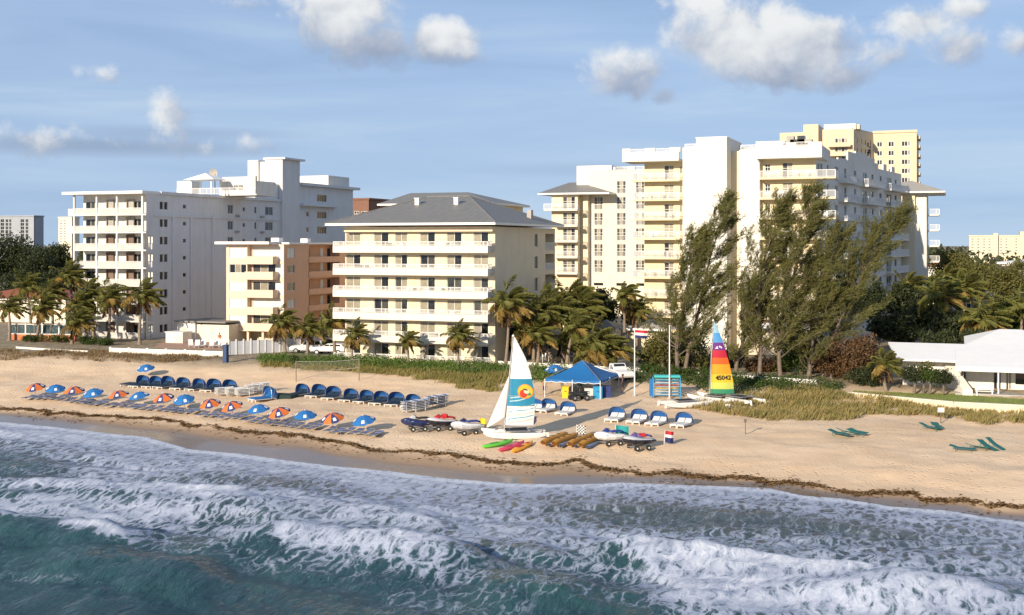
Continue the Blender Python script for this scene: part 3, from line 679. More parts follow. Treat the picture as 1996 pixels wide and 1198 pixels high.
# ------------------------------------------------------------------ white apartment block
def white_block():
    Y = 151.0; f0 = Fac(None, 0, Y); XL, XR = f0.a(143), f0.a(285)
    b = thing('white_apartments', 'white eight-storey apartment block with shaded blank side wall', 'building', ((XL+XR)/2, Y+20, GZ0))
    f = Fac(b, 0, Y); FH = 2.72; ZT = f.z(283, 377); FL = [ZT-.35-FH*(i+1) for i in range(8)]; FL.reverse()
    D = 2.3
    piers = [f.a(p) for p in (144, 188, 227.5, 277)]
    holes = []; mats = []
    for i, z in enumerate(FL):
        for j, (p0, p1) in enumerate([(168,185),(207,224),(253,275)]):
            holes.append((f.a(p0, D), f.a(p1, D), z+.1, z+2.05))
    f.wall(XL, XR-.3, GZ0-.2, ZT, holes, M_white, d=D)
    for k, h in enumerate(holes): f.win(h, 2 if k % 3 < 2 else 3, [M_glass, M_glass2], d=D)
    for i, z in enumerate(FL):
        f.mb().box(XL-.05, XR-.05, 0, D-.01, z-.2, z).build('balcony_slab', M_white, b)
        for k in range(3):
            a0, a1 = piers[k]+.12, piers[k+1]-.12
            f.rail(a0, a1, .08, z, .95, sp=.2)
            f.mb().box(a0, a1, .14, .19, z+.12, z+.82).build('balcony_panel', M_white, b)
        # partitions between the loggias, brown on the middle floors
        m = M_brownp if i <= 5 else M_conc
        for k in (1, 2):
            f.mb().box(piers[k]+.16, piers[k]+.32+f.a(205)-f.a(192), D-.3, D-.02, z+.02, z+2.3).build('loggia_screen', m, b)
    for k, a in enumerate(piers): f.mb().box(a-.12, a+.12, -.02, .3, GZ0-.2, ZT-.01).build('pier', M_trim, b)
    f.mb().box(f.a(130), XR+.12, -1.1, 3.2, ZT, ZT+.42).build('roof_slab', M_trim, b)
    # left corner balconies on the top floors
    for z in FL[-2:]: f.mb().box(f.a(131), XL-.06, .2, 3, z-.2, z).box(f.a(131), XL-.06, .2, .3, z+.002, z+.9).build('corner_balcony', M_white, b)
    g = Fac(b, XR, Y, math.pi/2); py = lambda zy: 290+zy/2.852
    a_step = g.a(545); a_end = g.a(688)
    hs = []; sm = []
    for i, z in enumerate(FL):
        zc = z+.75
        hs.append((g.a(311.5), g.a(318.3), zc, zc+1.25)); hs.append((g.a(320.0), g.a(327), zc, zc+1.25))
        sm.append((g.a(356.5), g.a(363), zc+.3, zc+.95))
    big = []
    for i in (-1, -2, -3):
        zc = FL[i]+.55
        big += [(g.a(444), g.a(454.5), zc, zc+1.5), (g.a(517), g.a(532), zc, zc+1.5)]; sm += [(g.a(473), g.a(478), zc+.5, zc+1.2), (g.a(496), g.a(500), zc+.2, zc+1.4)]
    # open corner loggia strip next to the front
    cl = [(.5, g.a(297.5), z+.02, z+2.2) for z in FL[:6]]
    g.wall(0, a_step, GZ0-.2, ZT, hs+sm+big+cl, M_whiteB, rev=.18)
    for h in hs+sm: g.win(h, 1, [M_glass], fw=.05)
    for h in big: g.win(h, 2 if h[1]-h[0] < 5 else 3, [M_glass, M_glass2, M_glass], fw=.06)
    for h in cl:
        g.mb().quad((h[0],1.4,h[2]),(h[1],1.4,h[2]),(h[1],1.4,h[3]),(h[0],1.4,h[3])).quad((h[1],.18,h[2]),(h[1],1.4,h[2]),(h[1],1.4,h[3]),(h[1],.18,h[3])).quad((h[0],.18,h[2]),(h[1],.18,h[2]),(h[1],1.4,h[2]),(h[0],1.4,h[2])).build('corner_loggia', M_white, b)
        g.rail(h[0]+.03, h[1]-.03, .04, h[2], .95)
    for px in (337, 372, 414): a = g.a(px); g.mb().box(a-.25, a+.25, -.18, -.003, GZ0-.2, ZT-3.1).build('wall_rib', M_whiteB, b)
    g.mb().box(g.a(300), a_step, -.2, -.004, FL[-1]-.35, FL[-1]-.1).build('string_course', M_whiteB, b)
    g.mb().box(3.25, a_step, -.35, .6, ZT+.01, ZT+.45).build('roof_edge', M_whiteB, b)
    for px, k in ((462,-1),(510,-1),(461,-2),(510,-2)):
        a = g.a(px); z = FL[k]+.0; g.mb().box(a-.5, a+.5, -.3, -.004, z+.05, z+.4).build('air_conditioner', M_conc, b)
    MB().box(XL, XR-1.5, Y+D+.25, Y+a_step, GZ0-.2, ZT-.01).build('core', M_white, b)
    # rear, taller part
    zr = g.z(688, 370); h2 = []
    for zc in (g.z(630, py(295)), g.z(630, py(388)), g.z(630, py(472)), g.z(630, py(560))): h2.append((g.a(618), g.a(637), zc, zc+g.z(630, py(255))-g.z(630, py(295))))
    s2 = [(g.a(597), g.a(602), h[2]+.3, h[3]-.2) for h in h2[1:]]
    g.wall(a_step, a_end, GZ0-.2, zr, h2+s2, M_whiteB)
    for h in h2: g.win(h, 4, [M_glass, M_glass2, M_glass], fw=.08)
    for h in s2: g.win(h, 1, [M_glass], fw=.06)
    MB().box(XL+2, XR-.35, Y+a_step+.02, Y+a_end, GZ0-.2, zr-.02).build('core', M_whiteB, b)
    g.mb().box(g.a(582), a_end+1.5, -.9, 12, zr+.002, zr+.5).build('roof_slab', M_whiteB, b)
    zc = g.z(640, 402); g.mb().box(g.a(583), g.a(652), -1.2, -.004, zc-.2, zc+.2).build('ledge', M_whiteB, b)
    # lift tower
    t0, t1 = g.a(546), g.a(580); zt = g.z(546, 310); zb = g.z(546, 400); xw = onY(480, 0, Y+t0)[0]
    MB().box(xw+4.0, XR+.5, Y+t0, Y+t1, GZ0, zt).build('lift_tower', M_whiteB, b)
    MB().box(xw, xw+2.2, Y+t0+.5, Y+t1, ZT, zt).box(xw+2.2, xw+4.0, Y+t0+1.0, Y+t1, ZT, zt-.3).build('lift_tower_wing', M_white, b)
    MB().box(xw+3.8, XR+1.2, Y+t0-.3, Y+t1+.8, zt+.002, zt+.35).build('tower_cap', M_whiteB, b)
    zz = g.z(560, 342); MB().box(xw-6.5, xw-.01, Y+t0+2, Y+t1, ZT, g.z(546, 341)).build('machine_room', M_white, b)
    # right rooftop room and roof plant
    r0 = g.a(600); MB().box(XR-12, XR-.6, Y+r0+9, Y+a_end-.5, zr+.5, g.z(688, 346)).build('rooftop_room', M_white, b)
    for k in range(4):
        a = g.a(584+k*5); MB().box(XR-3-k*.6, XR-1.6-k*.6, Y+a, Y+a+1.5, zr+.5, zr+1.5+.5*(k % 2)).build('roof_plant', M_conc, b)
    # penthouse terrace with small gazebo on the front roof
    yp = Y+g.a(395); x0 = onY(345, 0, yp)[0]; x1 = onY(430, 0, yp)[0]; zp = ZT+.46
    fp = Fac(b, 0, yp)
    fp.rail(x0, onY(497,0,yp)[0], 0, zp, 1.0)
    gx0, gx1 = fp.a(366, 2), fp.a(415, 2)
    for x in (gx0+.4, gx1-.6):
        for d_ in (2.2, 4.8): fp.mb().box(x, x+.2, d_, d_+.2, zp, zp+2.5).build('gazebo_post', M_trim, b)
    fp.mb().add([(gx0-.6,1.4,zp+2.5),(gx1+.6,1.4,zp+2.5),(gx1+.6,5.6,zp+2.5),(gx0-.6,5.6,zp+2.5),((gx0+gx1)/2,3.5,zp+3.7)], [(0,1,4),(1,2,4),(2,3,4),(3,0,4),(3,2,1,0)]).build('gazebo_roof', M_roofW, b)
    fp.mb().box(fp.a(345,6), fp.a(372,6), 6, 9, zp, zp+2.6).build('stair_head', M_white, b); fp.mb().box(fp.a(430,6), fp.a(500,6), 6, 12, zp, zp+2.4).build('penthouse', M_white, b)
    a0 = fp.a(455, 6); fp.win((a0, a0+2.0, zp+.8, zp+1.8), 2, [M_glass], d=5.86); 
    m = MB(); cx, cy, cz = fp.xf(fp.a(419, 5), 5, zp+3.6); m.tube([(cx,cy,zp),(cx,cy,cz)], .09, 6)
    rings = [[(cx-.9*math.sin(t)*math.cos(p)*1.0-(.25*math.sin(t)**2), cy-.35*math.sin(t)**2+.1, cz+.9*math.sin(t)*math.sin(p)+.1) for p in np.linspace(0, 2*math.pi, 14, endpoint=False)] for t in np.linspace(.05, 1.2, 5)]
    m.loft(rings, cap=False).build('satellite_dish', M_conc, b)
    fp.mb().box(fp.a(496,1), fp.a(499,1), 1, 1.3, zp, zp+2.9).build('mast', M_conc, b)
    gz_ = g.z(528, 375); a = g.a(525); g.mb().box(g.a(500), a_step-.01, .3, 6, ZT+.45, ZT+3.2).build('stair_room', M_whiteB, b)
    g.win((g.a(523), g.a(531.5), ZT+1.6, ZT+2.6), 2, [M_glass], d=.14)
    return XL, XR, Y, ZT
WB = white_block()
def annex():
    Y = 150.0; x0 = onY(346,0,Y)[0]; x1 = onY(443,0,Y)[0]; z1 = onY(350,626,Y)[2]
    b = thing('pool_annex', 'low white annex with a flat dark roof beside the white apartments', 'building', ((x0+x1)/2, Y+3, GZ0))
    xm = onY(380,0,Y)[0]
    MB().box(x0, xm, Y, Y+7, GZ0-.2, z1-.1).build('wall', M_white, b)
    MB().box(xm+.01, x1, Y+.4, Y+7, GZ0-.2, z1-.35).build('side_wall', M_pale, b)
    MB().box(x0-.4, x1, Y-.5, Y+7.3, z1-.09, z1+.14).build('roof', M_roof, b)
    MB().box(x0+.7, x0+1.6, Y-.05, Y-.004, GZ0+.1, z1-1.0).build('door', M_yellow, b)
    x0 = onY(323,0,Y-3)[0]; x1 = onY(356,0,Y-3)[0]; z2 = onY(340,648,Y-3)[2]
    b = thing('pump_house', 'small white pump house with flat roof beside the pool annex', 'shed', ((x0+x1)/2, Y-2, GZ0))
    MB().box(x0, x1, Y-3, Y-.8, GZ0-.2, z2).build('wall', M_white, b); MB().box(x0-.12, x1+.12, Y-3.12, Y-.7, z2+.002, z2+.12).build('roof', M_trim, b)
    MB().box(x1-1.5, x1-.4, Y-3.06, Y-3.004, GZ0, z2-.4).build('door', M_pale, b)
annex()
# ------------------------------------------------------------------ large yellow and white hotel
def big_hotel():
    b = thing('beach_hotel', 'large yellow and white ten-storey hotel with lift tower and railed roof', 'building', (-30, 175, GZ0))
    YW = 167.0; f = Fac(b, 0, YW); FP = 2.742
    SB = [26.3-FP*i for i in range(9)]             # underside of every balcony slab, from the top
    ZP0, ZP1 = 29.1, 30.85
    # left bay
    A0, A1 = f.a(1256), f.a(1330)
    hs = []; sm = []
    for z in SB[:8]: hs.append((f.a(1294.5), f.a(1313.5), z+.22, z+2.35)); sm.append((f.a(1325.5), f.a(1329), z+1.15, z+2.15))
    f.wall(A0, A1, GZ0-.2, ZP0, hs+sm, M_yellow)
    for h in hs: f.win(h, 2, random.choice([[M_glass,M_curt],[M_curt,M_curt],[M_glass2,M_curt]]), trans=True)
    for h in sm: f.win(h, 1, [M_glass], fw=.05)
    BL = f.a(1238); d = -1.7
    def balc(a0, a1, z, dd, ends, wrap=None):
        f.mb().box(a0, a1, dd, -.01, z, z+.2).build('balcony_slab', M_yellow, b)
        f.rail(a0+.05, a1-.05, dd+.05, z+.202, 1.0, ends=ends, sp=.14)
        for k in range(2):
            x = random.uniform(a0+.5, a1-1.2); c = f.mb()
            c.box(x, x+.5, dd+.5, dd+1.0, z+.55, z+.6).box(x, x+.5, dd+.96, dd+1.02, z+.6, z+1.1)
            for u in (.02, .44):
                for v in (.52, .94): c.box(x+u, x+u+.04, dd+v, dd+v+.04, z+.2, z+.55)
            c.build('balcony_chair', random.choice([M_rail, M_pinkF]), b)
    for z in SB[:8]: balc(BL, A1-.05, z, d, ((-1, 1.2),))
    f.mb().box(f.a(1222), f.a(1331), -2.6, 3, ZP0, ZP0+.3).box(f.a(1222), f.a(1331), -2.6, -2.3, ZP0+.302, ZP1-.5).box(f.a(1222), f.a(1222)+.3, -2.298, 3, ZP0+.302, ZP1-.5).build('roof_parapet', M_white, b)
    # crenel piers and rails on the parapet
    for p0, p1 in ((1222,1238),(1266,1285),(1313,1334)): f.mb().box(f.a(p0), f.a(p1), -2.6, -2.3, ZP1-.498, ZP1+.12).build('parapet_pier', M_white, b)
    for p0, p1 in ((1238,1266),(1285,1313)): f.rail(f.a(p0), f.a(p1), -2.45, ZP1-.498, .52)
    # white tower bay
    T0, T1, TS = f.a(1330.5, -2.6), f.a(1416.5, -2.6), f.a(1437)
    f.mb().box(T0, f.a(1357,-2.6)-.004, -2.6, 6, GZ0-.2, ZP1+.05).build('tower_wall', M_white, b)
    zt = f.z(1390, 268.5, -2.6)
    f.mb().box(f.a(1357,-2.6), T1, -2.6, 9, GZ0-.2, zt).build('lift_tower', M_white, b)
    f.mb().box(f.a(1357,-2.6)-.08, T1+.08, -2.68, 9.1, zt+.002, zt+.16).build('tower_cap', M_trim, b)
    f.mb().box(T1-1, T1+2.5, 8, 16, ZP0, zt-.6).build('plant_room', M_conc, b)
    f.rail(f.a(1335,-2.6), f.a(1356,-2.6), -2.45, ZP1+.05, .5)
    # right bay
    W0 = f.a(1441, -1.2); C0 = f.a(1483); C1 = f.a(1590)
    f.mb().box(T1+.004, W0, .8, 4, GZ0-.2, ZP1-.4).build('recess_wall', M_cream, b)
    f.mb().box(W0, C0, -1.2, 4, GZ0-.2, ZP1-.4).build('wall', M_white, b)
    f.rail(W0+.2, C0-.2, -1.05, ZP1-.4, .7)
    hs = []; dw = []
    for z in SB[:8]: hs.append((f.a(1525), f.a(1545.5), z+.22, z+2.35)); dw.append((f.a(1491), f.a(1501.6), z+1.0, z+2.2))
    f.wall(C0, C1, GZ0-.2, ZP0, hs+dw, M_yellow)
    for h in hs: f.win(h, 2, random.choice([[M_glass,M_curt],[M_curt,M_curt],[M_glass2,M_curt]]), trans=True)
    for h in dw: f.win(h, 2, [M_glass], trans=True, sill=True)
    BR = f.a(1629, -1.7)
    for z in SB[:8]:
        balc(C0+.05, BR, z, d, ((1, 3.0),))
        f.mb().box(C1+.02, BR, .0, 3.0, z, z+.198).build('balcony_return', M_white, b)
    PR = f.a(1602, -2.4)
    f.mb().box(C0-.3, PR, -2.4, 9, ZP0, ZP0+.3).box(C0-.3, PR, -2.4, -2.1, ZP0+.302, ZP1-.1).box(PR-.3, PR, -2.098, 9, ZP0+.302, ZP1-.1).build('roof_parapet', M_white, b)
    for p0, p1 in ((1483,1502),(1532,1552),(1580,1602)): f.mb().box(f.a(p0,-2.4), f.a(p1,-2.4), -2.4, -2.1, ZP1-.098, ZP1+.35).build('parapet_pier', M_white, b)
    for p0, p1 in ((1502,1532),(1552,1580)): f.rail(f.a(p0,-2.4), f.a(p1,-2.4), -2.25, ZP1-.098, .5)
    f.mb().box(f.a(1462), f.a(1520), 5, 12, ZP0, f.z(1490, 275, 5)).build('penthouse', M_white, b)
    for k in range(7):      # roof plant behind the parapet
        a = f.a(1526+k*7, 3); f.mb().box(a, a+.5+.5*(k % 3), 3, 4.4, ZP0+.3, ZP1+.7+.5*((k*5) % 3)).build('roof_plant', M_conc if k % 2 else M_glass2, b)
    # lower structure: terrace block at the foot
    f.mb().box(f.a(1480), f.a(1600), -9, -1.8, GZ0-.2, GZ0+3.4).build('terrace_block', M_cream, b)
    f.mb().box(f.a(1478), f.a(1602), -9.4, -1.81, GZ0+3.402, GZ0+3.75).build('terrace_roof', M_trim, b)
    f.mb().box(A0-.01, C1-.3, 1.7, 14, GZ0-.2, ZP0-.02).build('core', M_yellow, b)
    # wing running inland, turned a little outward
    th = math.radians(90-9.5); px0, py0, _ = f.xf(C1, .02, 0)
    g = Fac(b, px0, py0, th); L_ = g.a(1757); hs = []; nar = []
    spec = [(1592,1604,'d'),(1612,1615.5,'n'),(1627,1634,'d'),(1645,1650,'n'),(1664,1669,'n'),(1681,1690,'d'),(1698,1703,'n'),(1714,1719,'n'),(1728,1738,'d'),(1744,1748,'n')]
    for z in SB[:8]:
        for p0, p1, k in spec:
            (hs if k == 'd' else nar).append((g.a(p0), g.a(p1), z+(.22 if k == 'd' else .8), z+2.3))
    g.wall(.02, L_, GZ0-.2, ZP0+.6, hs+nar, M_white)
    for h in hs: g.win(h, 2, [M_glass, random.choice([M_glass2, M_curt])])
    for h in nar: g.win(h, 1, [random.choice([M_glass, M_glass2])], fw=.06)
    for z in SB[:8]:
        for p0, p1 in ((1634.5,1654),(1677,1711),(1722,1758)):
            a0, a1 = g.a(p0), g.a(p1)
            g.mb().box(a0, a1, -1.3, -.01, z, z+.2).build('balcony_slab', M_white, b)
            g.rail(a0+.04, a1-.04, -1.25, z+.202, 1.0, ends=((-1,-.02),), sp=.18)
        g.mb().box(g.a(1654)+.02, g.a(1677)-.02, -.35, -.01, z+.05, z+.2).build('ledge', M_white, b)
        g.rail(g.a(1656), g.a(1676), -.3, z+.202, .9, sp=.2)
    # stepped and arched parapet
    pa = g.mb()
    for p0, p1, e in ((1634,1652,.0),(1653,1668,1.25),(1668,1690,1.6),(1690,1705,1.15),(1706,1712,.5),(1722,1728,.7),(1738,1744,.6)):
        pa.box(g.a(p0), g.a(p1), .0, .3, ZP0+.602, ZP0+.9+e)
    pa.build('stepped_parapet', M_white, b)
    g.mb().box(.05, L_-.05, 1.5, 12, GZ0-.2, ZP0+.55).build('core', M_white, b)
    # end pavilion with hipped roof, raised over the drive
    x0, y0, _ = g.xf(L_, 0, 0); ze = onY(1792, 374, y0+3)[2]; zb = onY(1792, 543, y0+3)[2]
    xr = onY(1806, 0, y0+1)[0]; D2 = 14.0
    MB().box(x0-8, xr-1.9, y0+.5, y0+D2, zb, ze-.3).build('pavilion_wall', M_cream, b)
    MB().box(xr-1.89, xr, y0+1.2, y0+D2, zb, ze-.3).build('pavilion_wall', M_white, b)
    hip(b, x0-9, onY(1843, 0, y0+6)[0], y0-.8, y0+D2+1, ze, onY(1774,0,y0+7)[0], onY(1778,0,y0+7)[0], y0+7, onY(1774,352,y0+7)[2], seams=False, m=mat('pale_roof', (.42,.39,.34), .6, .15, 1))
    for z in SB[1:5]:
        zz = z-1.1; MB().box(xr+.01, onY(1831,0,y0+8)[0], y0+3, y0+9, zz, zz+.2).build('balcony_slab', M_white, b)
        hf = Fac(b, 0, y0+3); hf.rail(xr+.02, onY(1831,0,y0+3)[0], .05, zz+.202, 1.0, sp=.16)
    for px in (1722, 1775, 1798): x = onY(px, 0, y0+2)[0]; MB().box(x, x+.7, y0+1.5, y0+2.2, GZ0-.2, zb).build('column', M_cream, b)
    MB().box(x0-9, xr, y0+D2-.5, y0+D2-.02, GZ0-.2, zb-.02).build('undercroft_shade', M_dark, b)  # near-black sheet paints in the shade of the opening below the pavilion
    # set-back rear wing to the left
    YR = 200.0; r = Fac(b, 0, YR); RP = 2.75; zt = r.z(1225, 331); Z5 = [r.z(1200, 230+zy/3.071) for zy in (445,540,635,728,822,918)]
    hs = []
    for p0, p1 in ((1158,1175),(1202,1220),(1239,1256)):
        for i, z in enumerate(Z5):
            if p0 == 1158 and i == 0: continue
            hs.append((r.a(p0), r.a(p1), z-.15, z+2.0))
    low = [(r.a(p0), r.a(p1), r.z(1200, 557), r.z(1200, 551)) for p0, p1 in ((1157,1176),(1201,1222),(1240,1256))]
    r.wall(r.a(1150), r.a(1262), GZ0-.2, zt, hs+low, M_pale)
    for h in hs: r.win(h, 3, [M_glass2, M_curt, M_glass2], trans=True); r.rail(h[0]-.15, h[1]+.15, -.12, h[2]-.1, 1.0, sp=.2)
    for h in low: r.win(h, 1, [M_glass], fw=.04)
    r.mb().box(r.a(1150), r.a(1290), .4, 14, GZ0-.2, zt-.02).build('core', M_pale, b)
    for p0, p1 in ((1196,1200),(1222,1238),(1254,1262)): r.mb().box(r.a(p0), r.a(p1), -.12, .3, zt+.002, zt+.6).build('parapet_pier', M_white, b)
    for p0, p1 in ((1200,1222),(1238,1254)): r.rail(r.a(p0), r.a(p1), .1, zt, .6)
    r.mb().box(r.a(1124,1), r.a(1192,1), 1, 11, GZ0, r.z(1150, 322.5, 1)).build('stair_tower', M_white, b)
    # its left pavilion
    l0, l1 = r.a(1086), r.a(1136); ze = r.z(1100, 376, -3); hs = []
    for z in Z5[1:]: hs.append((r.a(1097,-3), r.a(1121,-3), z-.15, z+2.0))
    r.wall(l0, l1, GZ0-.2, ze-.3, hs, M_cream, d=-3)
    for h in hs: r.win(h, 3, [M_glass2, M_curt, M_glass], d=-3, trans=True)
    for z in Z5[1:]:
        r.mb().box(r.a(1060,-4.6) if z == Z5[1] else r.a(1078,-4.6), r.a(1125,-4.6), -4.6, -3.01, z-.45, z-.2).build('balcony_slab', M_creamW, b)
        r.rail(r.a(1060,-4.6) if z == Z5[1] else r.a(1078,-4.6), r.a(1125,-4.6), -4.55, z-.2, 1.0)
    r.mb().box(l0, l1-.1, -2.7, 10, GZ0-.2, ze-.3).build('core', M_cream, b)
    r.mb().box(l1-.09, r.a(1150)-.01, -1.2, 10, GZ0-.2, ze-.3).build('recess_wall', M_cream, b)
    hip(b, r.a(1048,-4.2), r.a(1187,-4.2), YR-4.2, YR+10, ze, r.a(1119,2.5)-1, r.a(1119,2.5)+1.2, YR+2.9, r.z(1121, 355, 2.5), seams=False)
big_hotel()

# ------------------------------------------------------------------ tan high-rise behind
def highrise():
    Y = 352.0; b = thing('tan_highrise', 'tan high-rise apartment tower standing behind the beach hotel', 'building', (0, Y+10, GZ0)); f = Fac(b, 0, Y); py = lambda zy: 230+zy/3.072
    def blk(p0, p1, top, d0, d1, m, name='wall'): f.mb().box(f.a(p0, d0), f.a(p1, d0), d0, d1, GZ0, f.z((p0+p1)/2, top, d0)).build(name, m, b)
    blk(1520, 1567, 258, 14, 30, M_tan); blk(1566, 1595, 242, 8, 26, M_tan, 'lift_tower')
    # projecting left block
    hs = []
    for i in range(9):
        z = f.z(1640, py(118+54.5*i)+0, -6); hs.append((f.a(1627,-6), f.a(1653,-6), z-2.1, z))
    zt = f.z(1640, 251, -6)
    f.wall(f.a(1603,-6), f.a(1664,-6), GZ0, zt, hs, M_tan, d=-6)
    for h in hs: f.win(h, 4, [M_glass2, M_curt], d=-6, fw=.15)
    for h in hs:
        f.mb().box(h[0]-1.6, h[1]+.8, -8, -6.01, h[2]-.5, h[2]-.2).box(h[0]-1.6, h[1]+.8, -8, -7.8, h[2]-.198, h[2]+.7).build('balcony', M_tan, b)
    f.mb().box(f.a(1603,-6), f.a(1664,-6)-.4, -5.6, 20, GZ0, zt-.02).build('core', M_tan, b)
    f.mb().box(f.a(1606,-4), f.a(1668,-4), -4, 10, zt, f.z(1640, 241, -4)).build('penthouse', M_white, b)
    f.mb().box(f.a(1672,0), f.a(1678,0), -4.4, 0, zt, f.z(1640, 243, -4)).build('penthouse_block', M_tan, b)
    # shaded link face
    x0, y0, _ = f.xf(f.a(1664,-6), -6, 0); x1 = f.a(1702, 12); th = math.atan2((Y+12)-y0, x1-x0); g = Fac(b, x0, y0, th); L_ = math.hypot(x1-x0, Y+12-y0)
    hs = []
    for i in range(8):
        z = g.z(1680, py(125+54.5*i)); hs += [(g.a(p), g.a(p+4), z-1.5, z) for p in (1668, 1676, 1684)]; hs.append((g.a(1690.5), g.a(1698), z-2.2, z+.3))
    g.wall(0, L_, GZ0, g.z(1664, 251), hs, M_tan)
    for h in hs: g.win(h, 1, [M_glass, M_dark], fw=.1)
    f.mb().prism([(f.a(1664,-6)-.5, -5), (x1-.2, 12.3), (x1-.2, 26), (f.a(1664,-6)-.5, 26)], GZ0, f.z(1690, 258, 12)).build('core', M_tan, b)
    # right wing
    zt = f.z(1740, 258.6, 12); hs = []
    for i in range(8):
        z = f.z(1750, py(137+54.3*i), 12)
        hs += [(f.a(1709,12), f.a(1720,12), z-1.6, z), (f.a(1731,12), f.a(1743,12), z-1.6, z), (f.a(1757,12), f.a(1775,12), z-1.6, z)]
    f.wall(f.a(1702,12), f.a(1787,12), GZ0, zt, hs, M_tan, d=12)
    for k, h in enumerate(hs): f.win(h, (2,2,3)[k % 3], [M_glass, M_glass2, M_curt], d=12, fw=.16)
    f.mb().box(f.a(1702,12), f.a(1787,12), 12.4, 30, GZ0, zt-.02).build('core', M_tan, b)
    for i in range(9):
        z = f.z(1790, py(105+54.3*i), 14); f.mb().box(f.a(1787,12)+.01, f.a(1793,14), 14, 24, z-.9, z).build('balcony', M_tan, b)
    f.mb().box(f.a(1701,11.7), f.a(1788,11.7), 11.7, 12, zt+.002, zt+.7).build('parapet', M_tan, b)
highrise()

# ------------------------------------------------------------------ far and minor buildings
def far_block(name, label, Y, p0, p1, top, bot, m, cols, rows, roofm=None, dark=None, cat='building', depth=16, wm=None, fw=.12):
    f0 = Fac(None, 0, Y); x0, x1 = f0.a(p0), f0.a(p1); zt = f0.z((p0+p1)/2, top); zb = GZ0
    b = thing(name, label, cat, ((x0+x1)/2, Y+depth/2, GZ0)); f = Fac(b, 0, Y); hs = []
    for (c0, c1) in cols:
        for (r0, r1) in rows: hs.append((f.a(c0), f.a(c1), f.z((c0+c1)/2, r1), f.z((c0+c1)/2, r0)))
    f.wall(x0, x1, zb, zt, hs, m, rev=.4)
    for h in hs: f.win(h, 2, wm or [M_glass, M_glass2], fw=fw)
    f.mb().box(x0, x1, .45, depth, zb, zt-.02).build('core', m, b)
    f.mb().box(x0-.3, x1+.3, -.3, depth+.3, zt+.002, zt+.5).build('roof', roofm or m, b)
    return b, f
M_grey = mat('blue_grey_cladding', (.34,.37,.42), .6, .15, .3)
def rows(y0, n, p, h): return [(y0+p*i, y0+p*i+h) for i in range(n)]
far_block('far_office', 'grey far-off block with dark window strips above the dark trees', 420, -30, 66, 422, 470, M_grey, [(-22,-10),(1,8),(11,16),(18,22),(40,47),(50,55)], rows(427, 6, 7, 6), depth=6, wm=[M_dark], fw=.04)
far_block('far_tower', 'slim cream far-off tower seen past the white apartments', 520, 114, 140, 424, 470, M_pale, [(117,121),(124,128)], rows(429, 9, 5, 2.6), depth=6)
far_block('brown_block', 'small red-brown block between the white apartments and the cream hotel roof', 300, 686, 719, 389, 420, mat('red_brown_brick', (.23,.12,.085), .85, .2, 1), [(690,700),(704,716)], [(411,417)])
cols = [(c, c+5) for c in (1893,1904,1915,1926,1948,1959,1978,1990,2010,2030)]
b, f = far_block('far_apartments', 'long pale yellow far-off apartment block beyond the treetops', 620, 1889, 2090, 460, 497, mat('pale_yellow_far', (.68,.60,.45), .8, .1, .1), cols, rows(464, 6, 5.5, 3.4), wm=[M_curt, M_glass2])
f.mb().box(f.a(1936), f.a(1945), -2, 12, GZ0, f.z(1940, 454)).build('lift_tower', MT['pale_yellow_far'], b)
f.mb().box(f.a(1988), f.a(2010), -2, 12, GZ0, f.z(1998, 451)).build('lift_tower', MT['pale_yellow_far'], b)
def villa(name, label, Y, p0, p1, eave, ridge, m, rm, depth=12, win=True):
    f0 = Fac(None, 0, Y); x0, x1 = f0.a(p0), f0.a(p1); ze = f0.z((p0+p1)/2, eave); zr = HC+(HY-ridge)/F*(Y/ray((p0+p1)/2)[1]+depth/2)
    b = thing(name, label, 'house', ((x0+x1)/2, Y+depth/2, GZ0)); f = Fac(b, 0, Y); hs = []
    n = max(1, int((x1-x0)/3.2))
    if win:
        for k in range(n): c = x0+(x1-x0)*(k+.5)/n; hs.append((c-.7, c+.7, max(GZ0+.9, ze-2.0), ze-.7))
    f.wall(x0, x1, GZ0-.2, ze-.28, hs, m)
    for h in hs: f.win(h, 2, [M_glass, M_curt])
    f.mb().box(x0, x1, .4, depth, GZ0-.2, ze-.3).build('core', m, b)
    ins = min((x1-x0)*.4, depth*.5)
    hip(b, x0-.6, x1+.6, Y-.6, Y+depth+.6, ze, x0+ins, x1-ins, Y+depth/2, max(zr, ze+.8), m=rm, seams=False)
villa('red_roofed_house', 'house with a red tiled roof behind the coconut palms', 176, -60, 128, 582, 562, M_pale, M_roofR)
villa('orange_roofed_house', 'small house with an orange tiled roof beside the hotel end pavilion', 300, 1808, 1850, 520, 507, M_white, M_roofR, 10)
villa('brown_roofed_house', 'low house with a long brown roof among the inland trees', 260, 1920, 2060, 526, 516, M_pale, mat('brown_shingle', (.18,.12,.10), .85, .3, 2), 12)
villa('flat_white_villa', 'white villa with a pale roof rising above the inland trees', 330, 1948, 2080, 512, 507, M_white, M_roofW, 14)
villa('long_grey_roof', 'low building with a pale grey roof behind the inland palms', 215, 1872, 2040, 580, 571, M_pale, mat('pale_grey_roof', (.5,.5,.5), .7, .2, 1), 10)
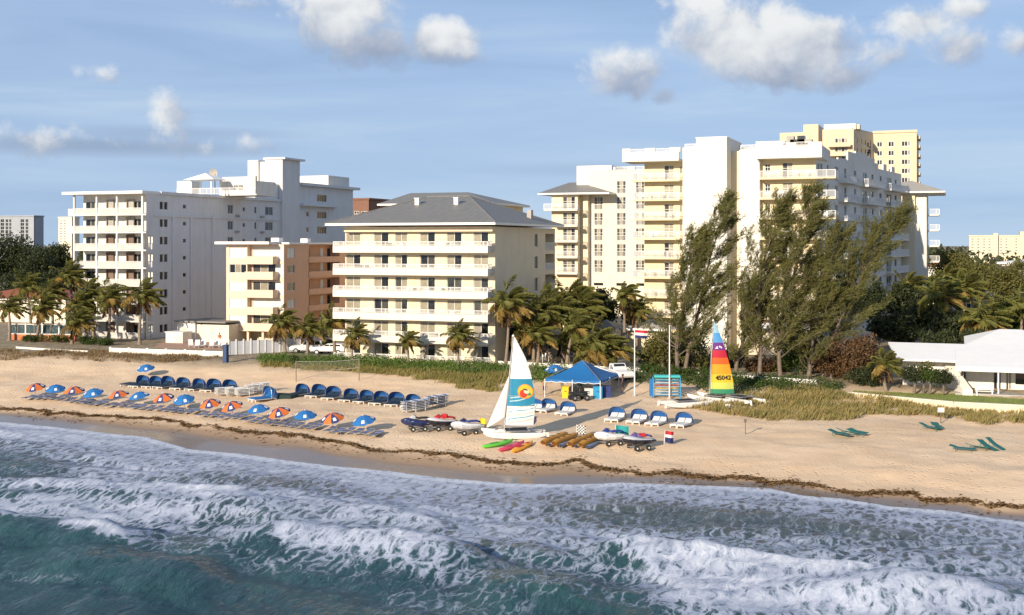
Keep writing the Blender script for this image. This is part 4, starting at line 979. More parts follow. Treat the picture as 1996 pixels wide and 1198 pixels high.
def gazebo():
    Y = 150; x, _, z = onY(1170, 640, Y); x0, x1 = onY(1143,0,Y)[0], onY(1203,0,Y)[0]; w = (x1-x0)/2; cx = (x0+x1)/2
    b = thing('gazebo', 'garden gazebo with grey pyramid roof among the palms', 'gazebo', (cx, Y+w, GZ0)); zr = onY(1170, 622, Y+w)[2]
    for u in (-.8, .8):
        for v in (-.8, .8): MB().box(cx+u*w-.1, cx+u*w+.1, Y+w+v*w-.1, Y+w+v*w+.1, GZ0, z).build('post', M_trim, b)
    MB().add([(x0,Y,z),(x1,Y,z),(x1,Y+2*w,z),(x0,Y+2*w,z),(cx,Y+w,zr)], [(0,1,4),(1,2,4),(2,3,4),(3,0,4),(3,2,1,0)]).build('roof', M_roof, b)
gazebo()
def lobby():
    Y = 146; x0, x1 = onY(1040,0,Y)[0], onY(1112,0,Y)[0]; z = onY(1080, 655, Y)[2]
    b = thing('pool_bar', 'low cream pool bar with dark doorway behind the palms', 'building', ((x0+x1)/2, Y+4, GZ0)); f = Fac(b, 0, Y)
    h = [(f.a(1084), f.a(1103), GZ0, z-.6), (f.a(1060), f.a(1075), GZ0+1, z-.7)]
    f.wall(x0, x1, GZ0-.2, z, h, M_pale); f.win(h[0], 2, [M_glass]); f.win(h[1], 2, [M_glass2]); f.mb().box(x0, x1, .4, 6, GZ0-.2, z-.01).build('core', M_pale, b); f.mb().box(x0-.4, x1+.4, -.8, 6.4, z+.002, z+.25).build('roof', M_conc, b)
    Y = 152; x0, x1 = onY(1206,0,Y)[0], onY(1300,0,Y)[0]; z = onY(1250, 640, Y)[2]
    b = thing('garden_pavilion', 'cream garden pavilion with pale hipped roof behind the flagpole', 'building', ((x0+x1)/2, Y+4, GZ0))
    MB().box(x0+1, x1-1, Y+1, Y+7, GZ0-.2, z).build('wall', M_cream, b); hip(b, x0, x1, Y, Y+8, z, x0+4, x1-4, Y+4, onY(1250,622,Y+4)[2], m=MT['pale_roof'], seams=False)
lobby()
# ------------------------------------------------------------------ low white beach house
def beach_house():
    Y = 126.5; f0 = Fac(None, 0, Y); zb = 2.9
    x0 = f0.a(1749); x1 = f0.a(2100); xm = f0.a(1862); ze = f0.z(1860, 712)
    b = thing('beach_house', 'low white beach house with broad white pitched roofs', 'house', ((x0+x1)/2, Y+5, zb)); f = Fac(b, 0, Y)
    D = 3.0; hs = [(f.a(1872,D), f.a(1884,D), zb+.9, zb+1.9), (f.a(1936,D), f.a(1952,D), zb+.02, zb+2.0), (f.a(1960,D), f.a(1972,D), zb+.02, zb+2.05), (f.a(1978,D), f.a(2040,D), zb+.5, zb+1.9)]
    f.wall(x0+.4, x1, zb-.4, ze+.2, hs, M_white, d=D)
    for h, m in zip(hs, ([M_glass2], [M_glass], [M_curt], [M_glass, M_glass2])): f.win(h, 2, m, d=D)
    # roof slabs: low lean-to slope seen from above
    yr = 135.0; zr = onY(1800, 668, yr)[2]
    def slab(xa, xb, ya, yb, za, zb_, t, m, name): return MB().add([(xa,ya,za),(xb,ya,za),(xb,yb,zb_),(xa,yb,zb_),(xa,ya,za-t),(xb,ya,za-t),(xb,yb,zb_-t),(xa,yb,zb_-t)], [(0,1,2,3),(7,6,5,4),(0,4,5,1),(1,5,6,2),(2,6,7,3),(3,7,4,0)]).build(name, m, b)
    xl2 = onY(1731, 0, yr)[0]; za = f.z(1750, 701, 0)
    MB().add([(x0,Y+1.2,za),(xm,Y+1.2,za),(xm,yr,zr),(xl2,yr,zr),(x0,Y+1.2,za-.2),(xm,Y+1.2,za-.2),(xm,yr,zr-.2),(xl2,yr,zr-.2)], [(0,1,2,3),(7,6,5,4),(0,4,5,1),(1,5,6,2),(2,6,7,3),(3,7,4,0)]).build('roof', M_roofW, b)
    r = slab(xm+.004, x1, Y-1.0, yr, ze, zr, .3, M_roofW, 'porch_roof')
    MB().box(xm, x1, Y-1.06, Y-1.0, ze-.42, ze+.03).build('fascia', M_trim, r)
    y2 = 148.0; xa, xb = onY(1880,0,yr+1)[0], onY(2120,0,yr+1)[0]
    hip(b, xa, xb, yr+.3, y2, zr-.1, onY(1948,0,y2-5)[0], xb-6, y2-5.5, onY(1948, 641, y2-5.5)[2], m=M_roofW, seams=False)
    MB().box(xa+.6, xb-.6, yr+.8, y2-.6, zb-.4, zr-.4).build('rear_wall', M_white, b)
    MB().box(x0+.4, x1, Y+D+.4, yr-.2, zb-.4, za-.25).build('core', M_white, b)
    # sloped white buttress wall beside the porch
    MB().prism([(0,0),(1,0),(1,1),(0,1)], 0, 1); xq = f.a(1858); xe = f.a(1896, -1.4)
    MB().add([(xq,Y+D,zb-.3),(xq,Y+D,ze-.1),(xe,Y-1.4,zb+.35),(xe,Y-1.4,zb-.3),(xq-.9,Y+D,zb-.3),(xq-.9,Y+D,ze-.1),(xe-.9,Y-1.4,zb+.35),(xe-.9,Y-1.4,zb-.3)], [(0,1,2,3),(7,6,5,4),(1,5,6,2),(2,6,7,3),(0,4,5,1)]).build('sloped_wall', M_white, b)
    for px in (1946, 2010): x = f.a(px, -.8); f.mb().box(x-.06, x+.06, -.86, -.74, zb-.3, ze-.3).build('porch_post', M_trim, b)
    f.mb().box(xm, x1, -1.3, D, zb-.3, zb+.0).build('porch_floor', M_conc, b)
    return zb
BH = beach_house()
# ------------------------------------------------------------------ vegetation
WIND = np.array([CY_, SY_, 0.0])
def proj(X, Y, Z):
    r = X*CY_+Y*SY_; d = -X*SY_+Y*CY_
    return CX+F*r/d, HY-F*(Z-HC)/d
def inpoly(px, py, poly):
    n = len(poly); c = np.zeros(px.shape, bool); j = n-1
    for i in range(n):
        xi, yi = poly[i]; xj, yj = poly[j]
        k = ((yi > py) != (yj > py)) & (px < (xj-xi)*(py-yi)/((yj-yi) or 1e-9)+xi); c ^= k; j = i
    return c
def unit(v): return v/np.maximum(np.linalg.norm(v, axis=-1, keepdims=True), 1e-9)
def blades(P, D, L_, W_, side=None, rng=RNG):
    """quads: from P along D (unit) length L_, width W_"""
    n = len(P); L_ = np.broadcast_to(L_, n)[:,None]; W_ = np.broadcast_to(W_, n)[:,None]
    s = unit(np.cross(D, rng.normal(0, 1, (n, 3)))) if side is None else side
    T = P+D*L_; mid = P+D*L_*.5
    return np.stack([P, mid+s*W_, T, mid-s*W_], 1).reshape(-1, 3)
def leafmesh(name, Vs, m):
    V = np.concatenate(Vs); return mesh_np(name, V, np.arange(len(V)).reshape(-1, 4), m)
M_palm = leafmat('palm_leaf', (.20,.195,.05), (.105,.11,.03), 1.2)
M_palmY = leafmat('yellowing_palm_leaf', (.38,.27,.08), (.22,.15,.05), 1.5)
M_palmB = leafmat('dead_palm_leaf', (.22,.13,.06), (.12,.07,.035), 1.5, .15)
M_cas = leafmat('casuarina_needles', (.18,.172,.052), (.085,.09,.03), .45, .32)
M_leafD = leafmat('dark_shaded_leaf', (.05,.062,.022), (.024,.034,.014), .5, .2)  # shade of the woods is put into this dark leaf colour
M_leafO = leafmat('olive_leaf', (.17,.16,.045), (.085,.085,.026), .6)
M_leafG = leafmat('green_leaf', (.075,.115,.025), (.035,.06,.015), .7)
M_leafB = leafmat('brown_leaf', (.16,.09,.045), (.08,.05,.025), .8, .2)
M_grassY = leafmat('dune_grass', (.30,.25,.085), (.17,.165,.05), .35)
M_grassR = leafmat('golden_dune_grass', (.38,.29,.12), (.18,.18,.055), .55)
M_grassB = leafmat('dry_dune_grass', (.27,.19,.10), (.16,.115,.06), .5)
M_grassG = leafmat('sea_grape_leaf', (.13,.20,.04), (.06,.105,.022), .5)
M_lawn = leafmat('lawn_grass', (.27,.32,.08), (.19,.23,.05), .3)

def frond_data(rng, az, el, L_, wind, droop, nl=24):
    p = np.zeros(3); nl = 30; d = np.array([math.cos(az)*math.cos(el), math.sin(az)*math.cos(el), math.sin(el)])
    pts = [p.copy()]; dirs = [d.copy()]; n = 12
    for i in range(n):
        d = d+np.array([0,0,-droop/n*(.6+1.4*i/n)])+WIND*wind/n*(.5+i/n); d = d/np.linalg.norm(d)
        p = p+d*L_/n; pts.append(p.copy()); dirs.append(d.copy())
    pts = np.array(pts); dirs = np.array(dirs); V = []
    t = np.linspace(.12, 1, nl); P = np.stack([np.interp(t*n, range(n+1), pts[:,k]) for k in range(3)], -1); D = unit(np.stack([np.interp(t*n, range(n+1), dirs[:,k]) for k in range(3)], -1))
    side = unit(np.cross(D, [0,0,1])); ll = L_*.34*np.sin(np.pi*(.14+.80*t))
    for s in (-1, 1):
        dd = unit(side*s*.95+D*.62+np.array([0,0,-.45])+WIND*.6*wind+rng.normal(0, .16, (nl, 3)))
        V.append(blades(P, dd, ll*rng.uniform(.75, 1.2, nl), .030, unit(np.cross(dd, D))))
    ra = blades(pts[:-1], dirs[:-1], L_/n*1.15, .035, unit(np.cross(dirs[:-1], [0,0,1])+1e-6)); V.append(ra)
    ra = blades(pts[:-1], dirs[:-1], L_/n*1.15, .035, np.tile([0,0,1.], (n, 1))); V.append(ra)
    return V
PALMS = []
for k in range(4):
    rng = np.random.default_rng(100+k); fr = []; n = 24
    for i in range(n):
        az = i*2.39996+k; f = i/n; el = math.radians(78-98*f+rng.uniform(-8, 8)); L_ = rng.uniform(.85, 1.1)*(1.0 if f > .15 else .8)
        m = M_palm if f < .66 else (M_palmY if rng.random() < .55 else M_palm)
        fr.append(leafmesh('frond', frond_data(rng, az, el, L_, 1.15+.5*rng.random(), .70+.4*f), m))
    dead = [leafmesh('frond', frond_data(rng, rng.uniform(0, 6.28), -1.0, .8, .3, .8), M_palmB) for _ in range(3)]
    PALMS.append((fr, dead))
def palm(label, pxb, pxc, pyc, Y, size=2.6, group=None, var=None, zb=None, tr=.17, skirt=False, upright=False):
    """a coconut palm standing on plane Y: foot under pixel column pxb, crown heart at (pxc, pyc)"""
    xb = onY(pxb, 0, Y)[0]; zb = terr1(xb, Y) if zb is None else zb; xc, _, zc = onY(pxc, pyc, Y)
    b = thing('palm_tree', label, 'palm tree', (xb, Y, zb), group=group); H = zc-zb; n = 8; path = []; rad = []
    bow = random.uniform(-.5, .5)
    for i in range(n+1):
        t = i/n; path.append((xb+(xc-xb)*t**1.5+bow*math.sin(math.pi*t)*.5, Y+math.sin(t*2.5)*.2, zb-.15+(H+.15)*t)); rad.append(tr*(1.5-.75*t if t > .08 else 1.9))
    MB().tube(path, rad, 8).build('trunk', M_palmbark, b, smooth_=True)
    fr, dead = PALMS[(var if var is not None else random.randrange(4)) % 4]
    for j, me in enumerate(fr+(dead if random.random() < .7 else [])):
        o = link('frond', me, b, (path[-1][0]-xb, path[-1][1]-Y, zc-zb)); o.scale = (size*1.22*random.uniform(.88, 1.1),)*3; o.rotation_euler = (0, 0, random.uniform(-.15, .15))
    if skirt:
        for j in range(10):
            o = link('frond', dead[j % 3], b, (path[-1][0]-xb, path[-1][1]-Y, zc-zb-.15*j)); o.scale = (size*.75,)*3; o.rotation_euler = (0, 0, j*.9)
    return b
gp = 'coconut palms by the white apartments'
for a, l in [((18,15,600,142),'coconut palm at the outer end of the glass windbreak'),((72,82,600,143),'coconut palm before the middle of the glass windbreak'),((100,96,572,147),'coconut palm rising behind the glass windbreak'),((146,132,538,150),'tallest coconut palm of the grove beside the white apartments'),
             ((168,150,596,143.5),None),((182,172,575,146),None),((210,212,582,144),None),((140,148,628,140),'shortest coconut palm of the grove beside the white apartments'),((60,50,560,152),'coconut palm with its crown against the red tiled roof')]:
    palm(l or 'coconut palm close before the white apartments balconies', a[0], a[1], a[2], a[3], random.uniform(2.5, 3.0), None if l else gp, zb=3.0)
palm('single coconut palm against the white apartments shaded side wall corner', 272, 276, 577, 143, 2.9, zb=3.0, var=1)
for a in [(688,690,654,130.0,1.9),(795,792,663,129.6,1.7),(893,892,656,129.4,2.1)]: palm('short coconut palm in front of the cream hotel balconies', a[0], a[1], a[2], a[3], a[4], 'short palms before the cream hotel', tr=.11)
for a in [(556,545,630,139,2.5),(598,596,640,138,2.4),(652,648,628,134.5,2.7)]: palm('ragged coconut palm beside the parked cars and white fence', a[0], a[1], a[2], a[3], a[4], 'palms by the parking court', zb=3.0)
palm('tall slender coconut palm at the corner of the cream hotel', 985, 990, 592, 133, 3.0, var=0, tr=.15)
for a, l in [((1040,1052,615,137,3.2),0),((1062,1070,600,143,3.2),0),((1098,1092,618,139,3.0),0),((1126,1112,585,150,3.3),1),((1046,1042,652,134,2.6),'short bushy palm at the sea wall beside the tall slender palm'),((1105,1118,640,136,2.8),0),((1140,1132,600,146,3.0),1),((1080,1020,640,139,2.6),'strongly leaning palm bent toward the cream hotel side wall')]:
    palm(l if isinstance(l, str) else ('bushy coconut palm in front of the low cream pool bar', 'coconut palm with tall crown between the pool bar and grey gazebo')[l], a[0], a[1], a[2], a[3], a[4], None if isinstance(l, str) else ('palms before the pool bar', 'palms behind the pool bar')[l], zb=3.0)
for a in [(1168,1160,672,134,2.9),(1196,1190,684,135,2.6),(1150,1140,690,133.5,2.2)]: palm('low spreading palm behind the blue canopy tent', a[0], a[1], a[2], a[3], a[4], 'low palms behind the tent', zb=3.0)
palm('fan palm with a thick skirt of dead brown fronds', 1218, 1216, 575, 150, 2.1, var=2, zb=3.0, skirt=True)
palm('second skirted brown palm beside the fan palm', 1240, 1238, 605, 152, 1.9, var=3, zb=3.0, skirt=True)
palm('young palm on the lawn edge left of the white beach house', 1728, 1724, 712, 125.5, 1.9, var=1, tr=.13)
palm('leafy palm with pale straight trunk behind the beach house garden', 1825, 1826, 578, 160, 3.4, var=2, zb=3.0, tr=.25)
for a in [(1912,1915,628,152,3.4),(1940,1942,610,160,3.2),(1990,1994,600,155,3.4),(1880,1880,565,178,3.2),(1772,1770,560,182,2.8),(1838,1842,545,200,3.2)]: palm('palm among the dark shrubbery inland of the beach house', a[0], a[1], a[2], a[3], a[4], 'palms behind the beach house', zb=3.0)

def casuarina(label, pxb, pyb, tip, Y, seed, dens=1.0, low=.16, spread=1.0, fork=True):
    rng = np.random.default_rng(seed); xb = onY(pxb, 0, Y)[0]; zb = terr1(xb, Y); xt, _, zt = onY(tip[0], tip[1], Y+1)
    b = thing('casuarina_tree', label, 'tree', (xb, Y, zb), group=None); H = zt-zb
    t = np.linspace(0, 1, 15); tx = xb+(xt-xb)*t**1.9+.35*np.sin(t*7+seed); ty = Y+1.0*t+.4*np.sin(t*5+seed*2); tz = zb-.2+(H+.2)*t
    tp = np.stack([tx, ty, tz], -1); rr = [max(.035, .26*(1-.9*k)) for k in t]
    MB().tube([tuple(p) for p in tp], rr, 7).build('trunk', M_bark, b, smooth_=True)
    lm = MB(); Vs = []; nb = int(42*dens)
    for i in range(nb):
        f = low+(1-low)*(i+rng.random())/nb; p0 = np.array([np.interp(f, t, tp[:,k]) for k in range(3)])
        az = rng.uniform(0, 6.283); el = math.radians(rng.uniform(14, 50)+18*f)
        bl = H*spread*(.10+.36*(1-f)**.8)*rng.uniform(.6, 1.15)
        d = np.array([math.cos(az)*math.cos(el), math.sin(az)*math.cos(el), math.sin(el)]); pts = [p0]; dr = [d]
        for s in range(6):
            d = unit(d+WIND*.10+np.array([0,0,.09])+rng.normal(0, .09, 3)); pts.append(pts[-1]+d*bl/6); dr.append(d)
        pts = np.array(pts); lm.tube([tuple(p) for p in pts], [max(.012, .075*(1-k/7)*(1.15-f)) for k in range(7)], 4, cap=False)
        nt = int(15+bl*3.4)
        for s in range(nt):
            u = rng.uniform(.22, 1.0)*6; q0 = np.array([np.interp(u, range(7), pts[:,k]) for k in range(3)])+rng.normal(0, .16, 3)
            dd = unit(dr[min(6, int(u))]*.8+WIND*.42+np.array([0,0,.38])+rng.normal(0, .42, 3)); tl = rng.uniform(.5, 1.25)
            m = 15; k = rng.random(m)[:,None]; P = q0+dd*tl*k+rng.normal(0, .05, (m, 3))
            D = unit(dd*.95+WIND*.35+np.array([0,0,.02])+rng.normal(0, .40, (m, 3)))
            Vs.append(blades(P, D, rng.uniform(.22, .52, m), .03, rng=rng))
    for k in range(26):
        f = rng.uniform(.8, 1); p0 = np.array([np.interp(f, t, tp[:,j]) for j in range(3)]); m = 12
        Vs.append(blades(p0+rng.normal(0, .14, (m, 3)), unit(WIND*.6+np.array([0,0,.9])+rng.normal(0, .35, (m, 3))), rng.uniform(.3, .6, m), .03, rng=rng))
    lm.build('limbs', M_bark, b)
    V = np.concatenate(Vs)-np.array([xb, Y, zb]); me = mesh_np('crown', V, np.arange(len(V)).reshape(-1, 4), M_cas); link('crown', me, b)
casuarina('windswept casuarina with a short bent crown beside the board rack', 1322, 735, (1352,462), 130.5, 3, 1.15, .12, .92)
casuarina('tall windswept casuarina with split tip behind the white pole', 1342, 738, (1428,402), 131.5, 5, 1.35, .16, .95)
casuarina('tall casuarina just right of the rainbow sail', 1474, 742, (1516,400), 131.0, 7, 1.5, .10, .95)
casuarina('tallest casuarina with dense crown before the hotel corner balconies', 1520, 745, (1584,388), 131.5, 9, 1.7, .10, 1.05)
casuarina('bushy casuarina low against the hotel side wing', 1572, 748, (1640,470), 132.5, 13, 1.6, .05, 1.15)
casuarina('strongly leaning casuarina reaching out over the drive', 1612, 748, (1764,428), 134.0, 17, 1.6, .15, .95)
casuarina('short casuarina between the rainbow sail and the lift tower', 1440, 740, (1470,560), 133.0, 23, .9, .12, 1.0)

def broad(label, pxc, pyc, rx, ry, Y, m, seed, n=2600, leaf=.30, name='broadleaf_tree', group=None, cat='tree', zb=3.0):
    rng = np.random.default_rng(seed); xc, _, zc = onY(pxc, pyc, Y); sc = Y/ray(pxc)[1]/F; RX, RZ = rx*sc, ry*sc; RY = RX*.8
    b = thing(name, label, cat, (xc, Y, zb), group=group)
    tm = MB(); tm.tube([(xc,Y,zb-.2),(xc+.1,Y+.1,(zb+zc)/2),(xc,Y,zc)], [RX*.07+.08, RX*.05+.06, .05], 7)
    Vs = []; nc = max(10, n//70); per = n//nc
    for i in range(nc):
        d = unit(rng.normal(0, 1, 3)); d[2] = d[2]*.9+.12; r = rng.uniform(.42, 1.0); c = np.array([xc, Y, zc])+d*np.array([RX, RY, RZ])*r*.86
        if c[2] < zb+.3: c[2] = zb+.3+rng.random()*.5
        if i % 3 == 0: tm.tube([(xc, Y, zb+(zc-zb)*.75), tuple((np.array([xc,Y,zc])+c)/2), tuple(c)], [RX*.03+.03, RX*.02+.02, .02], 5, cap=False)
        cr = rng.uniform(.20, .36)*min(RX, RZ*1.4)+.25; P = c+unit(rng.normal(0, 1, (per, 3)))*cr*rng.random((per, 1))**.45*np.array([1,1,.75])
        D = unit(rng.normal(0, 1, (per, 3))+np.array([0,0,.1])); Vs.append(blades(P, D, rng.uniform(.6, 1.3, per)*leaf, leaf*.32, rng=rng))
    tm.build('trunk', M_bark, b); V = np.concatenate(Vs)-np.array([xc, Y, zb])
    link('crown', mesh_np('crown', V, np.arange(len(V)).reshape(-1, 4), m), b)
gl = 'dark trees left of the white apartments'
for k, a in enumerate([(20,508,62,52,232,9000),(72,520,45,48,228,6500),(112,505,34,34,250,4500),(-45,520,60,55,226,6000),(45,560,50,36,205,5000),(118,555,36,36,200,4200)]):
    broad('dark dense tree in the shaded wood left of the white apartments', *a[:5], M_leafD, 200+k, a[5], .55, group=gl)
gr = 'trees inland of the beach house'
for k, a in enumerate([(1852,525,52,42,235,5200,'O'),(1902,540,48,40,215,5200,'O'),(1958,556,46,38,200,5000,'O'),(1996,540,40,40,225,4000,'O'),(1880,560,45,36,205,4500,'O'),(1762,590,44,42,180,4000,'D'),(1800,622,50,36,163,4200,'D'),
                       (1858,635,50,32,158,4200,'D'),(1960,620,55,40,165,4800,'G'),(1700,588,46,44,172,3800,'D'),(1740,640,48,36,150,3800,'D'),(1990,630,50,36,158,4000,'G'),(1840,566,38,30,190,3400,'G')]):
    broad({'O':'olive leafy tree in the belt inland of the beach house','D':'dark shaded tree in the thicket inland of the beach house','G':'green bushy tree between the inland palms'}[a[6]], *a[:5], {'O':M_leafO,'D':M_leafD,'G':M_leafG}[a[6]], 300+k, a[5], .42, group={'O':'olive trees inland','D':'dark trees inland','G':'green trees inland'}[a[6]])
broad('round dark tree behind the grey gazebo roof', 1168, 605, 42, 44, 158, M_leafD, 401, 5200, .38)
broad('dark tree beside the skirted fan palm', 1238, 620, 26, 48, 160, M_leafD, 402, 3600, .36)
broad('dark shrubby tree against the cream hotel side wall', 1008, 668, 30, 30, 139, M_leafD, 403, 2600, .3)
broad('olive bush at the foot of the grove by the pool bar', 1120, 668, 34, 22, 138, M_leafO, 404, 2800, .28)
broad('olive bushy tree behind the white pole', 1290, 680, 52, 40, 137, M_leafO, 405, 4600, .28)
broad('dark tree under the left casuarinas', 1350, 690, 40, 40, 140, M_leafD, 406, 2600, .28)
broad('dark green thicket below the tall casuarinas', 1560, 690, 56, 46, 136.5, M_leafG, 407, 5200, .28)
broad('brown-leaved sea grape tree left of the young lawn palm', 1672, 690, 52, 52, 131, M_leafB, 408, 5600, .26)
broad('dark shrub in the shade below the brown sea grape', 1690, 735, 44, 24, 128, M_leafD, 409, 2800, .24)
broad('brown leafy bush under the leaning casuarina', 1620, 710, 40, 34, 133, M_leafB, 410, 3200, .26)
for k, a in enumerate([(1782,728,26,20),(1812,732,24,18),(1838,736,22,16)]): broad('dark clipped shrub before the beach house wall', *a, 124.6, M_leafG if k == 1 else M_leafD, 420+k, 1900, .2, 'garden_shrub', 'shrubs before the beach house', 'shrub')
broad('thin bare-limbed shrub beside the beach house wall', 1800, 718, 22, 22, 125.2, M_leafO, 425, 500, .2, 'garden_shrub', None, 'shrub')
for k, a in enumerate([(1760,655,40,26,152),(1830,662,44,20,146),(1900,660,40,20,150)]): broad('dark shrub massed behind the beach house roof', *a, M_leafD, 430+k, 2800, .32, 'garden_shrub', 'shrubs behind the beach house', 'shrub')
for k, a in enumerate([(175,668,26,10,141),(110,664,34,12,142),(60,668,24,9,141),(205,672,18,9,140)]): broad('low green shrub at the foot of the left palm grove', *a, M_leafG, 440+k, 1300, .22, 'garden_shrub', 'shrubs below the left palms', 'shrub')
for k, a in enumerate([(620,650,30,20,150),(580,655,24,16,150),(640,672,14,10,140)]): broad('dark shrub beside the parking court wall', *a, M_leafD, 450+k, 1300, .25, 'garden_shrub', 'shrubs by the parking court', 'shrub')
for k, a in enumerate([(1390,728,40,12,131),(1270,726,40,12,130.5),(1330,732,36,10,130)]): broad('low hedge bush behind the sea wall', *a, M_leafG, 460+k, 1500, .2, 'garden_shrub', 'hedge bushes by the sea wall', 'shrub')

for k, a in enumerate([(1275,700,34,26,139),(1325,705,34,26,141),(1385,712,30,24,138),(1425,705,34,30,141),(1478,716,32,24,137),(1515,718,30,22,138.5),(1600,712,34,30,139),(1648,724,30,22,133)]):
    broad(['dark leafy undergrowth bush behind the casuarina trunks','brown dry undergrowth bush behind the casuarina trunks','olive undergrowth bush behind the casuarina trunks'][k % 3], *a, (M_leafD, M_leafB, M_leafO)[k % 3], 600+k, 2600, .26, 'garden_shrub', ['dark undergrowth','brown undergrowth','olive undergrowth'][k % 3]+' behind the casuarinas', 'shrub')
def far_wood():
    rng = np.random.default_rng(77); n = 2600; Vs = []
    px = rng.uniform(-300, 2300, n); Y = rng.uniform(260, 1100, n)
    keep = ~((px > 560) & (px < 1500) & (Y < 500)); px, Y = px[keep], Y[keep]; n = len(px)
    for i in range(n):
        x = onY(px[i], 0, Y[i])[0]; h = rng.uniform(5, 11.5)*(1+.1*(Y[i] > 600)); r = rng.uniform(3, 6); m = 26; u = unit(rng.normal(0, 1, (m, 3)))
        P = np.array([x, Y[i], 3+h*.55])+u*np.array([r, r, h*.45]); s = .9+Y[i]/700
        Vs.append(blades(P, unit(rng.normal(0, 1, (m, 3))), rng.uniform(.8, 1.6, m)*s, s*.55, rng=rng))
    V = np.concatenate(Vs); o = link('far_wood', mesh_np('far_wood', V, np.arange(len(V)).reshape(-1, 4), leafmat('far_foliage', (.075,.085,.035), (.035,.045,.022), .06, .2)))
    tag(o, 'far-off wooded land reaching to the horizon', None, None, 'stuff')
far_wood()

# ------------------------------------------------------------------ dune grass, ground cover, lawn
def cover(name, label, poly, n, m, hgt, wid, lean, xr, yr, seed, tuft=1, lo=.15, hi=.62, cover_leaf=False):
    rng = np.random.default_rng(seed); X = rng.uniform(*xr, n*3); Y = rng.uniform(*yr, n*3); Zg = gz(X, Y)
    px, py = proj(X, Y, Zg); px = px+(fbm(X*.8, Y*.8, 3, seed)-.5)*26; py = py+(fbm(X*.5+9, Y*.5, 3, seed+1)-.5)*12
    k = inpoly(px, py, poly) & (fbm(X*.35, Y*.35, 3, seed+2) > rng.uniform(lo, hi, n*3)); X, Y, Zg = X[k][:n], Y[k][:n], Zg[k][:n]; c = len(X)
    P = np.stack([X, Y, Zg-.05], -1); P = np.repeat(P, tuft, 0)+rng.normal(0, .14, (c*tuft, 3))*np.array([1,1,.1]); hh = hgt*(.45+1.1*np.repeat(fbm(X*.3, Y*.3, 3, seed+4), tuft))*rng.uniform(.6, 1.2, len(P))
    if cover_leaf:
        P[:,2] += rng.random(len(P))*hh; D = unit(rng.normal(0, 1, (len(P), 3))+np.array([0,-.3,.5])); V = blades(P, D, wid*rng.uniform(1.6, 3, len(P)), wid, rng=rng)
    else:
        D = unit(np.array([0,0,1.])+WIND*lean+rng.normal(0, .3, (len(P), 3))); V = blades(P, D, hh, wid, rng=rng)
    tag(link(name, mesh_np(name, V, np.arange(len(V)).reshape(-1, 4), m)), label, None, None, 'stuff')
PC = [(500,704),(530,694),(640,692),(760,697),(900,706),(1010,714),(1010,752),(985,762),(920,757),(830,743),(740,729),(650,722),(560,719),(508,717)]
PCl = [(500,708),(540,711),(640,713),(760,716),(860,722),(940,730),(1010,730),(1010,752),(985,762),(920,757),(830,743),(740,729),(650,722),(560,719),(508,717)]
cover('dune_grass', 'yellow-green windblown grass on the dune below the cream hotel', PCl, 12000, M_grassY, .62, .035, .5, (-92,-38), (106,131.5), 501, 4, .3, .6)
PCg = [(505,700),(560,690),(700,690),(900,703),(1010,712),(1012,730),(930,732),(840,727),(720,721),(600,717),(515,713)]
cover('ground_cover', 'green leafy ground cover along the top of the central dune', PCg, 12000, M_grassG, .8, .085, .3, (-92,-36), (112,132), 503, 3, cover_leaf=True)
PL = [(-40,684),(60,684),(150,682),(300,686),(440,690),(432,699),(340,706),(200,704),(90,699),(-40,703)]
cover('dune_grass', 'dry brown grass strip in front of the white apartments', PL, 7000, M_grassB, .42, .035, .4, (-150,-80), (118,138), 505, 4)
PR_ = [(1318,790),(1400,772),(1440,760),(1560,756),(1640,764),(1700,774),(1760,780),(1900,793),(2030,800),(2030,826),(1930,826),(1840,814),(1720,806),(1640,820),(1540,822),(1440,812),(1360,800)]
cover('dune_grass', 'dry golden grass on the dune before the beach house wall', PR_, 15000, M_grassR, .70, .035, .5, (-45,16), (98,131), 507, 4, .26, .58)
PG = [(1030,714),(1100,716),(1110,742),(1060,748),(1030,740)]
cover('ground_cover', 'green bushes left of the blue canopy tent', PG, 2600, M_grassG, 1.0, .085, .3, (-52,-36), (116,131), 509, 3, cover_leaf=True)
PG2 = [(1215,724),(1330,728),(1440,738),(1600,742),(1650,756),(1620,768),(1500,764),(1400,770),(1350,752),(1215,744)]
cover('ground_cover', 'green ground cover at the feet of the casuarinas', PG2, 8000, M_leafG, .7, .08, .3, (-45,-6), (112,132), 511, 3, cover_leaf=True)
def lawn():
    pts = [(1655,764),(1700,752),(1760,748),(1860,752),(2060,754),(2060,792),(1860,783),(1740,772)]
    W = [onZ(x, y, 2.7) for x, y in pts]
    MB().prism([(p[0], p[1]) for p in W], 1.8, 2.7).build('lawn', mat('lawn_turf', (.27,.32,.08), .9, .4, 1.2, .6, 25)).__setitem__('kind', 'structure')
    bpy.data.objects['lawn']['label'] = 'green lawn before the white beach house'
    rng = np.random.default_rng(5); n = 26000; X = rng.uniform(-14, 16, n); Y = rng.uniform(108, 130, n); px, py = proj(X, Y, np.full(n, 2.7)); k = inpoly(px, py, pts); X, Y = X[k], Y[k]; m = len(X)
    V = blades(np.stack([X, Y, np.full(m, 2.68)], -1), unit(np.array([0,0,1.])+rng.normal(0, .4, (m, 3))), rng.uniform(.06, .14, m), .02, rng=rng)
    tag(link('lawn_grass', mesh_np('lawn_grass', V, np.arange(len(V)).reshape(-1, 4), M_lawn)), 'short green grass of the beach house lawn', None, None, 'stuff')
lawn()
